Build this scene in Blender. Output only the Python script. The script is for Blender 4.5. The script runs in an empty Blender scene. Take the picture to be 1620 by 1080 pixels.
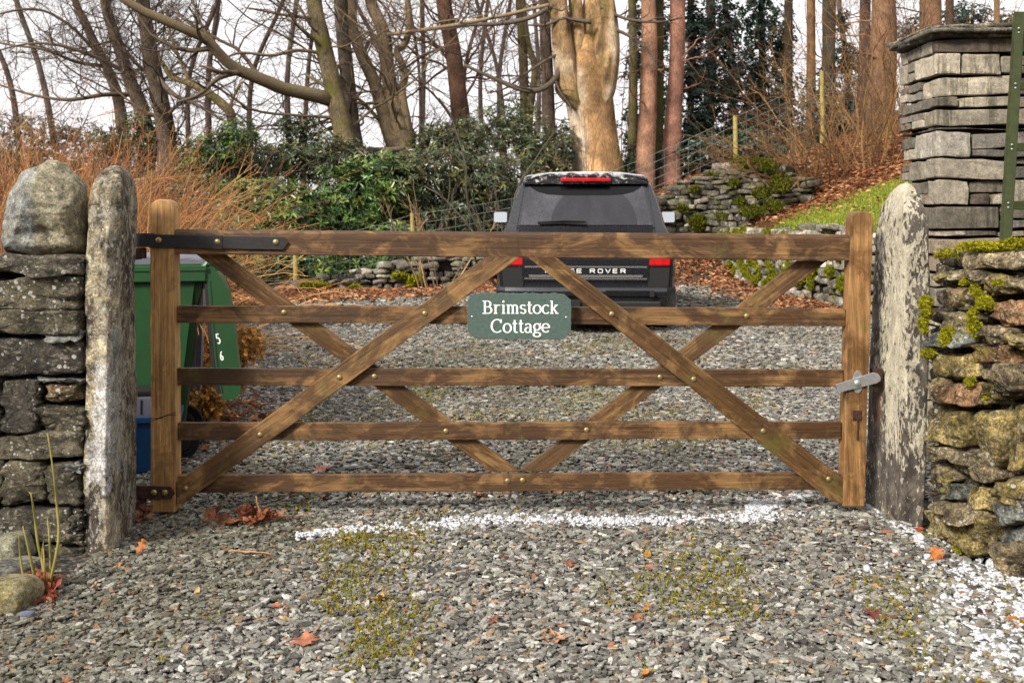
import bpy, bmesh, math, random
import numpy as np
from mathutils import Vector, Matrix

SC = bpy.context.scene
COL = SC.collection
R = math.radians

# ---------------------------------------------------------------- camera
F, H, HY, CX = 1650.0, 1.25, 345.0, 810.0      # focal length in photo pixels, eye height, horizon row, centre column
cam_d = bpy.data.cameras.new('camera')
cam_d.sensor_width = 36.0
cam_d.lens = 36.0 * F / 1620.0
cam_d.shift_y = -(540.0 - HY) / 1620.0
cam_d.clip_start, cam_d.clip_end = 0.05, 2000.0
cam_d.dof.use_dof = True
cam_d.dof.focus_distance = 4.35
cam_d.dof.aperture_fstop = 7.1
cam = bpy.data.objects.new('camera', cam_d)
cam.location = (0, 0, H)
cam.rotation_euler = (R(90), 0, 0)
COL.objects.link(cam)
SC.camera = cam

# ---------------------------------------------------------------- sky and sun
SUN_EL, SUN_AZ = R(34), R(222)                 # low winter sun through thin cloud, behind the camera on the left
W = bpy.data.worlds.new("World")
SC.world = W
W.use_nodes = True
wn, wl = W.node_tree.nodes, W.node_tree.links
bg = wn['Background']
sky = wn.new('ShaderNodeTexSky')
sky.sky_type = 'NISHITA'
sky.sun_disc = False
sky.sun_elevation = SUN_EL
sky.sun_rotation = SUN_AZ
sky.air_density, sky.dust_density, sky.ozone_density = 1.0, 3.0, 1.0
hs = wn.new('ShaderNodeHueSaturation')          # thin bright cloud: most of the blue is gone
hs.inputs['Saturation'].default_value = 0.12
wl.new(sky.outputs['Color'], hs.inputs['Color'])
wc = wn.new('ShaderNodeMix'); wc.data_type = 'RGBA'; wc.blend_type = 'MIX'
wc.inputs['Factor'].default_value = 0.7
wl.new(hs.outputs['Color'], wc.inputs[6])
wc.inputs[7].default_value = (8.6, 8.3, 8.35, 1)  # the cloud sheet itself
wl.new(wc.outputs[2], bg.inputs['Color'])
bg.inputs['Strength'].default_value = 0.10

sun_d = bpy.data.lights.new('sun', 'SUN')
sun_d.energy = 3.2
sun_d.angle = R(12)
sun_d.color = (1.0, 0.93, 0.82)
sun = bpy.data.objects.new('sun', sun_d)
sdir = Vector((math.sin(SUN_AZ) * math.cos(SUN_EL), math.cos(SUN_AZ) * math.cos(SUN_EL), math.sin(SUN_EL)))
sun.rotation_euler = sdir.to_track_quat('Z', 'Y').to_euler()
sun.location = sdir * 30
COL.objects.link(sun)

SC.view_settings.view_transform = 'Standard'
SC.view_settings.look = 'None'
SC.view_settings.exposure = 0.84
SC.view_settings.gamma = 1.0
SC.render.engine = 'CYCLES'
SC.cycles.use_denoising = True
SC.cycles.max_bounces = 6
SC.cycles.caustics_reflective = False
SC.cycles.caustics_refractive = False

# ---------------------------------------------------------------- helpers
def P(px, py, Y):                                # photo pixel + distance -> world point
    return np.array([(px - CX) * Y / F, Y, H - (py - HY) * Y / F])

def rgb(h):                                      # sRGB hex -> linear
    v = [int(h[i:i + 2], 16) / 255 for i in (0, 2, 4)]
    return tuple(c / 12.92 if c <= 0.04045 else ((c + 0.055) / 1.055) ** 2.4 for c in v)

def _hash(ix, iy, iz, seed):
    h = (ix * 374761393 + iy * 668265263 + iz * 2147483647 + seed * 1274126177) & 0xffffffff
    h = ((h ^ (h >> 13)) * 1274126177) & 0xffffffff
    h = ((h ^ (h >> 16)) * 2246822519) & 0xffffffff
    return ((h ^ (h >> 15)) & 0xffffff) / float(0xffffff)

def vnoise(p, seed=0):
    p = np.asarray(p, dtype=np.float64)
    i = np.floor(p).astype(np.int64); f = p - i
    f = f * f * (3 - 2 * f)
    x, y, z = i[..., 0], i[..., 1], i[..., 2]
    fx, fy, fz = f[..., 0], f[..., 1], f[..., 2]
    def c(a, b, d): return _hash(x + a, y + b, z + d, seed)
    x00 = c(0,0,0) * (1 - fx) + c(1,0,0) * fx
    x10 = c(0,1,0) * (1 - fx) + c(1,1,0) * fx
    x01 = c(0,0,1) * (1 - fx) + c(1,0,1) * fx
    x11 = c(0,1,1) * (1 - fx) + c(1,1,1) * fx
    return (x00 * (1 - fy) + x10 * fy) * (1 - fz) + (x01 * (1 - fy) + x11 * fy) * fz

def fbm(p, scale=1.0, octaves=4, seed=0):        # about -1 .. 1
    p = np.asarray(p, dtype=np.float64) * scale
    s, a, t = 0.0, 1.0, 0.0
    for o in range(octaves):
        s = s + a * (vnoise(p, seed + o * 17) * 2 - 1); t += a
        p = p * 2.03 + 13.7; a *= 0.5
    return s / t * 1.6

def sstep(x, a, b):
    t = np.clip((x - a) / (b - a), 0, 1)
    return t * t * (3 - 2 * t)

class MB:
    """collects verts / faces / tints; build() links them as one mesh object"""
    def __init__(self):
        self.v, self.f, self.c, self.n = [], [], [], 0
    def add(self, verts, faces, tint=(1, 1, 1)):
        verts = np.asarray(verts, dtype=np.float64).reshape(-1, 3)
        k = len(verts)
        if not isinstance(faces, (list, tuple)) or (len(faces) and np.isscalar(faces[0][0]) and not isinstance(faces[0], np.ndarray)):
            faces = [faces]
        for fa in faces:
            if isinstance(fa, np.ndarray):
                if len(fa): self.f.append(fa.astype(np.int64) + self.n)
            else:                                 # list of faces of mixed size
                for q in fa: self.f.append(np.asarray([q], dtype=np.int64) + self.n)
        t = np.asarray(tint, dtype=np.float64)
        if t.ndim == 1: t = np.tile(t[:3], (k, 1))
        self.v.append(verts); self.c.append(t); self.n += k
        return self
    def bm(self, bm, M=None, tint=(1, 1, 1)):
        bm.verts.ensure_lookup_table(); bm.verts.index_update()
        vs = np.array([v.co[:] for v in bm.verts])
        if M is not None:
            m = np.array(M); vs = vs @ m[:3, :3].T + m[:3, 3]
        by = {}
        for f in bm.faces: by.setdefault(len(f.verts), []).append([v.index for v in f.verts])
        self.add(vs, [np.array(q) for q in by.values()], tint)
        bm.free()
        return self
    def build(self, name, mat, parent=None, smooth=False, local=False, loc=None):
        me = bpy.data.meshes.new(name)
        v = np.concatenate(self.v); c = np.concatenate(self.c)
        if loc is not None: v = v - np.asarray(loc)
        elif parent is not None and not local:
            v = v - np.array(world_loc(parent))
        me.vertices.add(len(v)); me.vertices.foreach_set('co', v.astype(np.float32).ravel())
        nl = sum(f.size for f in self.f); npoly = sum(len(f) for f in self.f)
        me.loops.add(nl); me.polygons.add(npoly)
        me.loops.foreach_set('vertex_index', np.concatenate([f.ravel() for f in self.f]).astype(np.int32))
        tot = np.concatenate([np.full(len(f), f.shape[1], dtype=np.int32) for f in self.f])
        st = np.concatenate([[0], np.cumsum(tot)[:-1]]).astype(np.int32)
        me.polygons.foreach_set('loop_start', st)
        try: me.polygons.foreach_set('loop_total', tot)
        except Exception: pass
        me.update(calc_edges=True)
        me.validate()
        at = me.attributes.new('tint', 'FLOAT_COLOR', 'POINT')
        at.data.foreach_set('color', np.concatenate([c, np.ones((len(c), 1))], 1).astype(np.float32).ravel())
        me.polygons.foreach_set('use_smooth', np.full(npoly, bool(smooth)))
        for m in (mat if isinstance(mat, (list, tuple)) else [mat]): me.materials.append(m)
        o = bpy.data.objects.new(name, me)
        COL.objects.link(o)
        if parent is not None: o.parent = parent
        if loc is not None: o.location = loc
        return o

def world_loc(o):
    l = Vector(o.location)
    while o.parent: o = o.parent; l += o.location
    return l

def tag(o, label=None, cat=None, group=None, kind=None):
    if label: o['label'] = label
    if cat: o['category'] = cat
    if group: o['group'] = group
    if kind: o['kind'] = kind
    return o

def thing(name, label, cat, loc, group=None, rotz=0.0):
    o = bpy.data.objects.new(name, None)
    o.empty_display_size = 0.1
    COL.objects.link(o)
    o.location = tuple(float(x) for x in loc); o.rotation_euler = (0, 0, rotz)
    return tag(o, label, cat, group)

def box(mb, lo, hi, bev=0.0, tint=(1, 1, 1), seg=2):
    bm = bmesh.new(); bmesh.ops.create_cube(bm, size=1)
    lo, hi = np.array(lo, float), np.array(hi, float)
    for v in bm.verts: v.co = Vector((np.array(v.co[:]) + .5) * (hi - lo) + lo)
    if bev: bmesh.ops.bevel(bm, geom=bm.edges[:], offset=bev, segments=seg, affect='EDGES', profile=.6)
    return mb.bm(bm, None, tint)

def prism(mb, poly, y0, y1, bev=0.003, tint=(1, 1, 1), seg=2, M=None):
    """polygon of (x, z) extruded from y0 to y1, edges bevelled"""
    bm = bmesh.new()
    a = [bm.verts.new((x, y0, z)) for x, z in poly]
    b = [bm.verts.new((x, y1, z)) for x, z in poly]
    n = len(poly)
    bm.faces.new(a); bm.faces.new(b[::-1])
    for i in range(n): bm.faces.new((a[i], b[i], b[(i + 1) % n], a[(i + 1) % n]))
    bmesh.ops.recalc_face_normals(bm, faces=bm.faces[:])
    if bev:
        ed = [e for e in bm.edges if e.calc_face_angle(0) > 0.5]
        bmesh.ops.bevel(bm, geom=ed, offset=bev, segments=seg, affect='EDGES', profile=.6)
    return mb.bm(bm, M, tint)

def frames(Pm):
    """Pm (n,m,3) -> tangents and two normals for each point"""
    T = np.gradient(Pm, axis=1)
    T /= np.linalg.norm(T, axis=2, keepdims=True) + 1e-12
    mean = Pm[:, -1] - Pm[:, 0]
    ref = np.where((np.abs(mean[:, 2]) > 0.7 * np.linalg.norm(mean, axis=1))[:, None], np.array([0.31, 0.95, 0.02]), np.array([0.05, 0.08, 1.0]))
    A = np.cross(T, ref[:, None, :]); A /= np.linalg.norm(A, axis=2, keepdims=True) + 1e-12
    B = np.cross(T, A)
    return T, A, B

def tubes(mb, Pm, Rm, sides=5, tint=(1, 1, 1), cap=True, disp=None):
    """a batch of tubes: Pm (n,m,3) paths, Rm (n,m) radii"""
    Pm = np.asarray(Pm, float)
    if Pm.ndim == 2: Pm = Pm[None]; Rm = np.asarray(Rm, float)[None]
    n, m, _ = Pm.shape
    if n == 0: return mb
    T, A, B = frames(Pm)
    th = np.linspace(0, 2 * np.pi, sides, endpoint=False)
    Rm = np.asarray(Rm, float)[:, :, None] * np.ones(sides)
    if disp is not None: Rm = Rm * disp(Pm, th)
    V = Pm[:, :, None, :] + Rm[..., None] * (np.cos(th)[None, None, :, None] * A[:, :, None, :] + np.sin(th)[None, None, :, None] * B[:, :, None, :])
    idx = np.arange(n * m * sides).reshape(n, m, sides)
    a = idx[:, :-1, :]; b = idx[:, 1:, :]
    q = np.stack([a, np.roll(a, -1, 2), np.roll(b, -1, 2), b], -1).reshape(-1, 4)
    fs = [q]
    if cap:
        fs.append(idx[:, -1, :].reshape(n, sides)); fs.append(idx[:, 0, ::-1].reshape(n, sides))
    t = np.asarray(tint, float)
    if t.ndim == 2 and len(t) == n: t = np.repeat(t, m * sides, 0)
    mb.add(V.reshape(-1, 3), fs, t)
    return mb

def catmull(pts, n):
    pts = np.asarray(pts, float)
    if len(pts) < 3:
        t = np.linspace(0, 1, n)[:, None]; return pts[0] * (1 - t) + pts[-1] * t
    p = np.vstack([2 * pts[0] - pts[1], pts, 2 * pts[-1] - pts[-2]])
    u = np.linspace(0, len(pts) - 1 - 1e-6, n); i = u.astype(int); f = (u - i)[:, None]
    a, b, c, d = p[i], p[i + 1], p[i + 2], p[i + 3]
    return .5 * (2 * b + (c - a) * f + (2 * a - 5 * b + 4 * c - d) * f ** 2 + (3 * b - a - 3 * c + d) * f ** 3)

def resample(paths, m):
    out = np.empty((len(paths), m, 3))
    for i, p in enumerate(paths): out[i] = catmull(p, m)
    return out

def unit(v): return v / (np.linalg.norm(v, axis=-1, keepdims=True) + 1e-12)

def grow(Pp, Rp, k, lr, ang, m, rr, rng, up=0.0, wob=0.25, tmin=.15, tmax=.98, lmin=.05, taper=.25):
    """k children on every parent path"""
    n, mp, _ = Pp.shape
    L = np.linalg.norm(np.diff(Pp, axis=1), axis=2).sum(1)
    t = rng.uniform(tmin, tmax, (n, k)); u = t * (mp - 1); i = np.clip(u.astype(int), 0, mp - 2); f = (u - i)[..., None]
    ar = np.arange(n)[:, None]
    S = Pp[ar, i] * (1 - f) + Pp[ar, i + 1] * f
    rad = Rp[ar, i] * (1 - f[..., 0]) + Rp[ar, i + 1] * f[..., 0]
    T = unit(Pp[ar, i + 1] - Pp[ar, i])
    rnd = rng.normal(size=(n, k, 3)); rnd -= (rnd * T).sum(-1, keepdims=True) * T; rnd = unit(rnd)
    an = rng.normal(ang, ang * .25, (n, k, 1))
    D = unit(T * np.cos(an) + rnd * np.sin(an))
    ln = np.maximum(L[:, None] * lr * (1.1 - .75 * t) * rng.uniform(.5, 1.3, (n, k)), lmin)
    S, D, ln, rad = S.reshape(-1, 3), D.reshape(-1, 3), ln.ravel(), rad.ravel()
    N = len(S); Q = np.empty((N, m, 3)); Q[:, 0] = S
    st = (ln / (m - 1))[:, None]
    for j in range(1, m):
        D = unit(D + rng.normal(size=(N, 3)) * wob + np.array([0, 0, up]))
        Q[:, j] = Q[:, j - 1] + D * st
    r0 = rad * rr * rng.uniform(.7, 1.1, N)
    RR = r0[:, None] * np.linspace(1, taper, m)[None]
    return Q, RR

def leaves(mb, pos, d, nrm, ln, wd, tint, fold=.25, curl=.15, mid=.5):
    """batch of folded leaves: base pos, direction d, upward normal"""
    n = len(pos)
    d = unit(d); s = unit(np.cross(d, nrm)); nn = np.cross(s, d)
    ln = np.broadcast_to(np.asarray(ln, float), (n,))[:, None]; wd = np.broadcast_to(np.asarray(wd, float), (n,))[:, None]
    def pt(a, b, c): return pos + d * ln * a + s * wd * b + nn * (c * ln)
    V = np.stack([pt(0, 0, 0), pt(.32, .5, fold * .3 - curl * .1), pt(.72, .42, fold * .3 - curl * .5), pt(1, 0, -curl),
                  pt(.72, -.42, fold * .3 - curl * .5), pt(.32, -.5, fold * .3 - curl * .1)], 1)
    i = np.arange(n)[:, None] * 6
    q = np.concatenate([i + np.array([0, 1, 2, 3]), i + np.array([0, 3, 4, 5])])
    t = np.asarray(tint, float)
    if t.ndim == 2: t = np.repeat(t, 6, 0)
    mb.add(V.reshape(-1, 3), q, t)
    return mb

_tmpl = {}
def cube_tmpl(n):
    if n not in _tmpl:
        bm = bmesh.new(); bmesh.ops.create_cube(bm, size=2)
        bmesh.ops.subdivide_edges(bm, edges=bm.edges[:], cuts=n, use_grid_fill=True)
        bm.verts.index_update()
        v = np.array([x.co[:] for x in bm.verts]); f = np.array([[q.index for q in x.verts] for x in bm.faces])
        bm.free(); _tmpl[n] = (v, f)
    return _tmpl[n]

def rock(mb, c, size, rng, k=5.0, n=4, cuts=5, rough=.06, rot=None, tint=(.3, .3, .3), cutd=(.72, 1.0)):
    """one broken stone: rounded box, sliced by random planes, roughened"""
    v, f = cube_tmpl(n)
    v = np.sign(v) * (1 - (1 - np.abs(v)) ** 1.7)
    p = v / (np.abs(v) ** k).sum(1, keepdims=True) ** (1 / k)
    for _ in range(cuts):
        d = rng.normal(size=3); d /= np.linalg.norm(d)
        sup = np.abs(d).sum() if k > 20 else (np.abs(d) ** (k / (k - 1))).sum() ** ((k - 1) / k)
        h = sup * rng.uniform(*cutd); e = p @ d - h
        p = p - np.maximum(e, 0)[:, None] * d * .92
    sd = int(rng.integers(1, 1 << 20))
    p = p + unit(p) * (fbm(p * 1.3 + rng.uniform(0, 50, 3), 1.0, 3, sd) * rough)[:, None]
    p = p * (np.asarray(size) / 2)
    if rot is not None: p = p @ np.array(rot).T
    mb.add(p + np.asarray(c), f, tint)

def rotm(ax, ay, az):
    return np.array(Matrix.Rotation(az, 3, 'Z') @ Matrix.Rotation(ay, 3, 'Y') @ Matrix.Rotation(ax, 3, 'X'))

def inset_box_poly(x0, y0, x1, y1, rng, jit=.12, cut=.22):
    """irregular stone outline in a pixel box, as corner points with knocked-off corners"""
    w, h = x1 - x0, y1 - y0; m = min(w, h)
    pts = []
    for cx, cy, ax, ay in ((x0, y0, 1, 1), (x1, y0, -1, 1), (x1, y1, -1, -1), (x0, y1, 1, -1)):
        a, b = rng.uniform(.04, cut) * m, rng.uniform(.04, cut) * m
        p, q = (cx + ax * 0, cy + ay * b), (cx + ax * a, cy + ay * 0)
        seq = [p, q] if (ax, ay) in ((1, 1), (-1, -1)) else [q, p]
        pts += seq
    j = jit * m * .35
    return [(x + rng.uniform(-j, j), y + rng.uniform(-j, j)) for x, y in pts]

def outline_rock(mb, pts, center, U, V, N, depth, rng, e=6.0, ns=40, nr=13, rough=.02, tint=(.3, .3, .3), strat=0.0, off=0.0, facets=()):
    """stone whose outline is given in plane coordinates (u, v); bulges along N with half-depth `depth`"""
    pts = np.asarray(pts, float); c = pts.mean(0)
    nx = np.roll(pts, -1, 0); L = np.linalg.norm(nx - pts, axis=1); cum = np.concatenate([[0], np.cumsum(L)])
    s = np.linspace(0, cum[-1], ns, endpoint=False); i = np.clip(np.searchsorted(cum, s, side='right') - 1, 0, len(pts) - 1)
    f = ((s - cum[i]) / L[i])[:, None]; ring = pts[i] * (1 - f) + nx[i] * f - c
    ring = ring * .8 + .1 * (np.roll(ring, 1, 0) + np.roll(ring, -1, 0))
    ph = np.linspace(-np.pi / 2, np.pi / 2, nr + 2)[1:-1]
    ph = np.sign(ph) * np.abs(ph / (np.pi / 2)) ** .8 * np.pi / 2
    r = np.cos(ph) ** (2 / e); w = np.sign(ph) * np.abs(np.sin(ph)) ** (2 / e) * depth
    uv = ring[None] * r[:, None, None]; ww = np.repeat(w[:, None], ns, 1)
    # tilt the face a little
    ta, tb = rng.normal(0, .05, 2)
    ww = ww + (uv[..., 0] * ta + uv[..., 1] * tb) * (ww > 0)
    pos = np.concatenate([uv.reshape(-1, 2), ww.reshape(-1, 1)], 1)
    pole = np.array([[0, 0, depth], [0, 0, -depth]]); pos = np.vstack([pos, pole])
    sc = math.sqrt(abs(ring[:, 0].max() - ring[:, 0].min()) * abs(ring[:, 1].max() - ring[:, 1].min()))
    sd = int(rng.integers(1, 1 << 20)); o3 = rng.uniform(0, 60, 3)
    q = pos / sc
    dis = fbm(q * 2.2 + o3, 1, 4, sd) * rough
    if strat: dis = dis + fbm(q * np.array([1.2, 9, 2]) + o3, 1, 3, sd + 5) * strat
    nrm = pos / (np.array([ring[:, 0].max(), ring[:, 1].max(), depth]) + 1e-9)
    for (fu, fv, fw, fh) in facets:                      # broken faces
        d = unit(np.array([fu, fv, fw])); ex = np.maximum(nrm @ d - fh, 0); nrm = nrm - ex[:, None] * d * .9
    if len(facets): pos = nrm * np.array([ring[:, 0].max(), ring[:, 1].max(), depth])
    dirn = pos / (np.array([ring[:, 0].max(), ring[:, 1].max(), depth]) + 1e-9); dirn = unit(dirn)
    pos = pos + dirn * dis[:, None]
    wv = np.asarray(center)[None] + (pos[:, :1] + c[0]) * np.asarray(U) + (pos[:, 1:2] + c[1]) * np.asarray(V) + (pos[:, 2:3] + off) * np.asarray(N)
    m = len(ph); idx = np.arange(m * ns).reshape(m, ns)
    a, b = idx[:-1], idx[1:]
    fq = np.stack([a, np.roll(a, -1, 1), np.roll(b, -1, 1), b], -1).reshape(-1, 4)
    top = np.stack([idx[-1], np.roll(idx[-1], -1), np.full(ns, m * ns)], 1)
    bot = np.stack([np.roll(idx[0], -1), idx[0], np.full(ns, m * ns + 1)], 1)
    mb.add(wv, [fq, top, bot], tint)

# ---------------------------------------------------------------- materials
class NT:
    def __init__(self, name, rough=.8, spec=.3, coord='Object', rand=False):
        self.m = bpy.data.materials.new(name); self.m.use_nodes = True
        self.n, self.l = self.m.node_tree.nodes, self.m.node_tree.links
        self.b = self.n['Principled BSDF']
        self.set('Roughness', rough); self.set('Specular IOR Level', spec)
        tc = self.n.new('ShaderNodeTexCoord'); self.co = tc.outputs[coord]
        if rand:
            oi = self.n.new('ShaderNodeObjectInfo')
            s = self.n.new('ShaderNodeVectorMath'); s.operation = 'MULTIPLY_ADD'
            s.inputs[0].default_value = (37, 61, 23); self.l.new(oi.outputs['Random'], s.inputs[1])
            self.l.new(self.co, s.inputs[2]); self.co = s.outputs[0]
    def put(self, sock, v):
        if hasattr(v, 'node'): self.l.new(v, sock)
        elif isinstance(v, (tuple, list)) and len(v) == 3 and sock.type == 'RGBA': sock.default_value = (*v, 1)
        else: sock.default_value = v
    def set(self, k, v): self.put(self.b.inputs[k], v); return self
    def map(self, scale=(1, 1, 1), rot=(0, 0, 0)):
        m = self.n.new('ShaderNodeMapping'); self.l.new(self.co, m.inputs['Vector'])
        m.inputs['Scale'].default_value = scale; m.inputs['Rotation'].default_value = rot
        return m.outputs[0]
    def noise(self, scale, detail=6, rough=.6, dist=0, stretch=None, vec=None):
        t = self.n.new('ShaderNodeTexNoise'); t.inputs['Scale'].default_value = scale
        t.inputs['Detail'].default_value = detail; t.inputs['Roughness'].default_value = rough; t.inputs['Distortion'].default_value = dist
        self.l.new(vec if vec is not None else (self.map(stretch) if stretch else self.co), t.inputs['Vector'])
        return t.outputs[0]
    def voro(self, scale, feature='F1', out='Distance', stretch=None, rnd=1.0):
        t = self.n.new('ShaderNodeTexVoronoi'); t.feature = feature; t.inputs['Scale'].default_value = scale
        t.inputs['Randomness'].default_value = rnd
        self.l.new(self.map(stretch) if stretch else self.co, t.inputs['Vector'])
        return t.outputs[out]
    def ramp(self, fac, stops, interp='LINEAR'):
        r = self.n.new('ShaderNodeValToRGB'); r.color_ramp.interpolation = interp
        e = r.color_ramp.elements
        while len(e) < len(stops): e.new(.5)
        for q, (p, c) in zip(e, stops):
            q.position = p; q.color = (c, c, c, 1) if np.isscalar(c) else (*c[:3], 1)
        self.put(r.inputs[0], fac)
        return r.outputs[0]
    def mix(self, fac, a, b, mode='MIX'):
        x = self.n.new('ShaderNodeMix'); x.data_type = 'RGBA'; x.blend_type = mode; x.clamp_result = False
        self.put(x.inputs[0], fac); self.put(x.inputs[6], a); self.put(x.inputs[7], b)
        return x.outputs[2]
    def math(self, op, a, b=0.0, clamp=False):
        x = self.n.new('ShaderNodeMath'); x.operation = op; x.use_clamp = clamp
        self.put(x.inputs[0], a); self.put(x.inputs[1], b)
        return x.outputs[0]
    def attr(self, name='tint'):
        a = self.n.new('ShaderNodeAttribute'); a.attribute_name = name; return a.outputs['Color']
    def sep(self, i, vec=None):
        s = self.n.new('ShaderNodeSeparateXYZ'); self.l.new(vec if vec is not None else self.co, s.inputs[0]); return s.outputs[i]
    def bump(self, h, strength=.5, dist=.01, prev=None):
        b = self.n.new('ShaderNodeBump'); b.inputs['Strength'].default_value = strength; b.inputs['Distance'].default_value = dist
        self.l.new(h, b.inputs['Height'])
        if prev is not None: self.l.new(prev, b.inputs['Normal'])
        self.l.new(b.outputs[0], self.b.inputs['Normal']); return b.outputs[0]
    def col(self, c): return self.set('Base Color', c)

def m_stone(name, lich=.0, lcol=(.62, .61, .55), moss=0.0, mcol=(.17, .17, .02), spots=0.0, dark=.5, light=1.45, sc=1.0, bump=1.0, rough=.85, stretch=None, streak=0.0, fine=1.0, flake=0.0, fcol=(.56, .52, .42), fst=(1, 1, .55)):
    t = NT(name, rough=rough, spec=.3)
    n1 = t.noise(6 * sc, 9, .68, .5, stretch); n2 = t.noise(34 * sc, 7, .72, .3, stretch); n3 = t.noise(120 * sc, 5, .75, 0, stretch); n4 = t.noise(300 * sc, 3, .7)
    c = t.mix(1, t.attr(), t.ramp(n1, [(.38, dark), (.62, light)]), 'MULTIPLY')
    c = t.mix(1, c, t.ramp(n2, [(.38, 1 - .55 * fine), (.52, 1.0), (.62, 1 + .45 * fine)]), 'MULTIPLY')
    c = t.mix(1, c, t.ramp(n3, [(.38, 1 - .45 * fine), (.62, 1 + .35 * fine)]), 'MULTIPLY')
    c = t.mix(1, c, t.ramp(n4, [(.38, .8), (.62, 1.2)]), 'MULTIPLY')
    if moss:
        k = t.ramp(t.noise(4.2 * sc, 9, .72, .4), [(.62 - .3 * moss, 0.0), (.70 - .3 * moss, 1.0)])
        c = t.mix(t.math('MULTIPLY', k, .75), c, t.mix(t.ramp(n2, [(.4, 0.0), (.6, 1.0)]), tuple(.45 * x for x in mcol), tuple(1.5 * x for x in mcol)))
    if lich:
        k = t.ramp(t.noise(9 * sc, 12, .78, .7), [(.66 - .28 * lich, 0.0), (.69 - .28 * lich, 1.0)])
        c = t.mix(t.math('MULTIPLY', k, .85), c, t.mix(t.ramp(n3, [(.38, 0.0), (.6, 1.0)]), tuple(.5 * x for x in lcol), lcol))
    if spots:
        for vs, r0 in ((24, .30), (52, .33)):
            d = t.math('ADD', t.voro(vs), t.math('MULTIPLY', t.noise(70, 3), .35))
            g = t.math('MULTIPLY', t.ramp(d, [(r0 + .04, 1.0), (r0 + .09, 0.0)]), t.ramp(t.noise(4.5 * sc + vs * .02, 3), [(.60 - .25 * spots, 0.0), (.66 - .25 * spots, 1.0)]))
            c = t.mix(t.math('MULTIPLY', g, .9), c, t.mix(n2, (.42, .41, .36), (.72, .71, .66)))
    if flake:                                            # crusty lichen in sharp small flakes
        fn = t.math('ADD', t.math('MULTIPLY', t.noise(48, 6, .62, .4, fst), .7), t.math('MULTIPLY', t.noise(7, 5, .65), .3))
        k = t.ramp(fn, [(.62 - .22 * flake, 0.0), (.645 - .22 * flake, 1.0)])
        c = t.mix(t.math('MULTIPLY', k, .68), c, t.mix(t.ramp(n3, [(.38, 0.0), (.6, 1.0)]), tuple(.6 * x for x in fcol), fcol))
    if streak:
        k = t.ramp(t.noise(9, 5, .7, .1, (2.2, 2.2, .10)), [(.50, 0.0), (.56, 1.0)]); k2 = t.ramp(t.noise(3, 3, .6), [(.42, 0.0), (.58, 1.0)])
        c = t.mix(t.math('MULTIPLY', t.math('MULTIPLY', k, k2), streak), c, t.mix(1, c, (.35, .35, .30), 'MULTIPLY'))
    t.col(c)
    h = t.math('ADD', t.math('MULTIPLY', n2, 1.0), t.math('MULTIPLY', n3, .6))
    t.bump(t.math('ADD', h, t.math('MULTIPLY', n1, .8)), bump, .02)
    return t.m

def m_plain(name, col, rough=.5, spec=.5, metal=0.0, var=.25, sc=20, bump=0.0, tint=False):
    t = NT(name, rough, spec)
    base = t.attr() if tint else None
    n = t.noise(sc, 6, .65)
    c = t.mix(1, base if tint else col, t.ramp(n, [(.3, 1 - var), (.7, 1 + var)]), 'MULTIPLY')
    t.col(c); t.set('Metallic', metal)
    t.set('Roughness', t.ramp(n, [(.3, min(1, rough * 1.15)), (.7, rough * .85)]))
    if bump: t.bump(n, bump, .004)
    return t.m

def m_leaf(name, rough=.45, spec=.4, trans=.25, var=.25, sc=30):
    t = NT(name, rough, spec)
    n = t.noise(sc, 4, .6)
    c = t.mix(1, t.attr(), t.ramp(n, [(.3, 1 - var), (.7, 1 + var)]), 'MULTIPLY'); t.col(c)
    tr = t.n.new('ShaderNodeBsdfTranslucent'); t.l.new(c, tr.inputs[0])
    ms = t.n.new('ShaderNodeMixShader'); ms.inputs[0].default_value = trans
    t.l.new(t.b.outputs[0], ms.inputs[1]); t.l.new(tr.outputs[0], ms.inputs[2])
    t.l.new(ms.outputs[0], t.n['Material Output'].inputs[0])
    return t.m

def m_bark(name, moss=.0, sc=1.0, vert=5.0, bump=.8, con=1.0):
    t = NT(name, .9, .2)
    n1 = t.noise(2.2 * sc, 6, .65, .3); n2 = t.noise(14 * sc, 8, .7, .2, (vert, vert, 1)) ; n3 = t.noise(60 * sc, 4, .7)
    c = t.mix(1, t.attr(), t.ramp(n1, [(.36, .55), (.64, 1.4)]), 'MULTIPLY')
    c = t.mix(1, c, t.ramp(n2, [(.38, 1 - .62 * con), (.5, 1 - .05 * con), (.6, 1 + .35 * con)]), 'MULTIPLY')
    if moss:
        k = t.ramp(t.noise(1.6 * sc, 7, .7), [(.66 - .3 * moss, 0.0), (.8 - .3 * moss, 1.0)])
        c = t.mix(t.math('MULTIPLY', k, .75), c, t.mix(n3, (.05, .055, .008), (.16, .15, .02)))
    t.col(c)
    t.bump(t.math('ADD', n2, t.math('MULTIPLY', n3, .3)), bump, .03)
    return t.m

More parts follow.
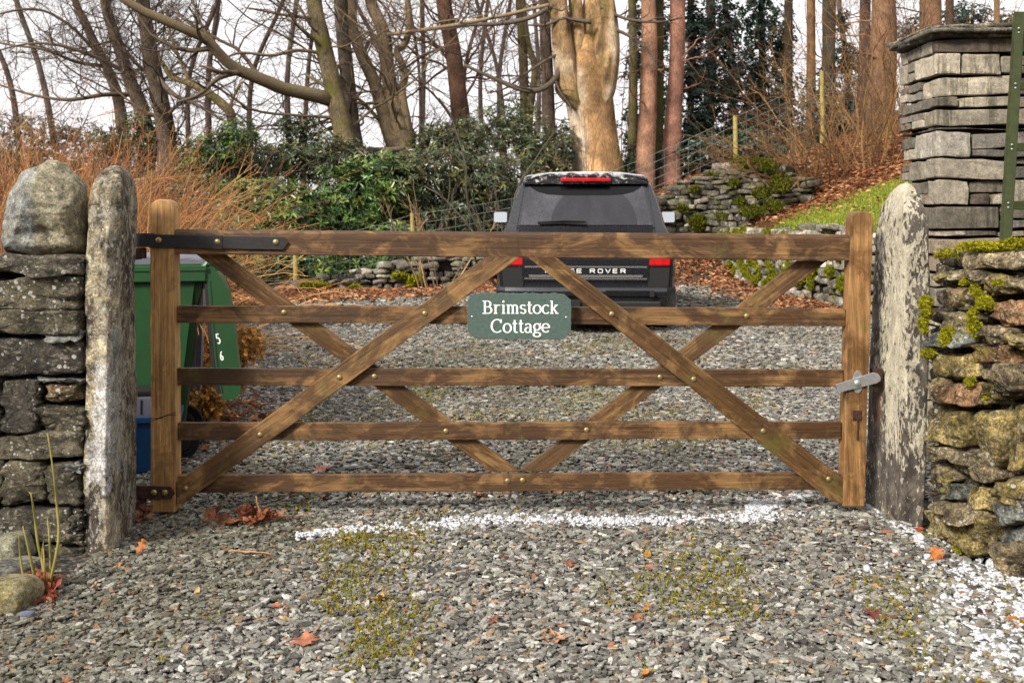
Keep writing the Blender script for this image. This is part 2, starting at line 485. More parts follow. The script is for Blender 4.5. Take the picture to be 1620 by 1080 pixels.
def m_wood(name, dark, light, worn=.5, algae=0.0):
    """weathered plank; grain runs along the object's own X axis"""
    t = NT(name, .62, .35, rand=True)
    g1 = t.noise(5, 8, .7, 1.2, (.3, 5, 9)); g2 = t.noise(40, 6, .75, .3, (.25, 6, 9)); g4 = t.noise(13, 7, .72, .5, (.12, 5, 8))
    p1 = t.noise(3.4, 6, .65, .9, (1.2, 2.0, 2.4)); p2 = t.noise(8, 6, .65, .7, (.9, 1.2, 1.6))
    base = t.mix(t.ramp(p1, [(.56 - .16 * worn, 0.0), (.66 - .1 * worn, 1.0)]), dark, light)
    base = t.mix(t.math('MULTIPLY', t.ramp(p2, [(.56, 0.0), (.60, 1.0)]), .6 * worn), base, tuple(1.3 * x for x in light))
    c = t.mix(1, base, t.ramp(g1, [(.36, .72), (.6, 1.18)]), 'MULTIPLY')
    c = t.mix(1, c, t.ramp(g4, [(.38, .62), (.5, 1.0), (.62, 1.2)]), 'MULTIPLY')
    c = t.mix(1, c, t.ramp(g2, [(.36, .7), (.6, 1.2)]), 'MULTIPLY')
    kd = t.voro(2.6, 'F1', 'Distance', (1.0, 3.0, 3.2))                      # knots
    kk = t.ramp(kd, [(.04, 1.0), (.11, 0.0)])
    c = t.mix(t.math('MULTIPLY', kk, .8), c, tuple(.3 * x for x in dark))
    dk = t.ramp(t.noise(2.6, 7, .72, .8, (1.6, 1, 1.2)), [(.53, 0.0), (.62, 1.0)])    # wet dark stains
    c = t.mix(t.math('MULTIPLY', dk, .65), c, tuple(.5 * x for x in dark))
    if algae:
        ak = t.ramp(t.noise(7, 7, .7), [(.62 - .2 * algae, 0.0), (.72 - .2 * algae, 1.0)])
        c = t.mix(t.math('MULTIPLY', ak, .45), c, (.10, .105, .018))
    t.col(c)
    t.set('Roughness', t.ramp(p1, [(.4, .45), (.6, .75)]))
    t.bump(t.math('ADD', g2, t.math('ADD', g4, t.math('MULTIPLY', g1, .5))), .5, .004)
    return t.m

M = {}
M['wood_rail'] = m_wood('wet_brown_wood', (.070, .033, .012), (.225, .122, .046), .42, .15)
M['wood_stile'] = m_wood('weathered_light_wood', (.32, .170, .060), (.43, .245, .092), 1.0, .0)
M['wood_slam'] = m_wood('weathered_brown_wood', (.16, .078, .026), (.29, .155, .056), .7, .2)
M['wood_brace'] = m_wood('brown_wood_with_algae', (.095, .047, .016), (.245, .136, .050), .46, .4)
M['brass'] = m_plain('aged_brass', (.30, .235, .11), .5, .5, .8, .4, 90)
M['black_iron'] = m_plain('black_painted_iron', (.018, .017, .018), .42, .5, .0, .4, 60, .3)
M['rust_iron'] = m_plain('rusty_dark_iron', (.05, .025, .018), .75, .3, .2, .6, 70, .6)
M['galv'] = m_plain('galvanised_steel', (.46, .47, .48), .42, .5, .75, .22, 45, .25)
M['slate_sign'] = m_plain('green_slate', (.062, .098, .085), .6, .4, 0, .22, 70, .5)
M['white_paint'] = m_plain('white_paint', (.86, .86, .85), .55, .4, 0, .05, 60)
M['pillar'] = m_stone('dark_lichened_stone', flake=.25, fcol=(.34, .30, .22), fst=(.6, .6, 1.6), lich=.25, lcol=(.42, .40, .34), spots=.42, dark=.45)
M['boulder'] = m_stone('pale_weathered_boulder', flake=.45, fcol=(.40, .37, .27), fst=(1, 1, 1), lich=.22, lcol=(.46, .44, .33), moss=.15, mcol=(.2, .17, .04), dark=.5, bump=1.0)
M['post'] = m_stone('lichened_slab_stone', lich=.3, lcol=(.55, .52, .44), spots=.45, dark=.45, bump=1.0, flake=.42)
def m_flaked():
    """slab crusted with pale lichen; the vertex colour says how much of it is covered (R) and how rusty it is (G)"""
    t = NT('pale_flaked_slab_stone', .88, .25)
    sp = t.n.new('ShaderNodeSeparateColor'); t.l.new(t.attr(), sp.inputs[0])
    fn = t.math('ADD', t.math('MULTIPLY', t.noise(72, 7, .64, .5, (1, 1, .40)), .72), t.math('MULTIPLY', t.noise(8, 6, .7, .4, (1, 1, .35)), .28))
    cov = t.math('ADD', fn, t.math('SUBTRACT', t.math('MULTIPLY', sp.outputs[0], .17), .075))
    k = t.ramp(cov, [(.492, 0.0), (.508, 1.0)])
    n3 = t.noise(130, 5, .75); n2 = t.noise(20, 6, .7, .3, (1, 1, .5))
    dark = t.mix(t.ramp(n2, [(.4, 0.0), (.6, 1.0)]), (.055, .045, .040), (.17, .145, .12))
    pale = t.mix(t.ramp(n2, [(.36, 0.0), (.64, 1.0)]), (.40, .355, .26), (.66, .61, .48))
    c = t.mix(k, dark, t.mix(1, pale, t.ramp(n3, [(.38, .72), (.62, 1.15)]), 'MULTIPLY'))
    c = t.mix(sp.outputs[1], c, (.13, .05, .022))
    t.col(c); t.bump(t.math('ADD', t.math('MULTIPLY', k, .7), t.math('ADD', n3, n2)), .9, .01)
    return t.m
M['post_pale'] = m_flaked()
M['slate'] = m_stone('grey_slate_stone', dark=.75, light=1.2, bump=.5, rough=.66, streak=.8, fine=.5)
M['wallstone'] = m_stone('brown_mossy_stone', lich=.2, lcol=(.5, .49, .4), moss=.2, mcol=(.27, .22, .03), spots=.35, dark=.34, light=1.75, bump=1.0, fine=1.35, flake=.28, fcol=(.44, .39, .26), fst=(1, 1, 1))
M['farstone'] = m_stone('grey_field_stone', lich=.3, lcol=(.55, .54, .48), moss=.25, mcol=(.12, .13, .02), dark=.5, bump=.9)
M['core'] = m_plain('dark_wall_core', (.012, .011, .009), .95, .1)
M['moss'] = m_leaf('bright_moss', .9, .1, .2, .3, 60)
M['rhodo'] = m_leaf('glossy_evergreen_leaf', .36, .5, .12, .2)
M['litter'] = m_leaf('dead_leaf', .7, .25, .2, .35, 40)
M['grass'] = m_leaf('grass_blade', .6, .25, .3, .2)
M['twig'] = m_plain('twig_bark', None, .85, .2, 0, .3, 30, 0, True)
M['bark'] = m_bark('grey_brown_bark', .12)
M['bark_moss'] = m_bark('mossy_bark', .55)
M['bark_beech'] = m_bark('pale_beech_bark', .14, .9, 3.5, .8, .7)
M['bark_red'] = m_bark('stringy_red_bark', .05, 1.0, 8, .9)
M['bush_stem'] = m_plain('shrub_stem', None, .7, .3, 0, .25, 30, 0, True)
M['plastic_green'] = m_plain('green_plastic', (.018, .066, .022), .42, .5, 0, .16, 8)
M['plastic_blue'] = m_plain('blue_plastic', (.004, .055, .165), .42, .5, 0, .12, 8)
M['plastic_grey'] = m_plain('grey_plastic', (.13, .13, .17), .5, .5, 0, .15, 10)
M['plastic_black'] = m_plain('black_plastic', (.012, .012, .013), .5, .4, 0, .2, 15)
M['rubber'] = m_plain('tyre_rubber', (.015, .015, .016), .85, .2, 0, .3, 40)
M['green_paint'] = m_plain('dark_green_painted_wood', (.030, .038, .009), .6, .35, 0, .3, 25, .3)
M['post_wood'] = m_plain('pale_fence_post_wood', (.34, .27, .09), .8, .2, 0, .3, 18, .3)
M['wire'] = m_plain('fence_wire', (.24, .28, .26), .5, .5, .4, .2, 20)

def m_gravel():
    t = NT('slate_chippings', .68, .35)
    n1 = t.noise(120, 5, .65); n2 = t.noise(25, 4, .6)
    c = t.mix(1, t.attr(), t.ramp(n1, [(.38, .62), (.62, 1.3)]), 'MULTIPLY')
    c = t.mix(1, c, t.ramp(n2, [(.3, .8), (.7, 1.15)]), 'MULTIPLY')
    t.col(c); t.bump(n1, .35, .002)
    return t.m
M['gravel'] = m_gravel()

def m_drive():
    t = NT('driveway_bed', .9, .2)
    v = t.voro(42, 'F1', 'Color'); d = t.voro(42, 'F1', 'Distance')
    s = t.n.new('ShaderNodeSeparateColor'); t.l.new(v, s.inputs[0])
    c = t.ramp(s.outputs[0], [(0, (.03, .028, .024)), (.5, (.09, .085, .075)), (.8, (.12, .112, .1)), (1, (.16, .12, .085))])
    c = t.mix(1, c, t.ramp(d, [(.25, 1.0), (.6, .4)]), 'MULTIPLY')
    k = t.ramp(t.noise(1.3, 7, .7), [(.56, 0.0), (.68, .6)])
    c = t.mix(k, c, (.06, .055, .018))
    t.col(c); t.bump(t.math('SUBTRACT', 1.0, d), .8, .012)
    return t.m
M['drive'] = m_drive()

def m_ground():
    t = NT('woodland_ground', .95, .1)
    n = t.noise(3, 8, .7); n2 = t.noise(30, 6, .7)
    c = t.mix(1, t.attr(), t.ramp(n, [(.3, .6), (.7, 1.3)]), 'MULTIPLY')
    c = t.mix(1, c, t.ramp(n2, [(.3, .5), (.7, 1.4)]), 'MULTIPLY')
    t.col(c); t.bump(n2, .8, .03)
    return t.m
M['ground'] = m_ground()
M['snow'] = m_plain('granular_snow', (.48, .49, .52), .75, .2, 0, .3, 160)
# ================================================================ terrain
WALLX = [(-14, 16.4), (-6, 16.8), (-3.75, 17.2), (-.2, 19.0), (2.4, 20.6), (3.9, 20.9), (4.7, 19.6), (5.5, 18.6)]   # line of the dry wall round the end of the drive
_wx = np.array([a for a, b in WALLX]); _wy = np.array([b for a, b in WALLX])
def yw(X): return np.interp(X, _wx, _wy)
def zback(X): return np.interp(X, [-30, -8, -3.75, -.2, 2.4, 4.0, 5.5, 7, 12, 40], [-.1, 0, .12, .5, 1.35, 2.0, 2.25, 2.6, 4.2, 7])
def xw(Y): return np.interp(Y, [4, 9, 14, 22], [5.1, 4.85, 4.5, 4.13])        # retaining wall beside the drive
def hgt(X, Y):
    X, Y = np.asarray(X, float), np.asarray(Y, float)
    base = sstep(Y, 17.5, 22) * .45 * sstep(X, -3, 2)
    bank = 1.03 + .5 * np.clip(X - xw(Y), 0, 6)
    right = sstep(X, xw(Y) + .04, xw(Y) + .3) * sstep(Y, 5.5, 7.5)
    h = base * (1 - right) + bank * right
    behind = sstep(Y, yw(X) + .05, yw(X) + .5) * np.where(X > 5.5, sstep(Y, 18, 24), 1)
    zb = zback(X) + .03 * np.clip(Y - yw(X), 0, 40)
    h = h * (1 - behind) + zb * behind
    return h + .05 * fbm(np.stack([X * .9, Y * .9, X * 0], -1), 1, 3, 4) * sstep(Y, 12, 18)

def terrain():
    xs = np.concatenate([np.linspace(-400, -14, 16)[:-1], np.linspace(-14, -7, 20)[:-1], np.linspace(-7, 9, 120), np.linspace(9, 20, 24)[1:], np.linspace(20, 400, 16)[1:]])
    ys = np.concatenate([np.linspace(-60, 2, 16)[:-1], np.linspace(2, 12, 40)[:-1], np.linspace(12, 26, 110), np.linspace(26, 60, 40)[1:], np.linspace(60, 900, 20)[1:]])
    X, Y = np.meshgrid(xs, ys); Z = hgt(X, Y) - .012
    V = np.stack([X, Y, Z], -1).reshape(-1, 3)
    nx, ny = len(xs), len(ys); i = np.arange(nx * ny).reshape(ny, nx)
    q = np.stack([i[:-1, :-1], i[:-1, 1:], i[1:, 1:], i[1:, :-1]], -1).reshape(-1, 4)
    lawn = (X > xw(Y)) & (Y < 18.4 - 1.05 * (X - 4.4)) & (Y > 5)
    leaf = (X > xw(Y)) & ~lawn
    c = np.where(lawn[..., None], (.10, .13, .02), np.where(leaf[..., None], (.10, .05, .022), (.055, .042, .025)))
    mb = MB().add(V, q, c.reshape(-1, 3))
    return tag(mb.build('ground', M['ground'], smooth=True), kind='structure')
terrain()

def drive():
    xs = np.linspace(-3.4, 4.45, 60); ys = np.linspace(-4, 20.5, 120)
    X, Y = np.meshgrid(xs, ys); X = np.where(X > 4, np.minimum(X, xw(Y) + .02), X)
    Z = hgt(X, Y) * (X < xw(Y) - .1) - .004
    Y = np.minimum(Y, yw(X) - .1)
    i = np.arange(X.size).reshape(X.shape)
    q = np.stack([i[:-1, :-1], i[:-1, 1:], i[1:, 1:], i[1:, :-1]], -1).reshape(-1, 4)
    mb = MB().add(np.stack([X, Y, Z], -1).reshape(-1, 3), q)
    return tag(mb.build('driveway', M['drive'], smooth=True), kind='structure')
drive()

def in_view(x, y, m=.75):
    return np.abs(x) < .5 * y + m

def litter_w(x, y):                            # how thick the leaf litter lies on the drive
    return np.clip(sstep(y, yw(x) - 3.3, yw(x) - 1.2) + sstep(x, xw(y) - 1.3, xw(y) - .5) * sstep(y, 12.5, 14.5), 0, 1)

def gravel():
    rng = np.random.default_rng(5)
    mb = MB()
    for y0, y1, dens, r0, lod in ((2.35, 4.6, 6000, .0046, 0), (2.35, 4.6, 7400, .0094, 0), (4.6, 7.5, 3900, .0112, 0), (7.5, 12, 1700, .015, 1), (12, 19, 560, .024, 1)):
        w1 = .5 * y1 + .75
        N = int(dens * 2 * w1 * (y1 - y0))
        x = rng.uniform(-w1, w1, N); y = rng.uniform(y0, y1, N)
        k = in_view(x, y) & (x > -3.3 + .25 * np.sin(y)) & (x < xw(y) - .05) & (y < yw(x) - .2)
        k &= rng.random(N) > litter_w(x, y) * .75
        # nothing under the pillar, posts and the right-hand wall
        k &= ~((x < -1.53) & (y > 3.62) & (y < 4.32)) & ~((x > 1.62 + .12 * (4.08 - y)) & (y > 2.4) & (y < 4.6))
        x, y = x[k], y[k]; n = len(x)
        r = r0 * np.exp(np.clip(rng.normal(0, .40, n), -1, .62)); asp = rng.uniform(1.2, 2.7, n)
        t = r * rng.uniform(.09, .23, n)
        m = 6
        th = np.linspace(0, 2 * np.pi, m, endpoint=False)[None] + rng.uniform(-.35, .35, (n, m))
        rad = r[:, None] * rng.uniform(.72, 1.18, (n, m))
        px, py = rad * np.cos(th) * np.sqrt(asp)[:, None], rad * np.sin(th) / np.sqrt(asp)[:, None]
        top = np.stack([px * .9, py * .9, np.repeat(t[:, None], m, 1) + rng.uniform(-.2, .2, (n, m)) * t[:, None]], -1)
        bot = np.stack([px, py, -np.repeat(t[:, None], m, 1)], -1)
        L = np.stack([top, bot], 1)                                     # n,2,m,3
        az = rng.uniform(0, 2 * np.pi, n); ti = np.abs(rng.normal(0, .21, n)); ta = rng.uniform(0, 2 * np.pi, n)
        ca, sa = np.cos(az), np.sin(az)
        X = L[..., 0] * ca[:, None, None] - L[..., 1] * sa[:, None, None]
        Y = L[..., 0] * sa[:, None, None] + L[..., 1] * ca[:, None, None]; Z = L[..., 2]
        u = np.stack([np.cos(ta), np.sin(ta)], -1)
        dd = X * u[:, 0, None, None] + Y * u[:, 1, None, None]
        c, s = np.cos(ti)[:, None, None], np.sin(ti)[:, None, None]
        d2 = dd * c - Z * s; Z2 = dd * s + Z * c
        X = X + (d2 - dd) * u[:, 0, None, None]; Y = Y + (d2 - dd) * u[:, 1, None, None]
        lay = rng.uniform(0, 1, n) ** 1.2 * max(r0, .0075) * 1.6
        z0 = hgt(x, y) + t + lay + np.abs(s[:, 0, 0]) * r * .3 + .012 * fbm(np.stack([x * 2.2, y * 2.2, x * 0], -1), 1, 2, 9)
        V = np.stack([X + x[:, None, None], Y + y[:, None, None], Z2 + z0[:, None, None]], -1).reshape(-1, 3)
        i = np.arange(n)[:, None] * 12
        topf = i + np.arange(6)[None]
        fs = [topf]
        if True:
            a = np.arange(6); b = (a + 1) % 6
            sq = np.stack([a, a + 6, b + 6, b], -1)
            fs.append((i[:, :, None] + sq[None]).reshape(-1, 4))
        g = rng.random(n)
        val = np.exp(rng.normal(0, .38, n))[:, None]
        col = np.array([.20, .192, .172]) * val
        tan = np.array([.25, .18, .11]) * np.exp(rng.normal(0, .25, n))[:, None]
        grn = np.array([.19, .19, .16]) * val; drk = np.array([.075, .068, .06]) * val; wht = np.array([.4, .39, .37]) * np.ones((n, 1)); red = np.array([.22, .085, .045]) * val
        gg = g[:, None]
        col = np.where(gg < .07, tan, np.where(gg < .34, grn, np.where(gg < .5, drk, np.where(gg < .535, wht, np.where(gg < .542, red, col)))))
        # mossy and damp patches are darker / greener stones
        dp = sstep(fbm(np.stack([x * .7, y * .45, x * 0 + 3], -1), 1, 3, 21), .05, .5)[:, None]
        col = col * (1 - .35 * dp) + np.array([.02, .018, .004]) * dp
        mb.add(V, fs, np.repeat(col, 12, 0))
    return tag(mb.build('gravel', M['gravel']), 'grey slate chippings covering the driveway', 'gravel', kind='stuff')
gravel()

# ================================================================ the gate
GY = 4.33
S = F / GY
def X_(px): return (px - CX) / S
def Z_(py): return H - (py - HY) / S
GATE = thing('field_gate', 'brown wooden five-bar field gate with crossed braces, closed across the gravel drive', 'gate', (0, GY, 0))

def board(name, poly, y0, y1, ang, mat, parent, bev=.0035, label=None):
    """poly in photo pixels on the gate plane; the object's X axis follows the grain"""
    w = np.array([(X_(a), Z_(b)) for a, b in poly]); c = (w.min(0) + w.max(0)) / 2
    ca, sa = math.cos(ang), math.sin(ang)
    loc = [((x - c[0]) * ca + (z - c[1]) * sa, -(x - c[0]) * sa + (z - c[1]) * ca) for x, z in w]
    mb = MB(); prism(mb, loc, 0, y1 - y0, bev)
    bm = bmesh.new(); vs = [bm.verts.new(v) for v in mb.v[0]]               # cut along the grain, edges knocked about a little
    for fa in mb.f:
        for q in fa: bm.faces.new([vs[i] for i in q])
    xa, xb = min(v[0] for v in loc), max(v[0] for v in loc)
    for xc in np.arange(xa + .03, xb - .02, .035): bmesh.ops.bisect_plane(bm, geom=bm.verts[:] + bm.edges[:] + bm.faces[:], plane_co=(xc, 0, 0), plane_no=(1, 0, 0), dist=1e-5)
    co = np.array([v.co[:] for v in bm.verts]); sd = len(bpy.data.objects)
    dz = fbm(co * np.array([9, 30, 30]) + sd * 3.7, 1, 3, 12) * .0017 + fbm(co * np.array([2.2, .1, .1]) + sd * 5.1, 1, 2, 13) * .0012; dy = fbm(co * np.array([7, 25, 25]) + sd * 1.3, 1, 3, 14) * .0007
    for v, a, b in zip(bm.verts, dz, dy): v.co.z += a; v.co.y += b
    mb = MB().bm(bm)
    o = mb.build(name, mat, parent, local=True)
    o.location = (c[0], y0 - GY, c[1]); o.rotation_euler = (0, -ang, 0)
    if label: o['label'] = label
    return o

def arc_top(xl, xr, yt, yb, xlb, xrb, sq=.9):
    pts = [(xlb, yb), (xrb, yb)]
    cx, hw = (xl + xr) / 2, (xr - xl) / 2
    for a in np.linspace(0, math.pi, 13): pts.append((cx + hw * math.cos(a), yt + hw * sq - hw * sq * math.sin(a) ** .8))
    return pts
board('heel_stile', arc_top(237, 275, 315, 810, 238, 278), GY, GY + .078, R(90), M['wood_stile'], GATE, .005, 'pale brown hinge-side upright with rounded head')
board('slam_stile', arc_top(1346, 1382, 334, 801, 1333, 1368), GY, GY + .075, R(91.6), M['wood_slam'], GATE, .005, 'latch-side upright with rounded head')
# top rail with a weathered (sloping) upper edge
def top_rail():
    a, b = (X_(275.5), Z_(369)), (X_(1346), Z_(377.5)); c, d = (X_(1345), Z_(412.5)), (X_(275.5), Z_(402))
    mb = MB(); bm = bmesh.new()
    L = b[0] - a[0]; ang = math.atan2(b[1] - a[1], L)
    prof = lambda zt, zb: [(0.0, zb), (0.0, zt), (.012, zt + .016), (.055, zt + .016), (.072, zt + .002), (.072, zb)]
    mx, mz = (a[0] + b[0]) / 2, (a[1] + b[1]) / 2
    ca, sa = math.cos(ang), math.sin(ang)
    def loc(x, y, z): return ((x - mx) * ca + (z - mz) * sa, y, -(x - mx) * sa + (z - mz) * ca)
    r0 = [bm.verts.new(loc(a[0], y, z)) for y, z in prof(a[1], d[1])]
    r1 = [bm.verts.new(loc(b[0], y, z)) for y, z in prof(b[1], c[1])]
    n = len(r0); bm.faces.new(r0[::-1]); bm.faces.new(r1)
    for i in range(n): bm.faces.new((r0[i], r0[(i + 1) % n], r1[(i + 1) % n], r1[i]))
    bmesh.ops.recalc_face_normals(bm, faces=bm.faces[:])
    bmesh.ops.bevel(bm, geom=bm.edges[:], offset=.003, segments=2, affect='EDGES')
    mb.bm(bm); o = mb.build('top_rail', M['wood_rail'], GATE, local=True)
    o.location = (mx, .002, mz); o.rotation_euler = (0, -ang, 0); o['label'] = 'thick top rail'
top_rail()
for (l0, l1, r0_, r1_) in ((484, 511.5, 489, 517), (584, 611.5, 586, 613), (671, 699, 669, 696.5), (754, 782, 750, 776.5)):
    xr = 1341 - (l0 - 484) * .036
    board('rail', [(276.5, l1), (xr, r1_), (xr, r0_), (276.5, l0)], GY + .027, GY + .052, math.atan2(l0 - r0_, 1065), M['wood_rail'], GATE)
FB = (GY + .003, GY + .0255)
BB = (GY + .0535, GY + .075)
board('brace', [(279, 764), (279, 797), (291, 796), (825, 404.5), (772, 404.5)], *FB, R(35.9), M['wood_brace'], GATE, label='front brace rising from the hinge foot')
board('brace', [(832, 405), (878, 405.5), (1336, 758), (1336, 798), (1312, 790)], *FB, R(-37.6), M['wood_brace'], GATE, label='front brace falling to the latch foot')
board('brace', [(300, 400), (347, 400.5), (824, 751), (775, 751)], *BB, R(-36.4), M['wood_brace'], GATE, label='rear brace falling to the middle of the bottom rail')
board('brace', [(1268, 413), (1316, 413), (869, 750), (822, 750)], *BB, R(36.9), M['wood_brace'], GATE, label='rear brace rising towards the latch post')

def dome(mb, c, r, h=.5, n=10, tint=(1, 1, 1)):
    """bolt head facing the camera (-Y)"""
    rings = [(1.0, 0), (.97, .3), (.8, .65), (.45, .92)]
    th = np.linspace(0, 2 * np.pi, n, endpoint=False)
    V = [[c[0] + r * q * math.cos(a), c[1] - h * r * z, c[2] + r * q * math.sin(a)] for q, z in rings for a in th] + [[c[0], c[1] - h * r, c[2]]]
    i = np.arange(len(rings) * n).reshape(len(rings), n)
    q = np.stack([i[:-1], np.roll(i[:-1], -1, 1), np.roll(i[1:], -1, 1), i[1:]], -1).reshape(-1, 4)
    t = np.stack([i[-1], np.roll(i[-1], -1), np.full(n, len(V) - 1)], 1)
    mb.add(V, [q, t], tint)
yf, yr = GY + .003, GY + .027
for px, py, y in ((447, 495, yr), (591, 597, yr), (705, 684, yr), (803, 763, yr), (411, 688, yf), (537, 597, yf), (672, 496, yf), (293, 773, yf), (968, 497, yf), (1098, 600, yf),
                  (1046, 598, yr), (1184, 501, yr), (929, 682, yr), (1208, 682, yf), (827, 762, yr), (1312, 758, yf)):
    mb = MB(); dome(mb, (X_(px), y + .001, Z_(py)), .0125, .55, 12)
    mb.build('bolt', M['brass'], GATE, smooth=True)

def hinge(poly, y0, y1, mat, bolts, knuckle):
    mb = MB(); prism(mb, [(X_(a), Z_(b)) for a, b in poly], y0, y1, .0015)
    if knuckle:
        kx, kt, kb = knuckle
        tubes(mb, [[X_(kx), GY + .02, Z_(kt)], [X_(kx), GY + .02, Z_((kt + kb) / 2)], [X_(kx), GY + .02, Z_(kb)]], [.022] * 3, 14)
        box(mb, (X_(kx), GY - .004, Z_(kb)), (X_(245), GY + .004, Z_(kt)), .001)
    h = mb.build('hinge_strap', mat, GATE)
    for px, py in bolts:
        b = MB(); dome(b, (X_(px), y0 + .0005, Z_(py)), .0135, .6, 12); b.build('bolt', M['brass'], h, smooth=True)
    return h
hinge([(236, 370.5), (448, 374.5), (457, 384), (448, 395), (236, 391.5)], GY - .009, GY - .001, M['black_iron'], ((252, 380), (345, 382.5), (437, 383)), (220, 369, 391))['label'] = 'long black iron hinge strap on the top rail'
mb = MB(); box(mb, (X_(336.5), GY - .0115, Z_(394)), (X_(353), GY - .0088, Z_(372)), .001); mb.build('hinge_collar', M['black_iron'], GATE)
hinge([(237, 768), (271, 769), (277, 778), (271, 788), (237, 788)], GY - .009, GY - .001, M['rust_iron'], ((245, 778), (262, 778)), (221, 768, 788))['label'] = 'short rusty hinge strap at the foot'
# galvanised throw-over latch, backplate and pivot
def latch():
    mb = MB()
    pl = [(X_(1356.5) + .022 * math.cos(a) * 1.0, Z_(604) + .047 * math.sin(a)) for a in np.linspace(0, 2 * math.pi, 20, endpoint=False)]
    prism(mb, pl, GY - .0045, GY - .0005, .001)
    o = mb.build('latch', M['galv'], GATE)
    mb = MB()
    a = math.atan2(613 - 596, 1392 - 1322) + R(3)
    u, v = np.array([math.cos(a), math.sin(a)]), np.array([-math.sin(a), math.cos(a)])
    c = np.array([X_(1355), Z_(605)])
    pts = [c + u * p + v * q for p, q in ((-.088, -.016), (.075, -.024), (.094, -.019), (.099, -.004), (.092, .014), (.075, .023), (-.088, .020))]
    prism(mb, [tuple(p) for p in pts], GY - .0125, GY - .0055, .0015)
    mb.build('latch_arm', M['galv'], o)['label'] = 'tilted galvanised latch arm'
    mb = MB(); dome(mb, (X_(1355), GY - .0122, Z_(605)), .0145, .6, 14); mb.build('pivot_bolt', M['galv'], o, smooth=True)
    mb = MB(); box(mb, (X_(1348.5), GY - .006, Z_(664)), (X_(1362), GY - .0003, Z_(649)), .001)
    tubes(mb, [[X_(1355), GY - .004, Z_(655)], [X_(1357), GY - .006, Z_(670)], [X_(1356.5), GY - .004, Z_(683)], [X_(1356), GY - .005, Z_(695)]], [.004, .003, .003, .0045], 6)
    mb.build('staple', M['rust_iron'], GATE)
latch()
# thin wire wound round the heel stile
mb = MB()
for k in range(2):
    pth = [[X_(236 + 43 * u), GY - .002 - .001 * math.sin(u * 9), Z_(661 + 2.5 * k - 7 * u + 2 * math.sin(u * 5 + k))] for u in np.linspace(0, 1, 12)]
    tubes(mb, [pth], [[.0011] * 12], 4)
mb.build('wire_binding', M['rust_iron'], GATE)

# ================================================================ lettering, drawn stroke by stroke
def ribbon(mb, pts, thick, thin, y, T, flat=None):
    p = np.asarray(pts, float); t = np.gradient(p, axis=0); t = unit(t)
    w = thin + (thick - thin) * np.abs(t[:, 1]) ** 1.5 if flat is None else np.full(len(p), flat)
    n = np.stack([-t[:, 1], t[:, 0]], 1)
    a, b = p + n * w[:, None] / 2, p - n * w[:, None] / 2
    V = [T(x, z, y) for x, z in a] + [T(x, z, y) for x, z in b]
    m = len(p); i = np.arange(m - 1)
    mb.add(V, np.stack([i, i + 1, i + 1 + m, i + m], 1))
def arc(cx, cy, rx, ry, a0, a1, n=18):
    return [(cx + rx * math.cos(R(a)), cy + ry * math.sin(R(a))) for a in np.linspace(a0, a1, n)]
def ln(*p): return list(p)
XH = .70
def serif(x, y, w=.27): return ('s', [(x - w / 2, y), (x + w / 2, y)])
GL = {
 'B': ([ln((.2, .0), (.2, 1.0)), ln((.2, .965), (.42, .965)) + arc(.42, .745, .22, .22, 90, -90) + ln((.2, .525)), ln((.42, .525)) + arc(.46, .28, .26, .245, 90, -90) + ln((.2, .035)), serif(.16, .03, .3), serif(.16, .97, .3)], .86),
 'r': ([ln((.17, 0), (.17, XH)), arc(.42, .42, .24, .25, 165, 62, 10), serif(.17, .03), serif(.12, XH - .03, .2)], .62),
 'i': ([ln((.17, 0), (.17, XH)), serif(.17, .03), serif(.12, XH - .03, .2), ('d', .165, .93)], .38),
 'm': ([ln((.17, 0), (.17, XH)), arc(.34, .45, .17, .23, 170, 0, 12) + ln((.51, .2), (.51, 0)), arc(.68, .45, .17, .23, 170, 0, 12) + ln((.85, .2), (.85, 0)), serif(.17, .03, .25), serif(.51, .03, .25), serif(.85, .03, .25), serif(.12, XH - .03, .2)], 1.04),
 's': ([arc(.27, .52, .18, .155, 25, 270, 14) + arc(.27, .195, .19, .17, 90, -160, 14)], .56),
 't': ([ln((.2, .93), (.2, .2)) + arc(.35, .19, .15, .165, 180, 305, 10), ('s', [(.04, XH - .03), (.4, XH - .03)])], .47),
 'o': ([arc(.34, .345, .28, .325, 0, 360, 32)], .70),
 'c': ([arc(.34, .345, .28, .325, 45, 318, 26)], .61),
 'k': ([ln((.17, 0), (.17, 1.0)), ln((.17, .27), (.52, .66)), ln((.3, .40), (.56, .03)), serif(.17, .03), serif(.12, .97, .2), serif(.52, .67, .24), serif(.57, .03, .26)], .76),
 'C': ([arc(.48, .5, .42, .47, 48, 316, 34), ln((.77, .98), (.77, .72))], .92),
 'a': ([arc(.28, .47, .2, .19, 155, 0, 12) + ln((.48, .15)) + arc(.575, .12, .095, .1, 180, 290, 6), arc(.27, .2, .19, .185, 70, 385, 22)], .67),
 'g': ([arc(.31, .43, .22, .235, 0, 360, 28), arc(.3, -.13, .26, .155, 0, 360, 26), ln((.16, .23), (.12, .12), (.2, .03), (.4, .01)), ln((.47, .6), (.6, .68))], .64),
 'e': ([ln((.08, .37), (.6, .37)) + arc(.34, .355, .27, .31, 5, 318, 26)], .66),
}
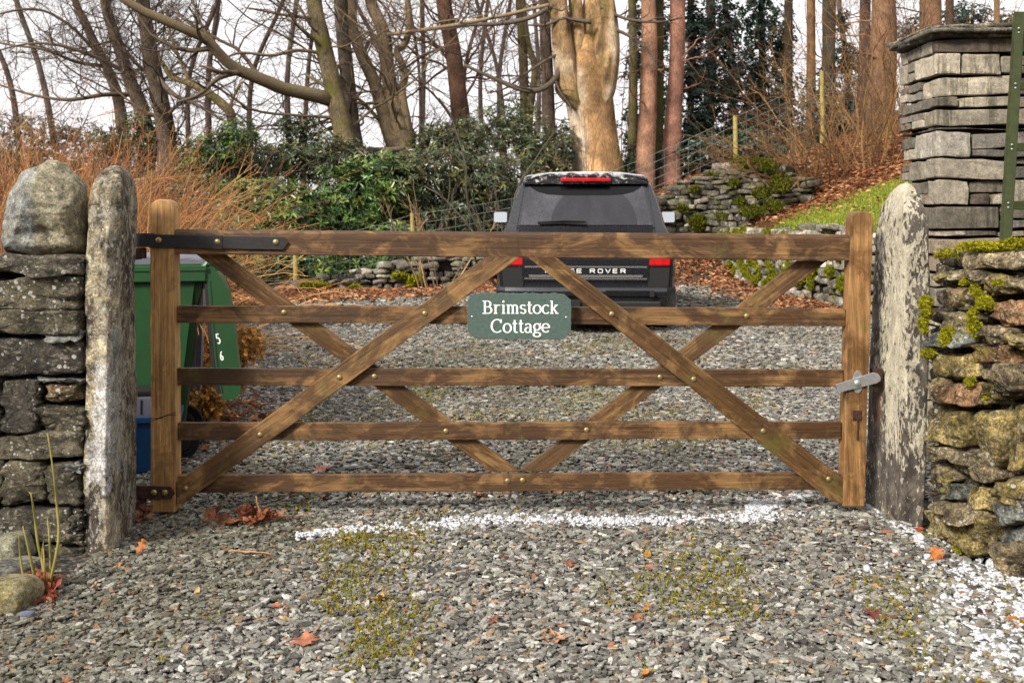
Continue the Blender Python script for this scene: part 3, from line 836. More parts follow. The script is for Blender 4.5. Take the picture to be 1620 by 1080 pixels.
def letters(mb, text, T, thick=.15, thin=.06):
    """T(x, z, y) maps letter units to the world; returns width"""
    x, k = 0.0, 0
    for ch in text:
        st, adv = GL[ch]
        for s in st:
            k += 1; y = k * 4e-5
            Tx = lambda a, b, c, x0=x: T(a + x0, b, c)
            if isinstance(s, tuple) and s[0] == 's': ribbon(mb, s[1], thin, thin, y, Tx, thin * 1.05)
            elif isinstance(s, tuple) and s[0] == 'd':
                q = arc(s[1], s[2], .085, .085, 0, 330, 12); mb.add([Tx(a, b, y) for a, b in q], [list(range(12))])
            else: ribbon(mb, s, thick, thin, y, Tx)
        x += adv
    return x

# ================================================================ slate name sign
SY = GY - .0285
Ss = F / SY
sx = lambda p: (p - CX) / Ss
sz = lambda p: H - (p - HY) / Ss
def sign():
    root = thing('name_sign', 'green slate plaque with clipped corners lettered Brimstock Cottage, fixed to the gate', 'sign', (sx(821), SY, sz(500)))
    rng = np.random.default_rng(3)
    cor = [(739, 474), (752, 463), (893, 465), (904, 475), (903, 526), (891, 537), (752, 536), (740, 525)]
    pts = []
    for i in range(8):
        a, b = np.array(cor[i]), np.array(cor[(i + 1) % 8]); m = max(2, int(np.linalg.norm(b - a) / 5))
        for k in range(m):
            q = a + (b - a) * k / m; j = .7 if a[1] < 470 and b[1] < 470 else .35
            pts.append(q + rng.normal(0, j, 2))
    mb = MB(); prism(mb, [(sx(a), sz(b)) for a, b in pts], SY, SY + .022, .002)
    pl = mb.build('plaque', M['slate_sign'], root)
    for word, x0, x1, yb, yt in (('Brimstock', 763, 883, 496.2, 475.5), ('Cottage', 776.5, 868, 526.2, 504.5)):
        w = sum(GL[c][1] for c in word); kx = (x1 - x0) / (w - .1); kz = yb - yt
        for_mb = MB()
        letters(for_mb, word, lambda a, b, y: (sx(x0 + a * kx), SY - .0006 - y, sz(yb - b * kz)), .145, .062)
        for_mb.build('lettering', M['white_paint'], root)
    for px, py in ((747, 501), (896, 502)):
        b = MB(); dome(b, (sx(px), SY + .0003, sz(py)), .0052, .4, 10); b.build('screw', M['galv'], root, smooth=True)
sign()

# ================================================================ stone posts (lofted slabs)
def slab_post(mb, secs, rng, ns=96, nz=150, rough=.012, crown=.12, paint=None, power=.5):
    """secs: list of (z, [(x, y) corners]) from foot to top; the top is rounded off"""
    zs = np.array([s[0] for s in secs]); cs = np.array([s[1] for s in secs], float)
    z = np.linspace(zs[0], zs[-1], nz); z = zs[0] + (z - zs[0])
    C = np.stack([np.stack([np.interp(z, zs, cs[:, k, d]) for d in (0, 1)], -1) for k in range(cs.shape[1])], 1)   # nz,k,2
    V = np.empty((nz, ns, 3))
    top = zs[-1]
    for j in range(nz):
        c = C[j]; nx = np.roll(c, -1, 0); L = np.linalg.norm(nx - c, axis=1); cum = np.concatenate([[0], np.cumsum(L)])
        s = np.linspace(0, cum[-1], ns, endpoint=False); i = np.clip(np.searchsorted(cum, s, side='right') - 1, 0, len(c) - 1)
        f = ((s - cum[i]) / L[i])[:, None]; r = c[i] * (1 - f) + nx[i] * f
        for _ in range(max(1, ns // 60)): r = r * .5 + .25 * (np.roll(r, 1, 0) + np.roll(r, -1, 0))
        m = r.mean(0); k = np.clip((top - z[j]) / crown, 0, 1)
        sc = (1 - (1 - k) ** 2.3) ** power if k < 1 else 1.0
        V[j, :, :2] = m + (r - m) * max(sc, .03); V[j, :, 2] = z[j]
    N = V.copy(); m = V.mean(1, keepdims=True); d = V - m; d[..., 2] = 0; d = unit(d)
    V = V + d * (fbm(V * np.array([1, 1, .45]), 9, 5, int(rng.integers(1e6)))[..., None] * rough + fbm(V * np.array([1, 1, .5]), 40, 3, 77)[..., None] * rough * .35)
    idx = np.arange(nz * ns).reshape(nz, ns); a, b = idx[:-1], idx[1:]
    q = np.stack([a, np.roll(a, -1, 1), np.roll(b, -1, 1), b], -1).reshape(-1, 4)
    t = paint(V.reshape(-1, 3)) if paint else (.3, .29, .25)
    mb.add(V.reshape(-1, 3), [q, idx[-1][None]], t)

def scr(V):                                   # where a point of the stone shows in the photograph (used to lay out stains and painted light)
    return CX + V[:, 0] * F / V[:, 1], HY + (H - V[:, 2]) * F / V[:, 1]
def post_left():
    root = thing('stone_gatepost', 'rough lichened slab gatepost with a white patch, beside the hinge end of the gate', 'gatepost', (-1.57, 4.05, 0), 'stone gateposts')
    def paint(V):
        X, Y, Z = V.T; px, py = scr(V)
        t = np.tile(np.array([.43, .36, .24]), (len(V), 1))
        n = fbm(V, 16, 5, 3) * 1.3; n2 = fbm(V * np.array([1, 1, .5]), 26, 3, 8)
        t *= (1 + .8 * n2)[:, None]; pb = sstep(fbm(V, 7, 5, 55), .05, .25)[:, None]; t = t * (1 - .6 * pb) + np.array([.10, .07, .05]) * .6 * pb
        front = Y < 4.0
        edge = px + 9 * n                                                           # stains mapped to the slab's faces
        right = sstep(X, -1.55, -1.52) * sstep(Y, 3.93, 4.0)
        t = t * (1 - .35 * right[:, None])  # gate-side face painted darker for shade, besides its stains
        w = (sstep(py + 8 * n, 555, 600) * (1 - sstep(py + 10 * n, 762, 775))) * sstep(edge, 156 - (py - 560) * .10, 157 - (py - 560) * .10) * (1 - sstep(px + 2 * n, 174, 176))
        w = np.maximum(w, (sstep(py, 750, 760) * (1 - sstep(py + 8 * n, 778, 790))) * sstep(px + 4 * n, 160, 164) * (1 - sstep(px + 4 * n, 174, 178)))
        g = sstep(py + 14 * n, 500, 540) * (1 - sstep(py + 14 * n, 730, 760)) * sstep(px, 172, 176) * (1 - sstep(px + 12 * n, 193, 200))
        t = t * (1 - g[:, None]) + np.array([.33, .325, .29]) * (1 + .2 * n2[:, None]) * g[:, None]
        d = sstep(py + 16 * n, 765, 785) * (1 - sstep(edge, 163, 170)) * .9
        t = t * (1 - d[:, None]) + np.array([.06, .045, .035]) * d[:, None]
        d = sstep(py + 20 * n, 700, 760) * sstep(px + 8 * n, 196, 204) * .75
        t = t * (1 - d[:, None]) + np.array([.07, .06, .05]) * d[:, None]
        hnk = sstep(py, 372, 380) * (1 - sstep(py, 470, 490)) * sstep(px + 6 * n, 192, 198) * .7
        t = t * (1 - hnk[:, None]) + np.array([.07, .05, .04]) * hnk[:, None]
        return t * (1 - w[:, None]) + np.array([.70, .68, .66]) * (1 + .06 * n2[:, None]) * w[:, None]
    mb = MB()
    top = H + (345 - 260) * 4.0 / F
    secs = [(-.1, [(-1.605, 3.90), (-1.505, 3.85), (-1.485, 3.89), (-1.545, 4.27), (-1.66, 4.27)]),
            (.5, [(-1.60, 3.90), (-1.505, 3.86), (-1.485, 3.90), (-1.53, 4.25), (-1.65, 4.27)]),
            (1.1, [(-1.60, 3.92), (-1.505, 3.87), (-1.475, 3.91), (-1.53, 4.24), (-1.65, 4.25)]),
            (top, [(-1.585, 3.95), (-1.50, 3.91), (-1.465, 3.93), (-1.50, 4.18), (-1.62, 4.22)])]
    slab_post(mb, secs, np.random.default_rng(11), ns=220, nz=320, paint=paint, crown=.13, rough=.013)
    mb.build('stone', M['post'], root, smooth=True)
    # pins that carry the gate
    for kt, kb, m in ((392, 409, 'rust_iron'), (789, 800, 'rust_iron')):
        mb = MB(); x = X_(221)
        tubes(mb, [[x, GY + .02, Z_(kt)], [x, GY + .02, Z_((kt + kb) / 2)], [x, GY + .02, Z_(kb)]], [.021] * 3, 14)
        box(mb, (-1.60, GY - .10, Z_(kb) - .004), (x, GY + .035, Z_(kt) - .004), .004)
        box(mb, (-1.575, GY - .17, Z_(kb) - .05), (-1.533, GY - .09, Z_(kt) + .06), .006)
        mb.build('hinge_pin', M[m], root)
post_left()

def post_right():
    root = thing('stone_gatepost', 'pale streaked slab gatepost with a rounded head, beside the latch end of the gate', 'gatepost', (1.62, 4.3, 0), 'stone gateposts')
    def paint(V):
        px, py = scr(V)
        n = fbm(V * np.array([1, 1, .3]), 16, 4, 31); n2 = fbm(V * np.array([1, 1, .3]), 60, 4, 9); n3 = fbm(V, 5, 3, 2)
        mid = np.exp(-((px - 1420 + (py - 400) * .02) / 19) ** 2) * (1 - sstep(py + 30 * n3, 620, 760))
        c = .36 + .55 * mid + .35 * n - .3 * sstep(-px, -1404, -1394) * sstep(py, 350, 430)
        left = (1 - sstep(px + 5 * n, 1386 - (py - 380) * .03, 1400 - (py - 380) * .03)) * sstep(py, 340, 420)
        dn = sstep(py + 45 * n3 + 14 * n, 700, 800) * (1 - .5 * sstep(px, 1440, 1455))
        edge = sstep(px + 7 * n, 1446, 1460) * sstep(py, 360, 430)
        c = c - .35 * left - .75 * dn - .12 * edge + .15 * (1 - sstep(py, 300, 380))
        rst = np.exp(-((px - 1390) / 5) ** 2) * sstep(py, 585, 600) * (1 - sstep(py + 8 * n, 650, 690)) * .8
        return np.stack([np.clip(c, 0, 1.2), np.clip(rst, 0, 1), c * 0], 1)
    mb = MB()
    k = lambda Y, px: (px - CX) * Y / F
    def sec(pl, pa, pr): return [(k(4.5, pl), 4.5), (k(4.2, pa), 4.2), (k(4.2, pr), 4.2), (k(4.45, pr + 2), 4.5)]
    top = H + (345 - 289) * 4.3 / F
    secs = [(-.1, sec(1366, 1432, 1458)), (H - 455 * 4.4 / F, sec(1368, 1430, 1461)), (H - 255 * 4.3 / F, sec(1374, 1432, 1468)), (H - 100 * 4.3 / F, sec(1379, 1432, 1471)), (H - 20 * 4.3 / F, sec(1386, 1430, 1469)), (top, sec(1394, 1428, 1460))]
    slab_post(mb, secs, np.random.default_rng(12), ns=160, nz=240, paint=paint, crown=.2, rough=.009, power=.55)
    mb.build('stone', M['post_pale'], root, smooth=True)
    mb = MB(); box(mb, (X_(1384), GY + .015, Z_(613)), (X_(1399), GY + .06, Z_(585)), .003)
    tubes(mb, [[X_(1378), GY + .0, Z_(601)], [X_(1384), GY - .004, Z_(600)], [X_(1392), GY + .002, Z_(601)], [X_(1397), GY + .03, Z_(604)]], [.006] * 4, 8)
    mb.build('latch_keeper', M['rust_iron'], root)
post_right()
# ================================================================ left-hand pillar
def plane_px(px, py, O, U, N):
    """photo pixel -> (u, v) on the vertical plane through O along U"""
    d = np.array([(px - CX) / F, 1.0, -(py - HY) / F]); C = np.array([0, 0, H])
    t = np.dot(N, O - C) / np.dot(N, d); p = C + d * t
    return np.dot(p - O, U), p[2] - O[2]

def pillar():
    rng = np.random.default_rng(21)
    O, U, V, N = np.array([-1.6, 3.9, 0.0]), np.array([1., 0, 0]), np.array([0, 0, 1.]), np.array([0, -1., 0])
    root = thing('stone_pillar', 'dark dry-stone pillar with white lichen spots left of the gate, carrying a boulder', 'wall', (-1.75, 4.05, 0))
    st = [(-60, 404, 131, 433, .20), (-60, 438, 127, 491, .15), (-60, 493, 131, 526, .12), (76, 521, 134, 535, .30), (-60, 533, 132, 596, .12),
          (5, 600, 60, 686, .11), (-60, 600, 2, 688, .11), (57, 597, 132, 604, .26), (61, 605, 133, 644, .15), (59, 643, 134, 686, .11), (-60, 688, 133, 724, .19),
          (-60, 728, 5, 802, .13), (6, 728, 69, 801, .13), (75, 733, 129, 801, .13), (112, 735, 134, 747, .28), (-60, 803, 115, 852, .12), (118, 806, 132, 836, .11),
          (62, 838, 130, 852, .13), (93, 848, 134, 862, .2), (-60, 853, 62, 885, .12), (60, 862, 134, 886, .11)]
    mb = MB()
    for k, (x0, y0, x1, y1, b) in enumerate(st):
        poly = inset_box_poly(x0, y0, x1, y1, rng, .12, .42 if k == 8 else .2)
        if k == 8: poly = [(97 + 36 * math.cos(a), 624 + 19 * math.sin(a)) for a in np.linspace(0, 2 * math.pi, 18, endpoint=False)]
        uv = [plane_px(a, c, O, U, N) for a, c in poly]
        warm = rng.uniform(.95, 1.2)
        tint = np.array([b * .68 * warm, b * .59 * warm, b * .45])
        if b > .25: tint = np.array([b, b * 1.0, b * .95])
        if k == 8: tint = np.array([.17, .12, .06])
        outline_rock(mb, uv, O, U, V, N, .15, rng, 13 if k != 8 else 3, 72, 21, .014, tint, .020, off=-.13 + rng.uniform(-.012, .012))
    # the courses run on to the left, out of the picture
    z = 0.0
    while z < 1.08:
        h = rng.uniform(.09, .16); x = -1.6 - .6 + rng.uniform(0, .1)
        x = -2.19
        while x > -2.9:
            w = rng.uniform(.15, .4); rock(mb, (x - w / 2, 4.05, z + h / 2), (w, .32, h), rng, 7, 4, 4, .05, None, np.array([.13, .12, .1]) * rng.uniform(.8, 1.3)); x -= w + .008
        z += h + .006
    mb.build('stonework', M['pillar'], root, smooth=True)
    mb = MB(); box(mb, (-2.9, 3.965, -.1), (-1.62, 4.2, 1.06)); mb.build('wall_core', M['core'], root)
    # boulder
    b = thing('boulder', 'pale peaked boulder sitting on top of the dark stone pillar', 'boulder', (-1.73, 4.05, 1.1))
    O2 = np.array([-1.6, 3.99, 0.0])
    out = [(12, 403), (9, 372), (11, 335), (18, 312), (34, 294), (50, 275), (70, 259), (82, 252), (96, 255), (108, 268), (119, 283), (131, 296), (137, 309), (137, 340), (135, 375), (134, 402), (95, 407), (50, 407)]
    uv = [plane_px(x, y, O2, U, N) for x, y in out]
    mb = MB(); outline_rock(mb, uv, O2, U, V, N, .13, rng, 2.3, 120, 60, .020, (.27, .245, .17), .008, facets=((-.7, .3, .8, .84), (.5, .45, .9, .90), (.1, -.3, 1, .93)))
    v = mb.v[-1]; t = np.tile(np.array([.40, .355, .24]), (len(v), 1))
    px, py = scr(v); n = fbm(v, 9, 4, 41)
    lb = 1 - sstep(px + 14 * n, 40, 62)
    t = t * (1 - lb[:, None]) + np.array([.32, .325, .31]) * lb[:, None]  # cool skylight on the left side painted into the tint
    wm = sstep(n + (px - 80) / 120, .3, .7)[:, None] * sstep(py, 310, 340)[:, None]
    t = t * (1 - .6 * wm) + np.array([.30, .215, .12]) * .6 * wm  # right side painted darker and warmer, standing in for shade
    mb.c[-1] = t
    mb.build('boulder_stone', M['boulder'], b, smooth=True)
pillar()

# ================================================================ right-hand low wall
def low_wall():
    rng = np.random.default_rng(33)
    A, B = np.array([1.632, 4.10]), np.array([1.77, 3.545])
    d = (B - A) / np.linalg.norm(B - A)
    O, U, V = np.array([A[0], A[1], 0.0]), np.array([d[0], d[1], 0.0]), np.array([0, 0, 1.]); N = np.array([d[1], -d[0], 0.0])
    if N[0] > 0: N = -N
    root = thing('dry_stone_wall', 'low brown dry-stone wall hung with bright moss, right of the latch post', 'wall', (1.85, 3.6, 0))
    st = [(1503, 400, 1630, 427, 0), (1474, 430, 1536, 447, 0), (1562, 434, 1602, 467, 1), (1600, 429, 1632, 470, 0), (1536, 428, 1562, 450, 0), (1480, 451, 1556, 490, 3), (1566, 475, 1632, 514, 2), (1482, 493, 1536, 541, 0), (1472, 521, 1530, 549, 4),
          (1556, 513, 1605, 545, 0), (1604, 528, 1632, 549, 1), (1545, 547, 1612, 575, 2), (1467, 558, 1545, 602, 1), (1573, 577, 1632, 630, 0), (1545, 579, 1572, 602, 0), (1467, 600, 1490, 634, 0), (1488, 606, 1562, 640, 2), (1560, 606, 1576, 640, 1),
          (1474, 645, 1536, 707, 1), (1538, 645, 1593, 744, 1), (1591, 636, 1632, 753, 1), (1466, 704, 1529, 730, 0), (1503, 712, 1569, 761, 0), (1466, 731, 1505, 764, 0), (1475, 764, 1524, 793, 4), (1520, 768, 1580, 808, 1), (1577, 758, 1632, 800, 1),
          (1482, 794, 1548, 830, 0), (1580, 790, 1632, 834, 4), (1464, 808, 1538, 852, 1), (1545, 816, 1578, 862, 1), (1575, 834, 1632, 864, 4), (1498, 851, 1569, 880, 1), (1568, 853, 1632, 903, 0), (1583, 900, 1640, 932, 0), (1467, 640, 1478, 700, 0), (1466, 850, 1500, 866, 0)]
    cols = [(.23, .18, .105), (.25, .19, .07), (.25, .14, .07), (.36, .25, .165), (.15, .16, .145)]
    mb = MB()
    for x0, y0, x1, y1, k in st:
        poly = inset_box_poly(x0, y0, x1, y1, rng, .2, .38)
        uv = [plane_px(a, c, O, U, N) for a, c in poly]; mu = np.mean(uv, 0); uv = mu + (np.array(uv) - mu) * np.array([.965, .93])
        outline_rock(mb, uv, O, U, V, N, .15, rng, 7, 48, 19, .017, np.array(cols[k]) * rng.uniform(.7, 1.35), .014, off=-.12 + rng.uniform(-.035, .035), facets=[(*rng.normal(0, .35, 2), 1, rng.uniform(.88, 1.02)) for _ in range(3)])
    u0 = plane_px(1632, 700, O, U, N)[0]      # courses outside the picture, towards the road
    z = 0.0
    while z < 1.1:
        h = rng.uniform(.07, .14); u = u0 + rng.uniform(-.03, .05)
        while u < u0 + 1.3:
            w = rng.uniform(.14, .36); c = O + U * (u + w / 2) - N * .13 + V * (z + h / 2)
            rock(mb, c, (w, .3, h), rng, 5, 4, 5, .07, rotm(0, 0, math.atan2(d[1], d[0])), np.array(cols[rng.integers(0, 3)]) * rng.uniform(.8, 1.25)); u += w + .006
        z += h + .004
    for v in np.arange(0.0, 1.06, .075):                 # small packing stones seen in the joints
        u = -.10 + rng.uniform(0, .05)
        while u < .95:
            w = rng.uniform(.07, .2); rock(mb, O + U * (u + w / 2) - N * rng.uniform(.13, .17) + V * (v + .04), (w, .16, rng.uniform(.05, .095)), rng, 6, 4, 6, .1, rotm(rng.normal(0, .15), rng.normal(0, .15), math.atan2(d[1], d[0])), np.array([.07, .055, .037]) * rng.uniform(.5, 1.2)); u += w
    mb.build('stonework', M['wallstone'], root, smooth=True)
    mb = MB(); bm = bmesh.new()
    c = O + U * .95 - N * .23 + V * .45
    bmesh.ops.create_cube(bm, size=1, matrix=Matrix.Translation(c) @ Matrix.Rotation(math.atan2(d[1], d[0]), 4, 'Z') @ Matrix.Diagonal((2.0, .12, 1.0, 1)))
    mb.bm(bm); mb.build('wall_core', M['core'], root)
    # moss cushions: many short tufts
    mm = MB()
    for x, y, rx, ry, k in ((1490, 408, 9, 11, 150), (1540, 395, 32, 7, 420), (1610, 390, 18, 7, 300), (1474, 482, 9, 20, 330), (1470, 515, 7, 14, 160), (1556, 458, 10, 13, 230), (1566, 480, 10, 12, 210), (1551, 508, 8, 26, 300), (1506, 535, 8, 18, 230),
                            (1476, 558, 8, 8, 110), (1538, 447, 6, 7, 90), (1545, 604, 6, 7, 60), (1573, 630, 7, 10, 90), (1612, 775, 12, 10, 200), (1472, 845, 14, 5, 80), (1520, 870, 14, 8, 70), (1590, 448, 6, 4, 40)):
        for _ in range(int(k * 3.2)):
            a, r = rng.uniform(0, 2 * math.pi), math.sqrt(rng.random())
            u, v = plane_px(x + rx * r * math.cos(a), y + ry * r * math.sin(a), O, U, N)
            if vnoise(np.array([[u * 28, v * 28, 3.]]))[0] + (1 - r) * .6 < .5: continue
            w = .012 + .026 * math.sqrt(max(0, 1 - r * r)) + rng.uniform(-.010, .008)
            if y < 412: w = rng.uniform(-.16, .03)
            p = O + U * u + V * (v + (.012 if y < 412 else 0)) + N * w
            mm_p.append((p, N * .7 + np.array([0, 0, .55]), .5 + .5 * r))
    pos = np.array([q[0] for q in mm_p]); nr = np.array([q[1] for q in mm_p]); mm_p.clear()
    tufts(mm, pos, nr, .0095, rng)
    o = mm.build('moss', M['moss'], root); o['kind'] = 'stuff'; o['label'] = 'bright yellow-green moss cushions'
mm_p = []
def tufts(mb, pos, nrm, size, rng, cols=((.30, .285, .014), (.40, .35, .02), (.15, .16, .013)), k=5, wide=.45):
    n = len(pos); pos = np.repeat(pos, k, 0); nrm = np.repeat(unit(np.asarray(nrm, float)), k, 0)
    d = unit(nrm + rng.normal(size=(n * k, 3)) * .75); s = unit(np.cross(d, rng.normal(size=(n * k, 3))))
    L = size * rng.uniform(.6, 1.4, (n * k, 1)); w = L * wide
    b = pos + rng.normal(size=pos.shape) * size * .25 - d * L * .3
    V = np.stack([b - s * w * .5, b + s * w * .5, b + d * L + s * w * .12, b + d * L - s * w * .12], 1)
    c = np.array(cols)[rng.integers(0, len(cols), n * k)] * rng.uniform(.7, 1.3, (n * k, 1))
    mb.add(V.reshape(-1, 3), np.arange(n * k * 4).reshape(-1, 4), np.repeat(c, 4, 0))
low_wall()

# ================================================================ tall slate wall
def slate_wall():
    rng = np.random.default_rng(44)
    Y0 = 5.6; s = F / Y0
    root = thing('slate_wall', 'tall end of a grey slate wall under rough coping slabs, behind the right gatepost', 'wall', (3.1, Y0 + .3, 0))
    X0 = (1481 - CX) / s
    ztop = H - (61 - HY) / s
    rows = [22, 36, 33, 18, 30, 6, 45, 33, 42, 37, 12, 28, 30, 22, 34, 28, 36, 24, 30, 33, 28, 30, 35, 26, 30, 36, 30]
    z = ztop
    mb = MB(); DY = .52
    for k, rpx in enumerate(rows):
        h = rpx / s
        if z < -.05: break
        zc = z - h / 2; hh = h - rng.uniform(.009, .019)
        if rpx < 14:                                    # thin levelling course
            x = X0 + .01
            while x < X0 + 1.9:
                w = rng.uniform(.2, .45); mb_box(mb, (x + w / 2, Y0 + .08 + rng.uniform(0, .02), zc), (w - .01, .16, hh), rng, slate_tint(rng)); x += w
            yy = Y0
            while yy < Y0 + DY: w = rng.uniform(.1, .25); mb_box(mb, (X0 + .09, yy + w / 2, zc), (.16, w - .01, hh), rng, slate_tint(rng)); yy += w
            z -= h; continue
        # corner stone shows on both faces
        qx = [.9, .13, .40, .12, .62, 0, .19, .38, .17, .34, .5][k] if k < 11 else rng.uniform(.15, .4)
        qy = [.06, .30, .20, .26, .17, 0, .30, .17, .12, .16, .15][k] if k < 11 else rng.uniform(.12, .3)
        j = rng.uniform(-.012, .016)
        mb_box(mb, (X0 + j + qx / 2, Y0 + j + qy / 2, zc), (qx, qy, hh), rng, slate_tint(rng, .30 if k not in (0, 4, 9) else .12))
        x = X0 + j + qx + .008
        while x < X0 + 1.9:
            w = rng.uniform(.2, .5); dz = rng.uniform(-.03, .012)
            if hh > .09 and rng.random() < .62:          # two thin stones on top of each other
                sp = rng.uniform(.3, .7)
                mb_box(mb, (x + w / 2, Y0 + .1 - dz, zc + hh / 2 - hh * sp / 2 + .002), (w - .01, .2, hh * sp - .008), rng, slate_tint(rng))
                w1 = w * rng.uniform(.4, .65)
                mb_box(mb, (x + w1 / 2, Y0 + .1 - dz * .5, zc - hh / 2 + hh * (1 - sp) / 2), (w1 - .008, .2, hh * (1 - sp) - .006), rng, slate_tint(rng))
                mb_box(mb, (x + w1 + (w - w1) / 2, Y0 + .1 + dz * .5, zc - hh / 2 + hh * (1 - sp) / 2), (w - w1 - .01, .2, hh * (1 - sp) - .006), rng, slate_tint(rng))
            else: mb_box(mb, (x + w / 2, Y0 + .1 - dz, zc), (w - .01, .2, hh), rng, slate_tint(rng))
            x += w
        y = Y0 + j + qy + .006
        while y < Y0 + DY - .03:
            w = min(rng.uniform(.08, .24), Y0 + DY - y); dz = rng.uniform(-.014, .012)
            n2 = 1 if hh < .07 or rng.random() < .4 else 2
            for q in range(n2):
                hq = hh / n2
                mb_box(mb, (X0 + .1 - dz * (1 if q else .4), y + w / 2, zc + hh / 2 - hq * (q + .5)), (.2, w - .006, hq - (.005 if n2 > 1 else 0)), rng, slate_tint(rng))
            y += w
        z -= h
    mb.build('stonework', M['slate'], root)
    mb = MB(); box(mb, (X0 + .05, Y0 + .05, -.1), (X0 + 1.9, Y0 + DY - .05, ztop - .005)); mb.build('wall_core', M['core'], root)
    # coping: thin rough slabs, in two or three overlapping layers
    mb = MB()
    for L, (zz, ov) in enumerate(((ztop + .014, .05), (ztop + .038, .085), (ztop + .060, .06))):
        x = X0 - ov * .8
        while x < X0 + 1.95:
            w = rng.uniform(.3, .6); a, b = x, x + w
            pts = []
            for (px0, py0), (px1, py1) in (((a, Y0 - ov), (b, Y0 - ov)), ((b, Y0 - ov), (b, Y0 + DY + ov)), ((b, Y0 + DY + ov), (a, Y0 + DY + ov)), ((a, Y0 + DY + ov), (a, Y0 - ov))):
                for t in np.linspace(0, 1, 7)[:-1]: pts.append((px0 + (px1 - px0) * t + rng.normal(0, .012), py0 + (py1 - py0) * t + rng.normal(0, .014)))
            uv = pts
            outline_rock(mb, uv, np.array([0, 0, zz + rng.uniform(-.006, .006)]), np.array([1., 0, 0]), np.array([0, 1., 0]), np.array([0, 0, 1.]), .016, rng, 9, 60, 9, .006, slate_tint(rng, .11), 0)
            x = b - .01
    o = mb.build('coping', M['farstone'], root, smooth=True); o['label'] = 'rough dark coping slabs'

def slate_tint(rng, b=.20):
    v = b * math.exp(rng.normal(0, .36)); r = rng.random()
    return np.array([v * 1.1, v * .96, v * .74]) if r < .75 else (np.array([v * .95, v * .87, v * .73]) if r < .93 else np.array([v * .8, v * .62, v * .45]))
def mb_box(mb, c, size, rng, tint):
    v, f = cube_tmpl(6)
    v = np.sign(v) * (1 - (1 - np.abs(v)) ** 2.6)
    p = v / (np.abs(v) ** 26).sum(1, keepdims=True) ** (1 / 26)
    sz = np.asarray(size) / 2
    q = p * sz
    sd = int(rng.integers(1, 1 << 20)); o = rng.uniform(0, 60, 3)
    q = q + p * (fbm(q * 16 + o, 1, 3, sd) * .006)[:, None]
    for ax in (0, 2):                                    # edges not quite parallel
        k = rng.normal(0, .03); q[:, 2 - ax] += q[:, ax] * k * (1 if ax == 0 else .5)
    # rain streaks run down some of the pale faces
    cc = np.tile(np.asarray(tint, float), (len(q), 1))
    mb.add(q + np.asarray(c), f, cc)
slate_wall()

def ladder():
    Y0 = 5.05; s = F / Y0
    root = thing('wooden_ladder', 'dark green painted ladder leaning on the tall slate wall at the right edge', 'ladder', ((1600 - CX) / s, Y0, 0))
    def W_(px, py, Y): return P(px, py, Y)
    ft, hd = W_(1580, 560, 4.9), W_(1612, 25, 5.42)
    ax = unit(hd - ft)
    for dx in (0, .46):
        mb = MB(); bm = bmesh.new(); bmesh.ops.create_cube(bm, size=1)
        for v in bm.verts: v.co = Vector((v.co.x * .052, v.co.y * .03, v.co.z * np.linalg.norm(hd - ft) * 1.02))
        bmesh.ops.bevel(bm, geom=bm.edges[:], offset=.004, segments=2, affect='EDGES')
        q = Vector(ax).to_track_quat('Z', 'Y').to_matrix().to_4x4()
        q = Matrix(((1, 0, ax[0], 0), (0, ax[2], ax[1], 0), (0, -ax[1], ax[2], 0), (0, 0, 0, 1)))
        c = (ft + hd) / 2 + np.array([dx, 0, 0])
        mb.bm(bm, Matrix.Translation(c) @ q)
        mb.build('side_rail', M['green_paint'], root)
    for py in (52, 146, 246, 338, 430, 520):
        t = (560 - py) / 535; p = ft + (hd - ft) * t
        mb = MB(); box(mb, p + np.array([.02, -.014, -.021]), p + np.array([.45, .012, .021]), .003); o = mb.build('rung', M['green_paint'], root)
        for dz in (-.011, .011):
            b = MB(); dome(b, p + np.array([-.006, -.021, dz]), .0055, .6, 8); b.build('bolt', M['galv'], o)
ladder()

# ================================================================ dry walls round the end of the drive
def drywall(mb, pts, ztop, rng, th=.42, depth=.26, rowh=(.07, .15), lens=(.12, .36), tint=(.2, .19, .165), n=3, zb=None):
    pts = np.asarray(pts, float); L = np.linalg.norm(np.diff(pts, axis=0), axis=1); cum = np.concatenate([[0], np.cumsum(L)])
    at = lambda u: (np.interp(u, cum, pts[:, 0]), np.interp(u, cum, pts[:, 1]))
    zbm = zb if zb else (lambda x, y: float(hgt(x, y)))
    z = -.1
    while z < 3.2:
        h = rng.uniform(*rowh); u = rng.uniform(0, .1)
        while u < cum[-1]:
            w = rng.uniform(*lens); x, y = at(u + w / 2); x2, y2 = at(min(u + w / 2 + .05, cum[-1])); x1, y1 = at(u + w / 2 - .05)
            a = math.atan2(y2 - y1, x2 - x1)
            b, t = zbm(x, y), ztop(u + w / 2, x, y) + rng.uniform(-.05, .06)
            if b - .12 < z + h / 2 < t:
                rock(mb, (x + rng.normal(0, .015), y + rng.normal(0, .03), z + h / 2), (w * 1.02, depth + rng.uniform(0, .12), h * rng.uniform(.85, 1.18)), rng, 7, n, 9, .10,
                     rotm(rng.normal(0, .1), rng.normal(0, .09), a + rng.normal(0, .08)), np.array(tint) * math.exp(rng.normal(0, .45)) * np.array([1, rng.uniform(.9, 1.02), rng.uniform(.78, 1)]), (.62, .98))
            u += w + .004
        z += h * .97
    return at, cum

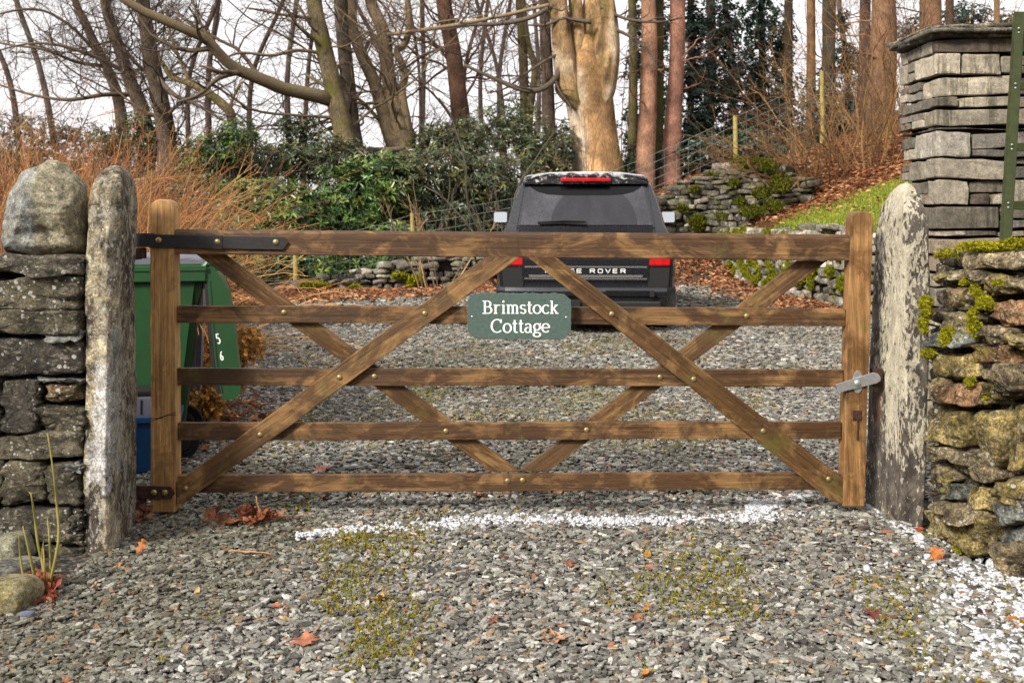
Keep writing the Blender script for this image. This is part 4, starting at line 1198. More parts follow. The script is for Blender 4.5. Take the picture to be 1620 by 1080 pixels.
def core_wall(root, pts, tops, w=.09):
    mb = MB()
    for (a, b), (t0, t1) in zip(zip(pts[:-1], pts[1:]), zip(tops[:-1], tops[1:])):
        a, b = np.array(a), np.array(b); n = unit(np.array([-(b - a)[1], (b - a)[0]])) * w
        V = [(*(a - n), -.3), (*(b - n), -.3), (*(b + n), -.3), (*(a + n), -.3), (*(a - n), t0), (*(b - n), t1), (*(b + n), t1), (*(a + n), t0)]
        mb.add(V, np.array([[0, 1, 5, 4], [1, 2, 6, 5], [2, 3, 7, 6], [3, 0, 4, 7], [4, 5, 6, 7]]))
    mb.build('wall_core', M['core'], root)

def far_walls():
    rng = np.random.default_rng(55)
    front = lambda x, y: float(hgt(x, y - .5))
    p1 = [(-3.9, 17.15), (-2.6, 17.75), (-1.2, 18.45), (-.2, 19.0), (.8, 19.6)]
    r = thing('dry_stone_wall', 'low tumbledown dry-stone wall behind the fallen leaves, left of the parked car', 'wall', (-1.5, 18.2, 0))
    mb = MB(); top1 = lambda u, x, y: np.interp(x, [-3.9, -3.2, -2.2, -1.6, -.4, .8], [.12, .22, .42, .62, .68, .95])
    drywall(mb, p1, top1, rng, zb=front, tint=(.22, .21, .185)); mb.build('stonework', M['farstone'], r, smooth=True)
    core_wall(r, p1, [-.1, .2, .5, .5, .7])
    mm = MB(); pos, nr = [], []
    for px, py, rx, ry, k in ((497, 454, 27, 9, 500), (632, 436, 12, 5, 150), (657, 443, 17, 8, 260), (560, 455, 8, 4, 60), (650, 450, 8, 6, 60)):
        for _ in range(k):
            a, q = rng.uniform(0, 2 * math.pi), math.sqrt(rng.random())
            x = px + rx * q * math.cos(a); y = py + ry * q * math.sin(a)
            Y = float(yw((x - CX) / F * 17.9)) - .22 - .12 * math.sqrt(max(0, 1 - q * q)) + rng.normal(0, .02)
            pos.append(P(x, y, Y)); nr.append((0, -.5, .8))
    tufts(mm, np.array(pos), np.array(nr), .045, rng, ((.26, .27, .012), (.34, .32, .02), (.17, .19, .01)))
    o = mm.build('moss', M['moss'], r); o['kind'] = 'stuff'; o['label'] = 'bright moss cushions'

    p2 = [(.8, 19.6), (2.4, 20.6), (3.2, 20.95), (3.9, 20.8), (4.7, 19.7), (5.4, 18.9)]
    r = thing('dry_stone_wall', 'taller grey dry-stone wall climbing the bank, right of the parked car', 'wall', (3.6, 20.6, 0))
    mb = MB(); top2 = lambda u, x, y: np.interp(x, [.8, 2.0, 2.9, 3.4, 4.2, 4.7, 5.4], [.95, 1.4, 1.62, 2.02, 2.3, 2.26, 2.05])
    drywall(mb, p2, top2, rng, zb=front, tint=(.135, .125, .10), lens=(.14, .42)); mb.build('stonework', M['farstone'], r, smooth=True)
    core_wall(r, p2, [.7, 1.3, 1.6, 1.9, 2.1, 1.8])
    mm = MB(); pos, nr = [], []
    for px, py, rx, ry, k in ((1105, 352, 16, 13, 260), (1140, 342, 12, 8, 140), (1170, 318, 10, 6, 90), (1190, 335, 22, 9, 220), (1180, 256, 26, 8, 300), (1215, 262, 18, 9, 200), (1235, 290, 20, 14, 260), (1130, 275, 12, 5, 90), (1152, 366, 10, 5, 90), (1205, 305, 16, 8, 160), (1080, 330, 10, 6, 80), (1160, 290, 10, 6, 80), (1225, 325, 16, 8, 140), (1100, 300, 9, 5, 60)):
        for _ in range(k):
            a, q = rng.uniform(0, 2 * math.pi), math.sqrt(rng.random()); x = px + rx * q * math.cos(a); y = py + ry * q * math.sin(a)
            Y = float(yw((x - CX) / F * 20.4)) - .2 - .08 * math.sqrt(max(0, 1 - q * q))
            pos.append(P(x, y, Y)); nr.append((0, -.5, .8))
    tufts(mm, np.array(pos), np.array(nr), .05, rng, ((.09, .10, .01), (.14, .14, .012), (.06, .07, .008)))
    o = mm.build('moss', M['moss'], r); o['kind'] = 'stuff'; o['label'] = 'dull green moss'

    ys = np.linspace(22.2, 8.5, 12); p3 = [(float(xw(y)), y) for y in ys]
    r = thing('retaining_wall', 'low mossy dry-stone retaining wall holding up the lawn beside the drive', 'wall', (4.4, 15, 0))
    mb = MB(); drywall(mb, p3, lambda u, x, y: np.interp(y, [8, 19.5, 22.2], [1.1, 1.06, .75]), rng, tint=(.27, .25, .215), zb=lambda x, y: float(hgt(x - .5, y)), lens=(.14, .34), rowh=(.09, .17)); mb.build('stonework', M['farstone'], r, smooth=True)
    core_wall(r, p3, [.6, .9] + [.98] * 10)
    mm = MB(); pos, nr = [], []
    for k in range(95):
        y = rng.uniform(13, 21.5); x = float(xw(y)); z0 = rng.uniform(.12, 1.02); rr = rng.uniform(.05, .13)
        for _ in range(int(2600 * rr)):
            dv = rng.normal(size=3); dv = dv / np.linalg.norm(dv) * rr * rng.random() ** .33 * np.array([.6, 1.2, .9])
            pos.append((x - .17 + dv[0], y + dv[1], z0 + dv[2])); nr.append((-.6, -.3, .7))
    tufts(mm, np.array(pos), np.array(nr), .034, rng, ((.21, .22, .012), (.28, .27, .018), (.12, .14, .01)))
    o = mm.build('moss', M['moss'], r); o['kind'] = 'stuff'; o['label'] = 'thick yellow-green moss'
far_walls()

# ================================================================ stock fence behind the walls
def fence():
    root = thing('wire_fence', 'green wire stock fence on pale round posts, running behind the dry-stone walls', 'fence', (0, 19, .5))
    spec = [(467, 380, 470, 17.6), (652, 337, 425, 19.3), (1163, 183, 262, 21.7), (1300, 113, 205, 22.6)]
    tops = []
    rng = np.random.default_rng(8)
    for px, yt, yb, Y in spec:
        a, b = P(px, yt, Y), P(px + .5, yb, Y); b[2] -= .3
        mb = MB(); w = .042 if Y < 21 else .05
        pth = [b, b * .5 + a * .5 + np.array([.006, 0, 0]), a]; tubes(mb, pth, [w, w * .97, w * .9], 10)
        mb.build('post', M['post_wood'], root, smooth=False); tops.append((a, P(px, yb, Y)))
    # extra run to the left and a hidden post behind the car
    a0 = np.array([-7.0, 17.0, 1.0]); runs = [(a0, np.array([-7, 17, .05]))] + tops[:2] + [(np.array([1.3, 20.6, 1.95]), np.array([1.3, 20.6, 1.0]))] + tops[2:] + [(np.array([8.6, 23.5, 4.6]), np.array([8.6, 23.5, 3.6]))]
    mb = MB()
    for (t0, b0), (t1, b1) in zip(runs[:-1], runs[1:]):
        for k in (0.03, .2, .37, .54, .71, .88):
            p0, p1 = t0 + (b0 - t0) * k, t1 + (b1 - t1) * k
            u = np.linspace(0, 1, 9)[:, None]; pth = p0 + (p1 - p0) * u; pth[:, 2] -= .05 * np.sin(u[:, 0] * math.pi)
            tubes(mb, [pth], [[.0042] * 9], 4, cap=False)
        L = np.linalg.norm(t1 - t0); n = int(L / .28); paths = []
        for j in range(1, n):
            u = j / n; a, b = t0 + (t1 - t0) * u, b0 + (b1 - b0) * u; sg = np.array([0, 0, -.05 * math.sin(u * math.pi)])
            paths.append([a + (b - a) * .03 + sg, a + (b - a) * .45 + sg, a + (b - a) * .88 + sg])
        if paths: tubes(mb, np.array(paths), np.full((len(paths), 3), .003), 4, cap=False)
    mb.build('wire_mesh', M['wire'], root)
fence()
# ================================================================ the parked car
def m_paint():
    t = NT('dark_metallic_paint', .2, .5)
    n = t.noise(3, 5, .6); n2 = t.noise(60, 5, .7)
    c = t.mix(t.ramp(n, [(.4, 0.0), (.75, .35)]), (.008, .009, .013), (.022, .022, .026)); t.col(c)
    t.set('Metallic', .2); t.set('Coat Weight', .8); t.set('Coat Roughness', .12)
    t.set('Roughness', t.ramp(n2, [(.36, .18), (.64, .4)]))
    return t.m
def m_glass():
    t = NT('tinted_glass', .06, .6)
    n = t.noise(2.2, 6, .65, .4, (1, 1, .5)); n2 = t.noise(50, 5, .7)
    dx = t.math('SUBTRACT', t.sep(0), .09); dz = t.math('SUBTRACT', t.sep(2), 1.16)
    rr = t.math('SQRT', t.math('ADD', t.math('MULTIPLY', dx, dx), t.math('MULTIPLY', dz, dz)))
    swept = t.ramp(rr, [(.46, 1.0), (.475, 0.0)])          # the arc the wiper keeps clean
    k = t.math('MULTIPLY', t.ramp(n, [(.35, .15), (.7, .75)]), t.ramp(n2, [(.38, .6), (.62, 1.2)]))
    k = t.math('MULTIPLY', k, t.math('SUBTRACT', 1.0, t.math('MULTIPLY', swept, .7)))
    t.col(t.mix(k, (.008, .008, .011), (.12, .118, .138)))
    t.set('Roughness', t.ramp(n, [(.35, .06), (.7, .3)]))
    return t.m
def m_lamp():
    t = NT('red_lamp_lens', .12, .6)
    v = t.noise(22, 2, .5, 0, (1, 1, .3))
    t.col(t.mix(v, (.30, .003, .006), (.62, .012, .016))); t.set('Coat Weight', .8)
    return t.m
def m_roof():
    t = NT('frosted_dark_paint', .35, .5)
    zf = t.math('MULTIPLY', t.math('SUBTRACT', t.sep(2), 1.69), 2.2, True)
    k = t.ramp(t.math('ADD', t.noise(16, 8, .72, .4, (1, 1, 1.6)), zf), [(.55, 0.0), (.61, .85)])
    t.col(t.mix(k, (.03, .03, .036), (.62, .62, .64)))
    t.set('Roughness', t.mix(k, (.3, .3, .3), (.8, .8, .8)))
    return t.m
M['paint'], M['glass'], M['lamp'], M['roof'] = m_paint(), m_glass(), m_lamp(), m_roof()
M['mirror'] = m_plain('mirror_glass', (.48, .50, .52), .06, .5, 1.0, .02, 5)
M['chrome'] = m_plain('satin_chrome', (.55, .55, .56), .25, .5, .9, .1, 40)

def car():
    CY = 11.1; cxw = (926.5 - CX) * CY / F
    yaw = -math.atan2(.118, 1.75) * .92
    root = thing('parked_car', 'dark grey four-by-four parked on the drive beyond the gate, seen square from behind', 'car', (cxw, CY, 0), rotz=yaw)
    s = F / CY
    zz = lambda py: H - (py - HY) / s
    xx = lambda px: (px - 926.5) / s
    # shell: cross sections from tail to nose
    prof = [(.70, .33), (.90, .36), (.955, .52), (.965, .72), (.955, .92), (.93, 1.05), (.885, 1.13), (.855, 1.19), (.80, 1.42), (.735, 1.60), (.685, 1.665), (.60, 1.70), (.36, 1.735), (0, 1.745)]
    def sect(y0, ks, hx, ztop, slope):
        out = []
        for x, z in prof:
            z2 = z if z <= 1.13 else 1.13 + (z - 1.13) * (ztop - 1.13) / (1.745 - 1.13)
            if z < .4: z2 = z
            y = y0 + slope * max(0, z - 1.10)
            out.append((x * hx, y, z2 if z > 1.13 else min(z2, ztop + (z - 1.13))))
        return out
    secs = [sect(.10, 1, .965, 1.735, .40), sect(.16, 1, .995, 1.745, .40), sect(.5, 1, 1, 1.765, .3), sect(1.4, 1, 1.0, 1.785, .1), sect(2.4, 1, 1, 1.78, 0), sect(3.0, 1, .99, 1.74, -.1), sect(3.75, 1, .985, 1.22, -.2), sect(4.5, 1, .96, 1.10, -.1), sect(4.72, 1, .88, .98, 0)]
    mb = MB(); rings = []
    for sc_ in secs:
        left = [(-x, y, z) for x, y, z in sc_]; right = [(x, y, z) for x, y, z in sc_[:-1]][::-1]
        rings.append(left + right)
    V = np.array(rings); ns, k, _ = V.shape; idx = np.arange(ns * k).reshape(ns, k)
    a, b = idx[:-1], idx[1:]
    q = np.stack([a, b, np.roll(b, -1, 1), np.roll(a, -1, 1)], -1).reshape(-1, 4)
    fs = [q]
    h = k // 2
    for r in (0, ns - 1):                                        # ends closed with strips
        fs.append(np.array([[idx[r, i], idx[r, i + 1], idx[r, k - 2 - i], idx[r, k - 1 - i]] for i in range(h - 1)]))
        fs.append(np.array([[idx[r, h - 1], idx[r, h], idx[r, h + 1]]]))
    mb.add(V.reshape(-1, 3), fs)
    body = mb.build('body', M['paint'], root, local=True, smooth=True)
    md = body.modifiers.new('b', 'EDGE_SPLIT'); md.split_angle = R(38)
    yb = lambda z: .10 + .40 * max(0, z - 1.10)
    def panel(name, pts, mat, off0, off1, par=None, bev=.006, smooth=False, lab=None):
        """pts (x, z) on the sloping tail; off = distance proud of it"""
        bm = bmesh.new()
        fr = [bm.verts.new((x, yb(z) - off1, z)) for x, z in pts]; bk = [bm.verts.new((x, yb(z) - off0, z)) for x, z in pts]
        n = len(pts); bm.faces.new(fr); bm.faces.new(bk[::-1])
        for i in range(n): bm.faces.new((fr[i], bk[i], bk[(i + 1) % n], fr[(i + 1) % n]))
        bmesh.ops.recalc_face_normals(bm, faces=bm.faces[:])
        if bev: bmesh.ops.bevel(bm, geom=[e for e in bm.edges if e.calc_face_angle(0) > .4], offset=bev, segments=2, affect='EDGES')
        m = MB().bm(bm); o = m.build(name, mat, par or root, local=True, smooth=smooth)
        if lab: o['label'] = lab
        return o
    # tailgate with window
    panel('tailgate', [(-.69, .565), (.69, .565), (.70, .80), (.735, 1.16), (-.735, 1.16), (-.70, .80)], M['paint'], -.02, .022, None, .012)
    panel('tailgate_frame', [(-.735, 1.165), (.735, 1.165), (.655, 1.655), (-.655, 1.655)], M['paint'], -.02, .012, None, .008)
    w = panel('rear_window', [(xx(822), 1.172), (xx(1031.5), 1.172), (xx(1020), 1.60), (xx(1015), 1.625), (xx(838), 1.625), (xx(833.5), 1.60)], M['glass'], .0, .0185, None, .004)
    band = [(xx(834), 1.622), (xx(840), 1.575), (xx(850), 1.535), (xx(866), 1.507), (xx(890), 1.497), (xx(964), 1.497), (xx(988), 1.507), (xx(1004), 1.535), (xx(1014), 1.575), (xx(1020), 1.622)]  # dark top of the glass with the spoiler's shadow painted in
    panel('tint_shadow_band', band, m_plain('black_tint_and_shadow', (.003, .003, .004), .2, .25, 0, .05, 8), .01, .0215, w, .001)
    for sg in (-1, 1):
        e = [(sg * .737, 1.16), (sg * .742, 1.16), (sg * .662, 1.655), (sg * .656, 1.655)]
        panel('tailgate_seam', e[::sg], M['plastic_black'], -.01, .0135, None, 0)
        e = [(sg * .694, .57), (sg * .702, .57), (sg * .745, 1.155), (sg * .737, 1.155)]
        panel('tailgate_seam', e[::sg], M['plastic_black'], -.01, .0235, None, 0)
    # wiper
    mb = MB()
    zw = zz(350) + .0
    tubes(mb, [[xx(850), yb(1.19) - .035, 1.205], [xx(890), yb(1.2) - .045, 1.222], [xx(927), yb(1.2) - .042, 1.214]], [.012, .017, .012], 6)
    tubes(mb, [[xx(853), yb(1.19) - .035, 1.188], [xx(890), yb(1.2) - .036, 1.196], [xx(928), yb(1.2) - .034, 1.184]], [.010, .012, .02], 6)
    mb.build('wiper', M['plastic_black'], w, local=True)
    # roof, spoiler and high brake lamp
    mb = MB(); bm = bmesh.new()
    pts = [(-.70, .30, 1.66), (.70, .30, 1.66), (.655, .24, 1.705), (.40, .215, 1.735), (0, .205, 1.742), (-.40, .215, 1.735), (-.655, .24, 1.705)]
    pro = [(-.69, 1.625), (.69, 1.625), (.70, 1.655), (.66, 1.70), (.40, 1.732), (0, 1.742), (-.40, 1.732), (-.66, 1.70), (-.70, 1.655)]
    f0 = [bm.verts.new((x * .985, .185 + .10 * abs(x) ** 2, z - .004)) for x, z in pro]; f1 = [bm.verts.new((x, .62, z + (.032 if z > 1.64 else 0))) for x, z in pro]
    bm.faces.new(f0); bm.faces.new(f1[::-1]); n = len(pro)
    for i in range(n): bm.faces.new((f0[i], f1[i], f1[(i + 1) % n], f0[(i + 1) % n]))
    bmesh.ops.recalc_face_normals(bm, faces=bm.faces[:]); bmesh.ops.bevel(bm, geom=[e for e in bm.edges if e.calc_face_angle(0) > .5], offset=.012, segments=3, affect='EDGES')
    mb.bm(bm); sp = mb.build('spoiler', M['roof'], root, local=True)
    mb = MB(); box(mb, (-.27, .168, 1.648), (.27, .20, 1.682), .006); mb.build('brake_light', M['lamp'], sp, local=True)
    mb = MB(); rngl = np.random.default_rng(4)
    gx, gy = np.meshgrid(np.linspace(-.66, .66, 24), np.linspace(.21, 2.4, 30))
    gz = 1.742 + .0 * gx - .10 * (np.abs(gx) / .70) ** 3.2 + .044 * np.clip((gy - .2) / 1.0, 0, 1) + .006
    gi = np.arange(gx.size).reshape(gx.shape)
    mb.add(np.stack([gx, gy, gz], -1).reshape(-1, 3), np.stack([gi[:-1, :-1], gi[:-1, 1:], gi[1:, 1:], gi[1:, :-1]], -1).reshape(-1, 4))
    ro = mb.build('roof', M['roof'], root, local=True, smooth=True); sd = ro.modifiers.new('s', 'SOLIDIFY'); sd.thickness = .012; sd.offset = -1
    ro['label'] = 'roof patched with frost'
    # lamps and dark lower corner panels
    for sg in (-1, 1):
        m = (lambda p: [(sg * x, z) for x, z in p][::sg])
        panel('tail_light', m([(.665, zz(421)), (.905, zz(421)), (.915, zz(400)), (.90, 1.045), (.70, 1.045), (.672, zz(400))]), M['lamp'], -.05, .024, None, .012)
        panel('corner_panel', m([(.665, zz(455)), (.885, zz(455)), (.90, zz(424)), (.665, zz(424))]), M['plastic_black'], -.05, .020, None, .006)
    panel('trim_strip', [(-.60, zz(439.5)), (.60, zz(439.5)), (.615, zz(435.5)), (-.615, zz(435.5))], M['chrome'], .0, .034, None, .003, lab='bright strip with fine teeth')
    panel('tailgate_lip', [(-.655, zz(424)), (.655, zz(424)), (.655, zz(421.5)), (-.655, zz(421.5))], M['chrome'], .0, .029, None, .002)
    panel('tailgate_lip', [(-.655, zz(442.5)), (.655, zz(442.5)), (.655, zz(440.5)), (-.655, zz(440.5))], M['chrome'], .0, .030, None, .002)
    panel('tailgate_step', [(-.52, zz(407)), (.52, zz(407)), (.49, zz(402)), (-.49, zz(402))], M['paint'], .0, .034, None, .006)
    # bumper
    mb = MB(); bm = bmesh.new()
    sec = [(.0, .285), (-.03, .31), (-.045, .40), (-.075, .425), (-.085, .47), (-.07, .508), (-.02, .515), (.05, .52), (.12, .52), (.12, .285)]
    xs = [-.965, -.94, -.86, -.6, -.3, 0, .3, .6, .86, .94, .965]; cols_ = []
    for x in xs:
        in_ = .16 * max(0, (abs(x) - .80) / .165) ** 1.6
        cols_.append([bm.verts.new((x, y + .06 + in_ * (1 if y < .1 else .3), z)) for y, z in sec])
    for c0, c1 in zip(cols_[:-1], cols_[1:]):
        for i in range(len(sec)): bm.faces.new((c0[i], c0[(i + 1) % len(sec)], c1[(i + 1) % len(sec)], c1[i]))
    bm.faces.new(cols_[0][::-1]); bm.faces.new(cols_[-1]); bmesh.ops.recalc_face_normals(bm, faces=bm.faces[:])
    mb.bm(bm); bp = mb.build('bumper', M['paint'], root, local=True, smooth=True); md = bp.modifiers.new('b', 'EDGE_SPLIT'); md.split_angle = R(32)
    mb = MB(); box(mb, (-.80, .0, .20), (.80, .10, .37), .02); mb.build('bumper_valance', M['plastic_black'], bp, local=True)
    mb = MB(); box(mb, (xx(1030) - .02, -.035, zz(469)), (xx(1034), .0, zz(459)), .004); box(mb, (xx(958), -.03, zz(460.5)), (xx(1034), .0, zz(458.5)), .002); mb.build('bumper_recess', M['plastic_black'], bp, local=True)
    mb = MB(); box(mb, (xx(862), -.0325, zz(486)), (xx(918), -.02, zz(474)), .003); mb.build('tow_cover', M['plastic_black'], bp, local=True)
    # badge letters across the tailgate
    G = {'R': [[(0, 0), (0, 1)], [(0, .94), (.75, .94), (.9, .8), (.9, .6), (.75, .48), (0, .48)], [(.5, .48), (.95, 0)]], 'A': [[(0, 0), (.5, 1), (1, 0)], [(.2, .3), (.8, .3)]], 'N': [[(0, 0), (0, 1)], [(0, 1), (.95, 0)], [(.95, 0), (.95, 1)]],
         'G': [[(.95, .85), (.8, .94), (.2, .94), (.05, .8), (.05, .2), (.2, .06), (.8, .06), (.95, .2), (.95, .46), (.55, .46)]], 'E': [[(0, 0), (0, 1)], [(0, .94), (.85, .94)], [(0, .5), (.8, .5)], [(0, .06), (.85, .06)]],
         'O': [[(.2, .06), (.05, .2), (.05, .8), (.2, .94), (.8, .94), (.95, .8), (.95, .2), (.8, .06), (.2, .06)]], 'V': [[(0, 1), (.5, 0), (1, 1)]]}
    mb = MB(); k = 0
    for word, x0, x1 in (('RANGE', 863, 921), ('ROVER', 934, 990)):
        st = (x1 - x0 + 4.6) / len(word)
        for i, ch in enumerate(word):
            for sg in G[ch]:
                k += 1; p = []
                for (a0, b0), (a1, b1) in zip(sg[:-1], sg[1:]): p += [(a0 + (a1 - a0) * t, b0 + (b1 - b0) * t) for t in (0, .5)]
                p.append(sg[-1]); wpx = st - 4.6
                ribbon(mb, [(xx(x0 + i * st + a * wpx), zz(432.3) + b * (zz(425.8) - zz(432.3))) for a, b in p], .0, .0, k * 3e-5, lambda x, z, y: (x, yb(z) - .0265 - y, z), .0105)
    mb.build('badge_lettering', M['chrome'] if False else m_plain('badge_silver', (.75, .75, .74), .3, .5, .2, .05, 30), root, local=True)
    # side glass
    for sg in (-1, 1):
        for y0, y1 in ((.62, 1.45), (1.52, 2.4), (2.46, 3.25)):
            mb = MB(); V = [(sg * (.862), y0, 1.20), (sg * .862, y1, 1.20), (sg * .745, y1 - (.35 if y1 > 3 else .02), 1.62), (sg * .745, y0 + (.1 if y0 < 1 else .0), 1.62)]
            mb.add(np.array(V) + np.array([sg * .006, 0, 0]), np.array([[0, 1, 2, 3][::sg]])); o = mb.build('side_window', M['glass'], root, local=True)
            sd = o.modifiers.new('s', 'SOLIDIFY'); sd.thickness = .01
    # door mirrors
    for sg in (-1, 1):
        ym = 2.85; mb = MB(); bm = bmesh.new()
        cx_, cz_ = sg * 1.115, 1.262
        bmesh.ops.create_cube(bm, size=1, matrix=Matrix.Translation((cx_, ym + .06, cz_)) @ Matrix.Diagonal((.22, .13, .185, 1)))
        bmesh.ops.bevel(bm, geom=bm.edges[:], offset=.045, segments=4, affect='EDGES'); mb.bm(bm)
        box(mb, (min(sg * .9, sg * 1.0), ym + .03, 1.18), (max(sg * .9, sg * 1.0), ym + .10, 1.23), .01)
        o = mb.build('door_mirror', M['paint'], root, local=True, smooth=False)
        mb = MB(); hw, hh, rc = .088, .070, .028
        poly = [(sx_ * (hw - rc) + rc * math.cos(R(a0 + t)), sz_ * (hh - rc) + rc * math.sin(R(a0 + t))) for sx_, sz_, a0 in ((1, 1, 0), (-1, 1, 90), (-1, -1, 180), (1, -1, 270)) for t in (0, 22, 45, 68, 90)]
        prism(mb, poly, -.005, .005, 0, M=Matrix.Translation((cx_, ym - .026, cz_)) @ Matrix.Rotation(R(-10), 4, 'X'))
        mb.build('mirror_glass', M['mirror'], o, local=True)
    # wheels
    for y in (.88, 3.75):
        for sg in (-1, 1):
            mb = MB(); R0, w = .372, .262; pr = [(-.5, .62), (-.5, .90), (-.44, .975), (-.3, 1.0), (.3, 1.0), (.44, .975), (.5, .90), (.5, .62)]
            th = np.linspace(0, 2 * np.pi, 40, endpoint=False); cx_ = sg * .815
            V = [(cx_ + w * u, y + R0 * r * math.cos(t), R0 + R0 * r * math.sin(t)) for u, r in pr for t in th]
            i = np.arange(len(pr) * 40).reshape(len(pr), 40); j = np.roll(i, -1, 0)
            mb.add(V, np.stack([i, np.roll(i, -1, 1), np.roll(j, -1, 1), j], -1).reshape(-1, 4))
            wh = mb.build('wheel', M['rubber'], root, local=True, smooth=False)
            mb = MB()
            tubes(mb, [[cx_ - sg * .02, y, R0], [cx_ + sg * .09, y, R0], [cx_ + sg * .10, y, R0]], [.225, .232, .07], 32)
            for q in range(5):
                t = q * 2 * math.pi / 5; c, s_ = math.cos(t), math.sin(t)
                tubes(mb, [[cx_ + sg * .115, y + .03 * c, R0 + .03 * s_], [cx_ + sg * .118, y + .13 * c, R0 + .13 * s_], [cx_ + sg * .10, y + .228 * c, R0 + .228 * s_]], [.035, .03, .036], 8)
            mb.build('rim', M['galv'], wh, local=True)
    mb = MB(); box(mb, (-.68, .25, .22), (.68, 4.4, .36), .02); tubes(mb, [[-.7, .88, .34], [0, .88, .33], [.7, .88, .34]], [.05, .07, .05], 10); mb.build('underbody', M['plastic_black'], root, local=True)
car()

# ================================================================ wheelie bin with its lid hanging open
def bins():
    BY = 5.35; s = F / BY
    x = lambda p: (p - CX) / s
    z = lambda p: H - (p - HY) / s
    root = thing('wheelie_bin', 'green wheelie bin with its lid flung open, standing behind the gate hinge', 'bin', (x(235), BY, 0), rotz=R(14.5))
    y0, y1 = BY - .0, BY + .56
    # tapered tub
    def tub(mb, zt, zb, xl_t, xr_t, xl_b, xr_b, yt, ybk, ins, bev):
        bm = bmesh.new()
        t = [bm.verts.new(v) for v in ((xl_t, yt, zt), (xr_t, yt, zt), (xr_t, ybk, zt), (xl_t, ybk, zt))]
        b = [bm.verts.new(v) for v in ((xl_b, yt + ins, zb), (xr_b, yt + ins, zb), (xr_b, ybk - ins, zb), (xl_b, ybk - ins, zb))]
        bm.faces.new(b[::-1])
        for i in range(4): bm.faces.new((t[i], b[i], b[(i + 1) % 4], t[(i + 1) % 4])) 
        bmesh.ops.recalc_face_normals(bm, faces=bm.faces[:])
        bmesh.ops.bevel(bm, geom=[e for e in bm.edges if not e.is_boundary], offset=bev, segments=4, affect='EDGES')
        mb.bm(bm)
    zt, zb = z(428), .07
    mb = MB(); tub(mb, zt, zb, x(120), x(318), x(134), x(283), y0, y1, .05, .035)
    o = mb.build('tub', M['plastic_green'], root, smooth=True); o.modifiers.new('s', 'SOLIDIFY').thickness = .006
    md = o.modifiers.new('e', 'EDGE_SPLIT'); md.split_angle = R(40)
    mb = MB()
    for a, b, c, d, g, h in ((x(112), y0 - .022, x(322), y0 + .012, 446, 424), (x(112), y1 - .012, x(322), y1 + .022, 446, 424), (x(112), y0 + .0125, x(121), y1 - .0125, 446, 424), (x(311), y0 + .0125, x(322), y1 - .0125, 446, 424)):
        box(mb, (a, b, z(g)), (c, d, z(h)), .006)
    box(mb, (x(112), y0 - .028, z(429)), (x(323), y0 - .0225, z(421)), .002)
    mb.build('rim', M['plastic_green'], root)
    mb = MB()                                             # gusset and handle bar at the hinge side
    prism(mb, [(x(303), z(446)), (x(318), z(446)), (x(316), z(462)), (x(305), z(490))], y0 + .03, y0 + .05, .004)
    prism(mb, [(x(303), z(446)), (x(318), z(446)), (x(316), z(462)), (x(305), z(490))], y1 - .05, y1 - .03, .004)
    tubes(mb, [[x(330), y0 + .02, z(428)], [x(330), BY + .28, z(428)], [x(330), y1 - .02, z(428)]], [.017] * 3, 12)
    for yy in (y0 + .035, BY + .2, BY + .36, y1 - .05):
        tubes(mb, [[x(316), yy, z(428)], [x(324), yy, z(418)], [x(335), yy, z(421)], [x(338), yy, z(431)]], [.014, .017, .017, .013], 8)
    mb.build('handle', M['plastic_green'], root)
    # lid hanging down behind: domed tray, seen edge-on
    mb = MB(); n, m = 26, 14; L = []
    for i in range(n):
        t = i / (n - 1)
        cx0 = np.interp(t, [0, .12, .4, .75, 1], [x(331), x(338), x(343), x(352), x(362)])
        th = np.interp(t, [0, .06, .2, .5, .85, .97, 1], [.012, .03, .062, .075, .07, .05, .02]); zz_ = np.interp(t, [0, 1], [z(424), z(637)])
        for j in range(m):
            v = j / (m - 1); yv = y0 - .01 + (y1 - y0 + .02) * v
            bul = th * (1 - abs(2 * v - 1) ** 5) ** .8
            L.append((cx0 + bul, yv, zz_))
    i = np.arange(n * m).reshape(n, m)
    mb.add(L, np.stack([i[:-1, :-1], i[:-1, 1:], i[1:, 1:], i[1:, :-1]], -1).reshape(-1, 4))
    # flange and closing rim
    Lw = []
    for i_ in range(n):
        t = i_ / (n - 1); cx0 = np.interp(t, [0, .12, .4, .75, 1], [x(329), x(333), x(338), x(346), x(357)]); zz_ = np.interp(t, [0, 1], [z(424), z(637)])
        Lw.append([(cx0 - .028, zz_), (cx0 + .0 + np.interp(t, [0, .06, .2, .5, .85, .97, 1], [.015, .04, .075, .09, .085, .06, .03]), zz_)])
    for yy, sg in ((y0 - .012, 1), (y1 + .012, -1)):
        V = [(a, yy - .0, zv) for pr in Lw for a, zv in pr] + [(a, yy + .008 * sg, zv) for pr in Lw for a, zv in pr]
        k = np.arange(n * 2).reshape(n, 2); q = np.concatenate([np.stack([k[:-1, 0], k[:-1, 1], k[1:, 1], k[1:, 0]], -1), np.stack([k[:-1, 0], k[:-1, 1], k[1:, 1], k[1:, 0]], -1)[:, ::-1] + n * 2,
            np.stack([k[:-1, 1], k[:-1, 1] + 2 * n, k[1:, 1] + 2 * n, k[1:, 1]], -1), np.stack([k[:-1, 0], k[1:, 0], k[1:, 0] + 2 * n, k[:-1, 0] + 2 * n], -1)])
        mb.add(V, q)
    lid = mb.build('lid', M['plastic_green'], root, smooth=True); md = lid.modifiers.new('e', 'EDGE_SPLIT'); md.split_angle = R(35); lid['label'] = 'lid hanging open behind the tub'
    mb = MB(); box(mb, (x(327) - .03, y0 + .0, z(630)), (x(330), y1 - .0, z(455)), .004)
    mb2 = MB(); V = []
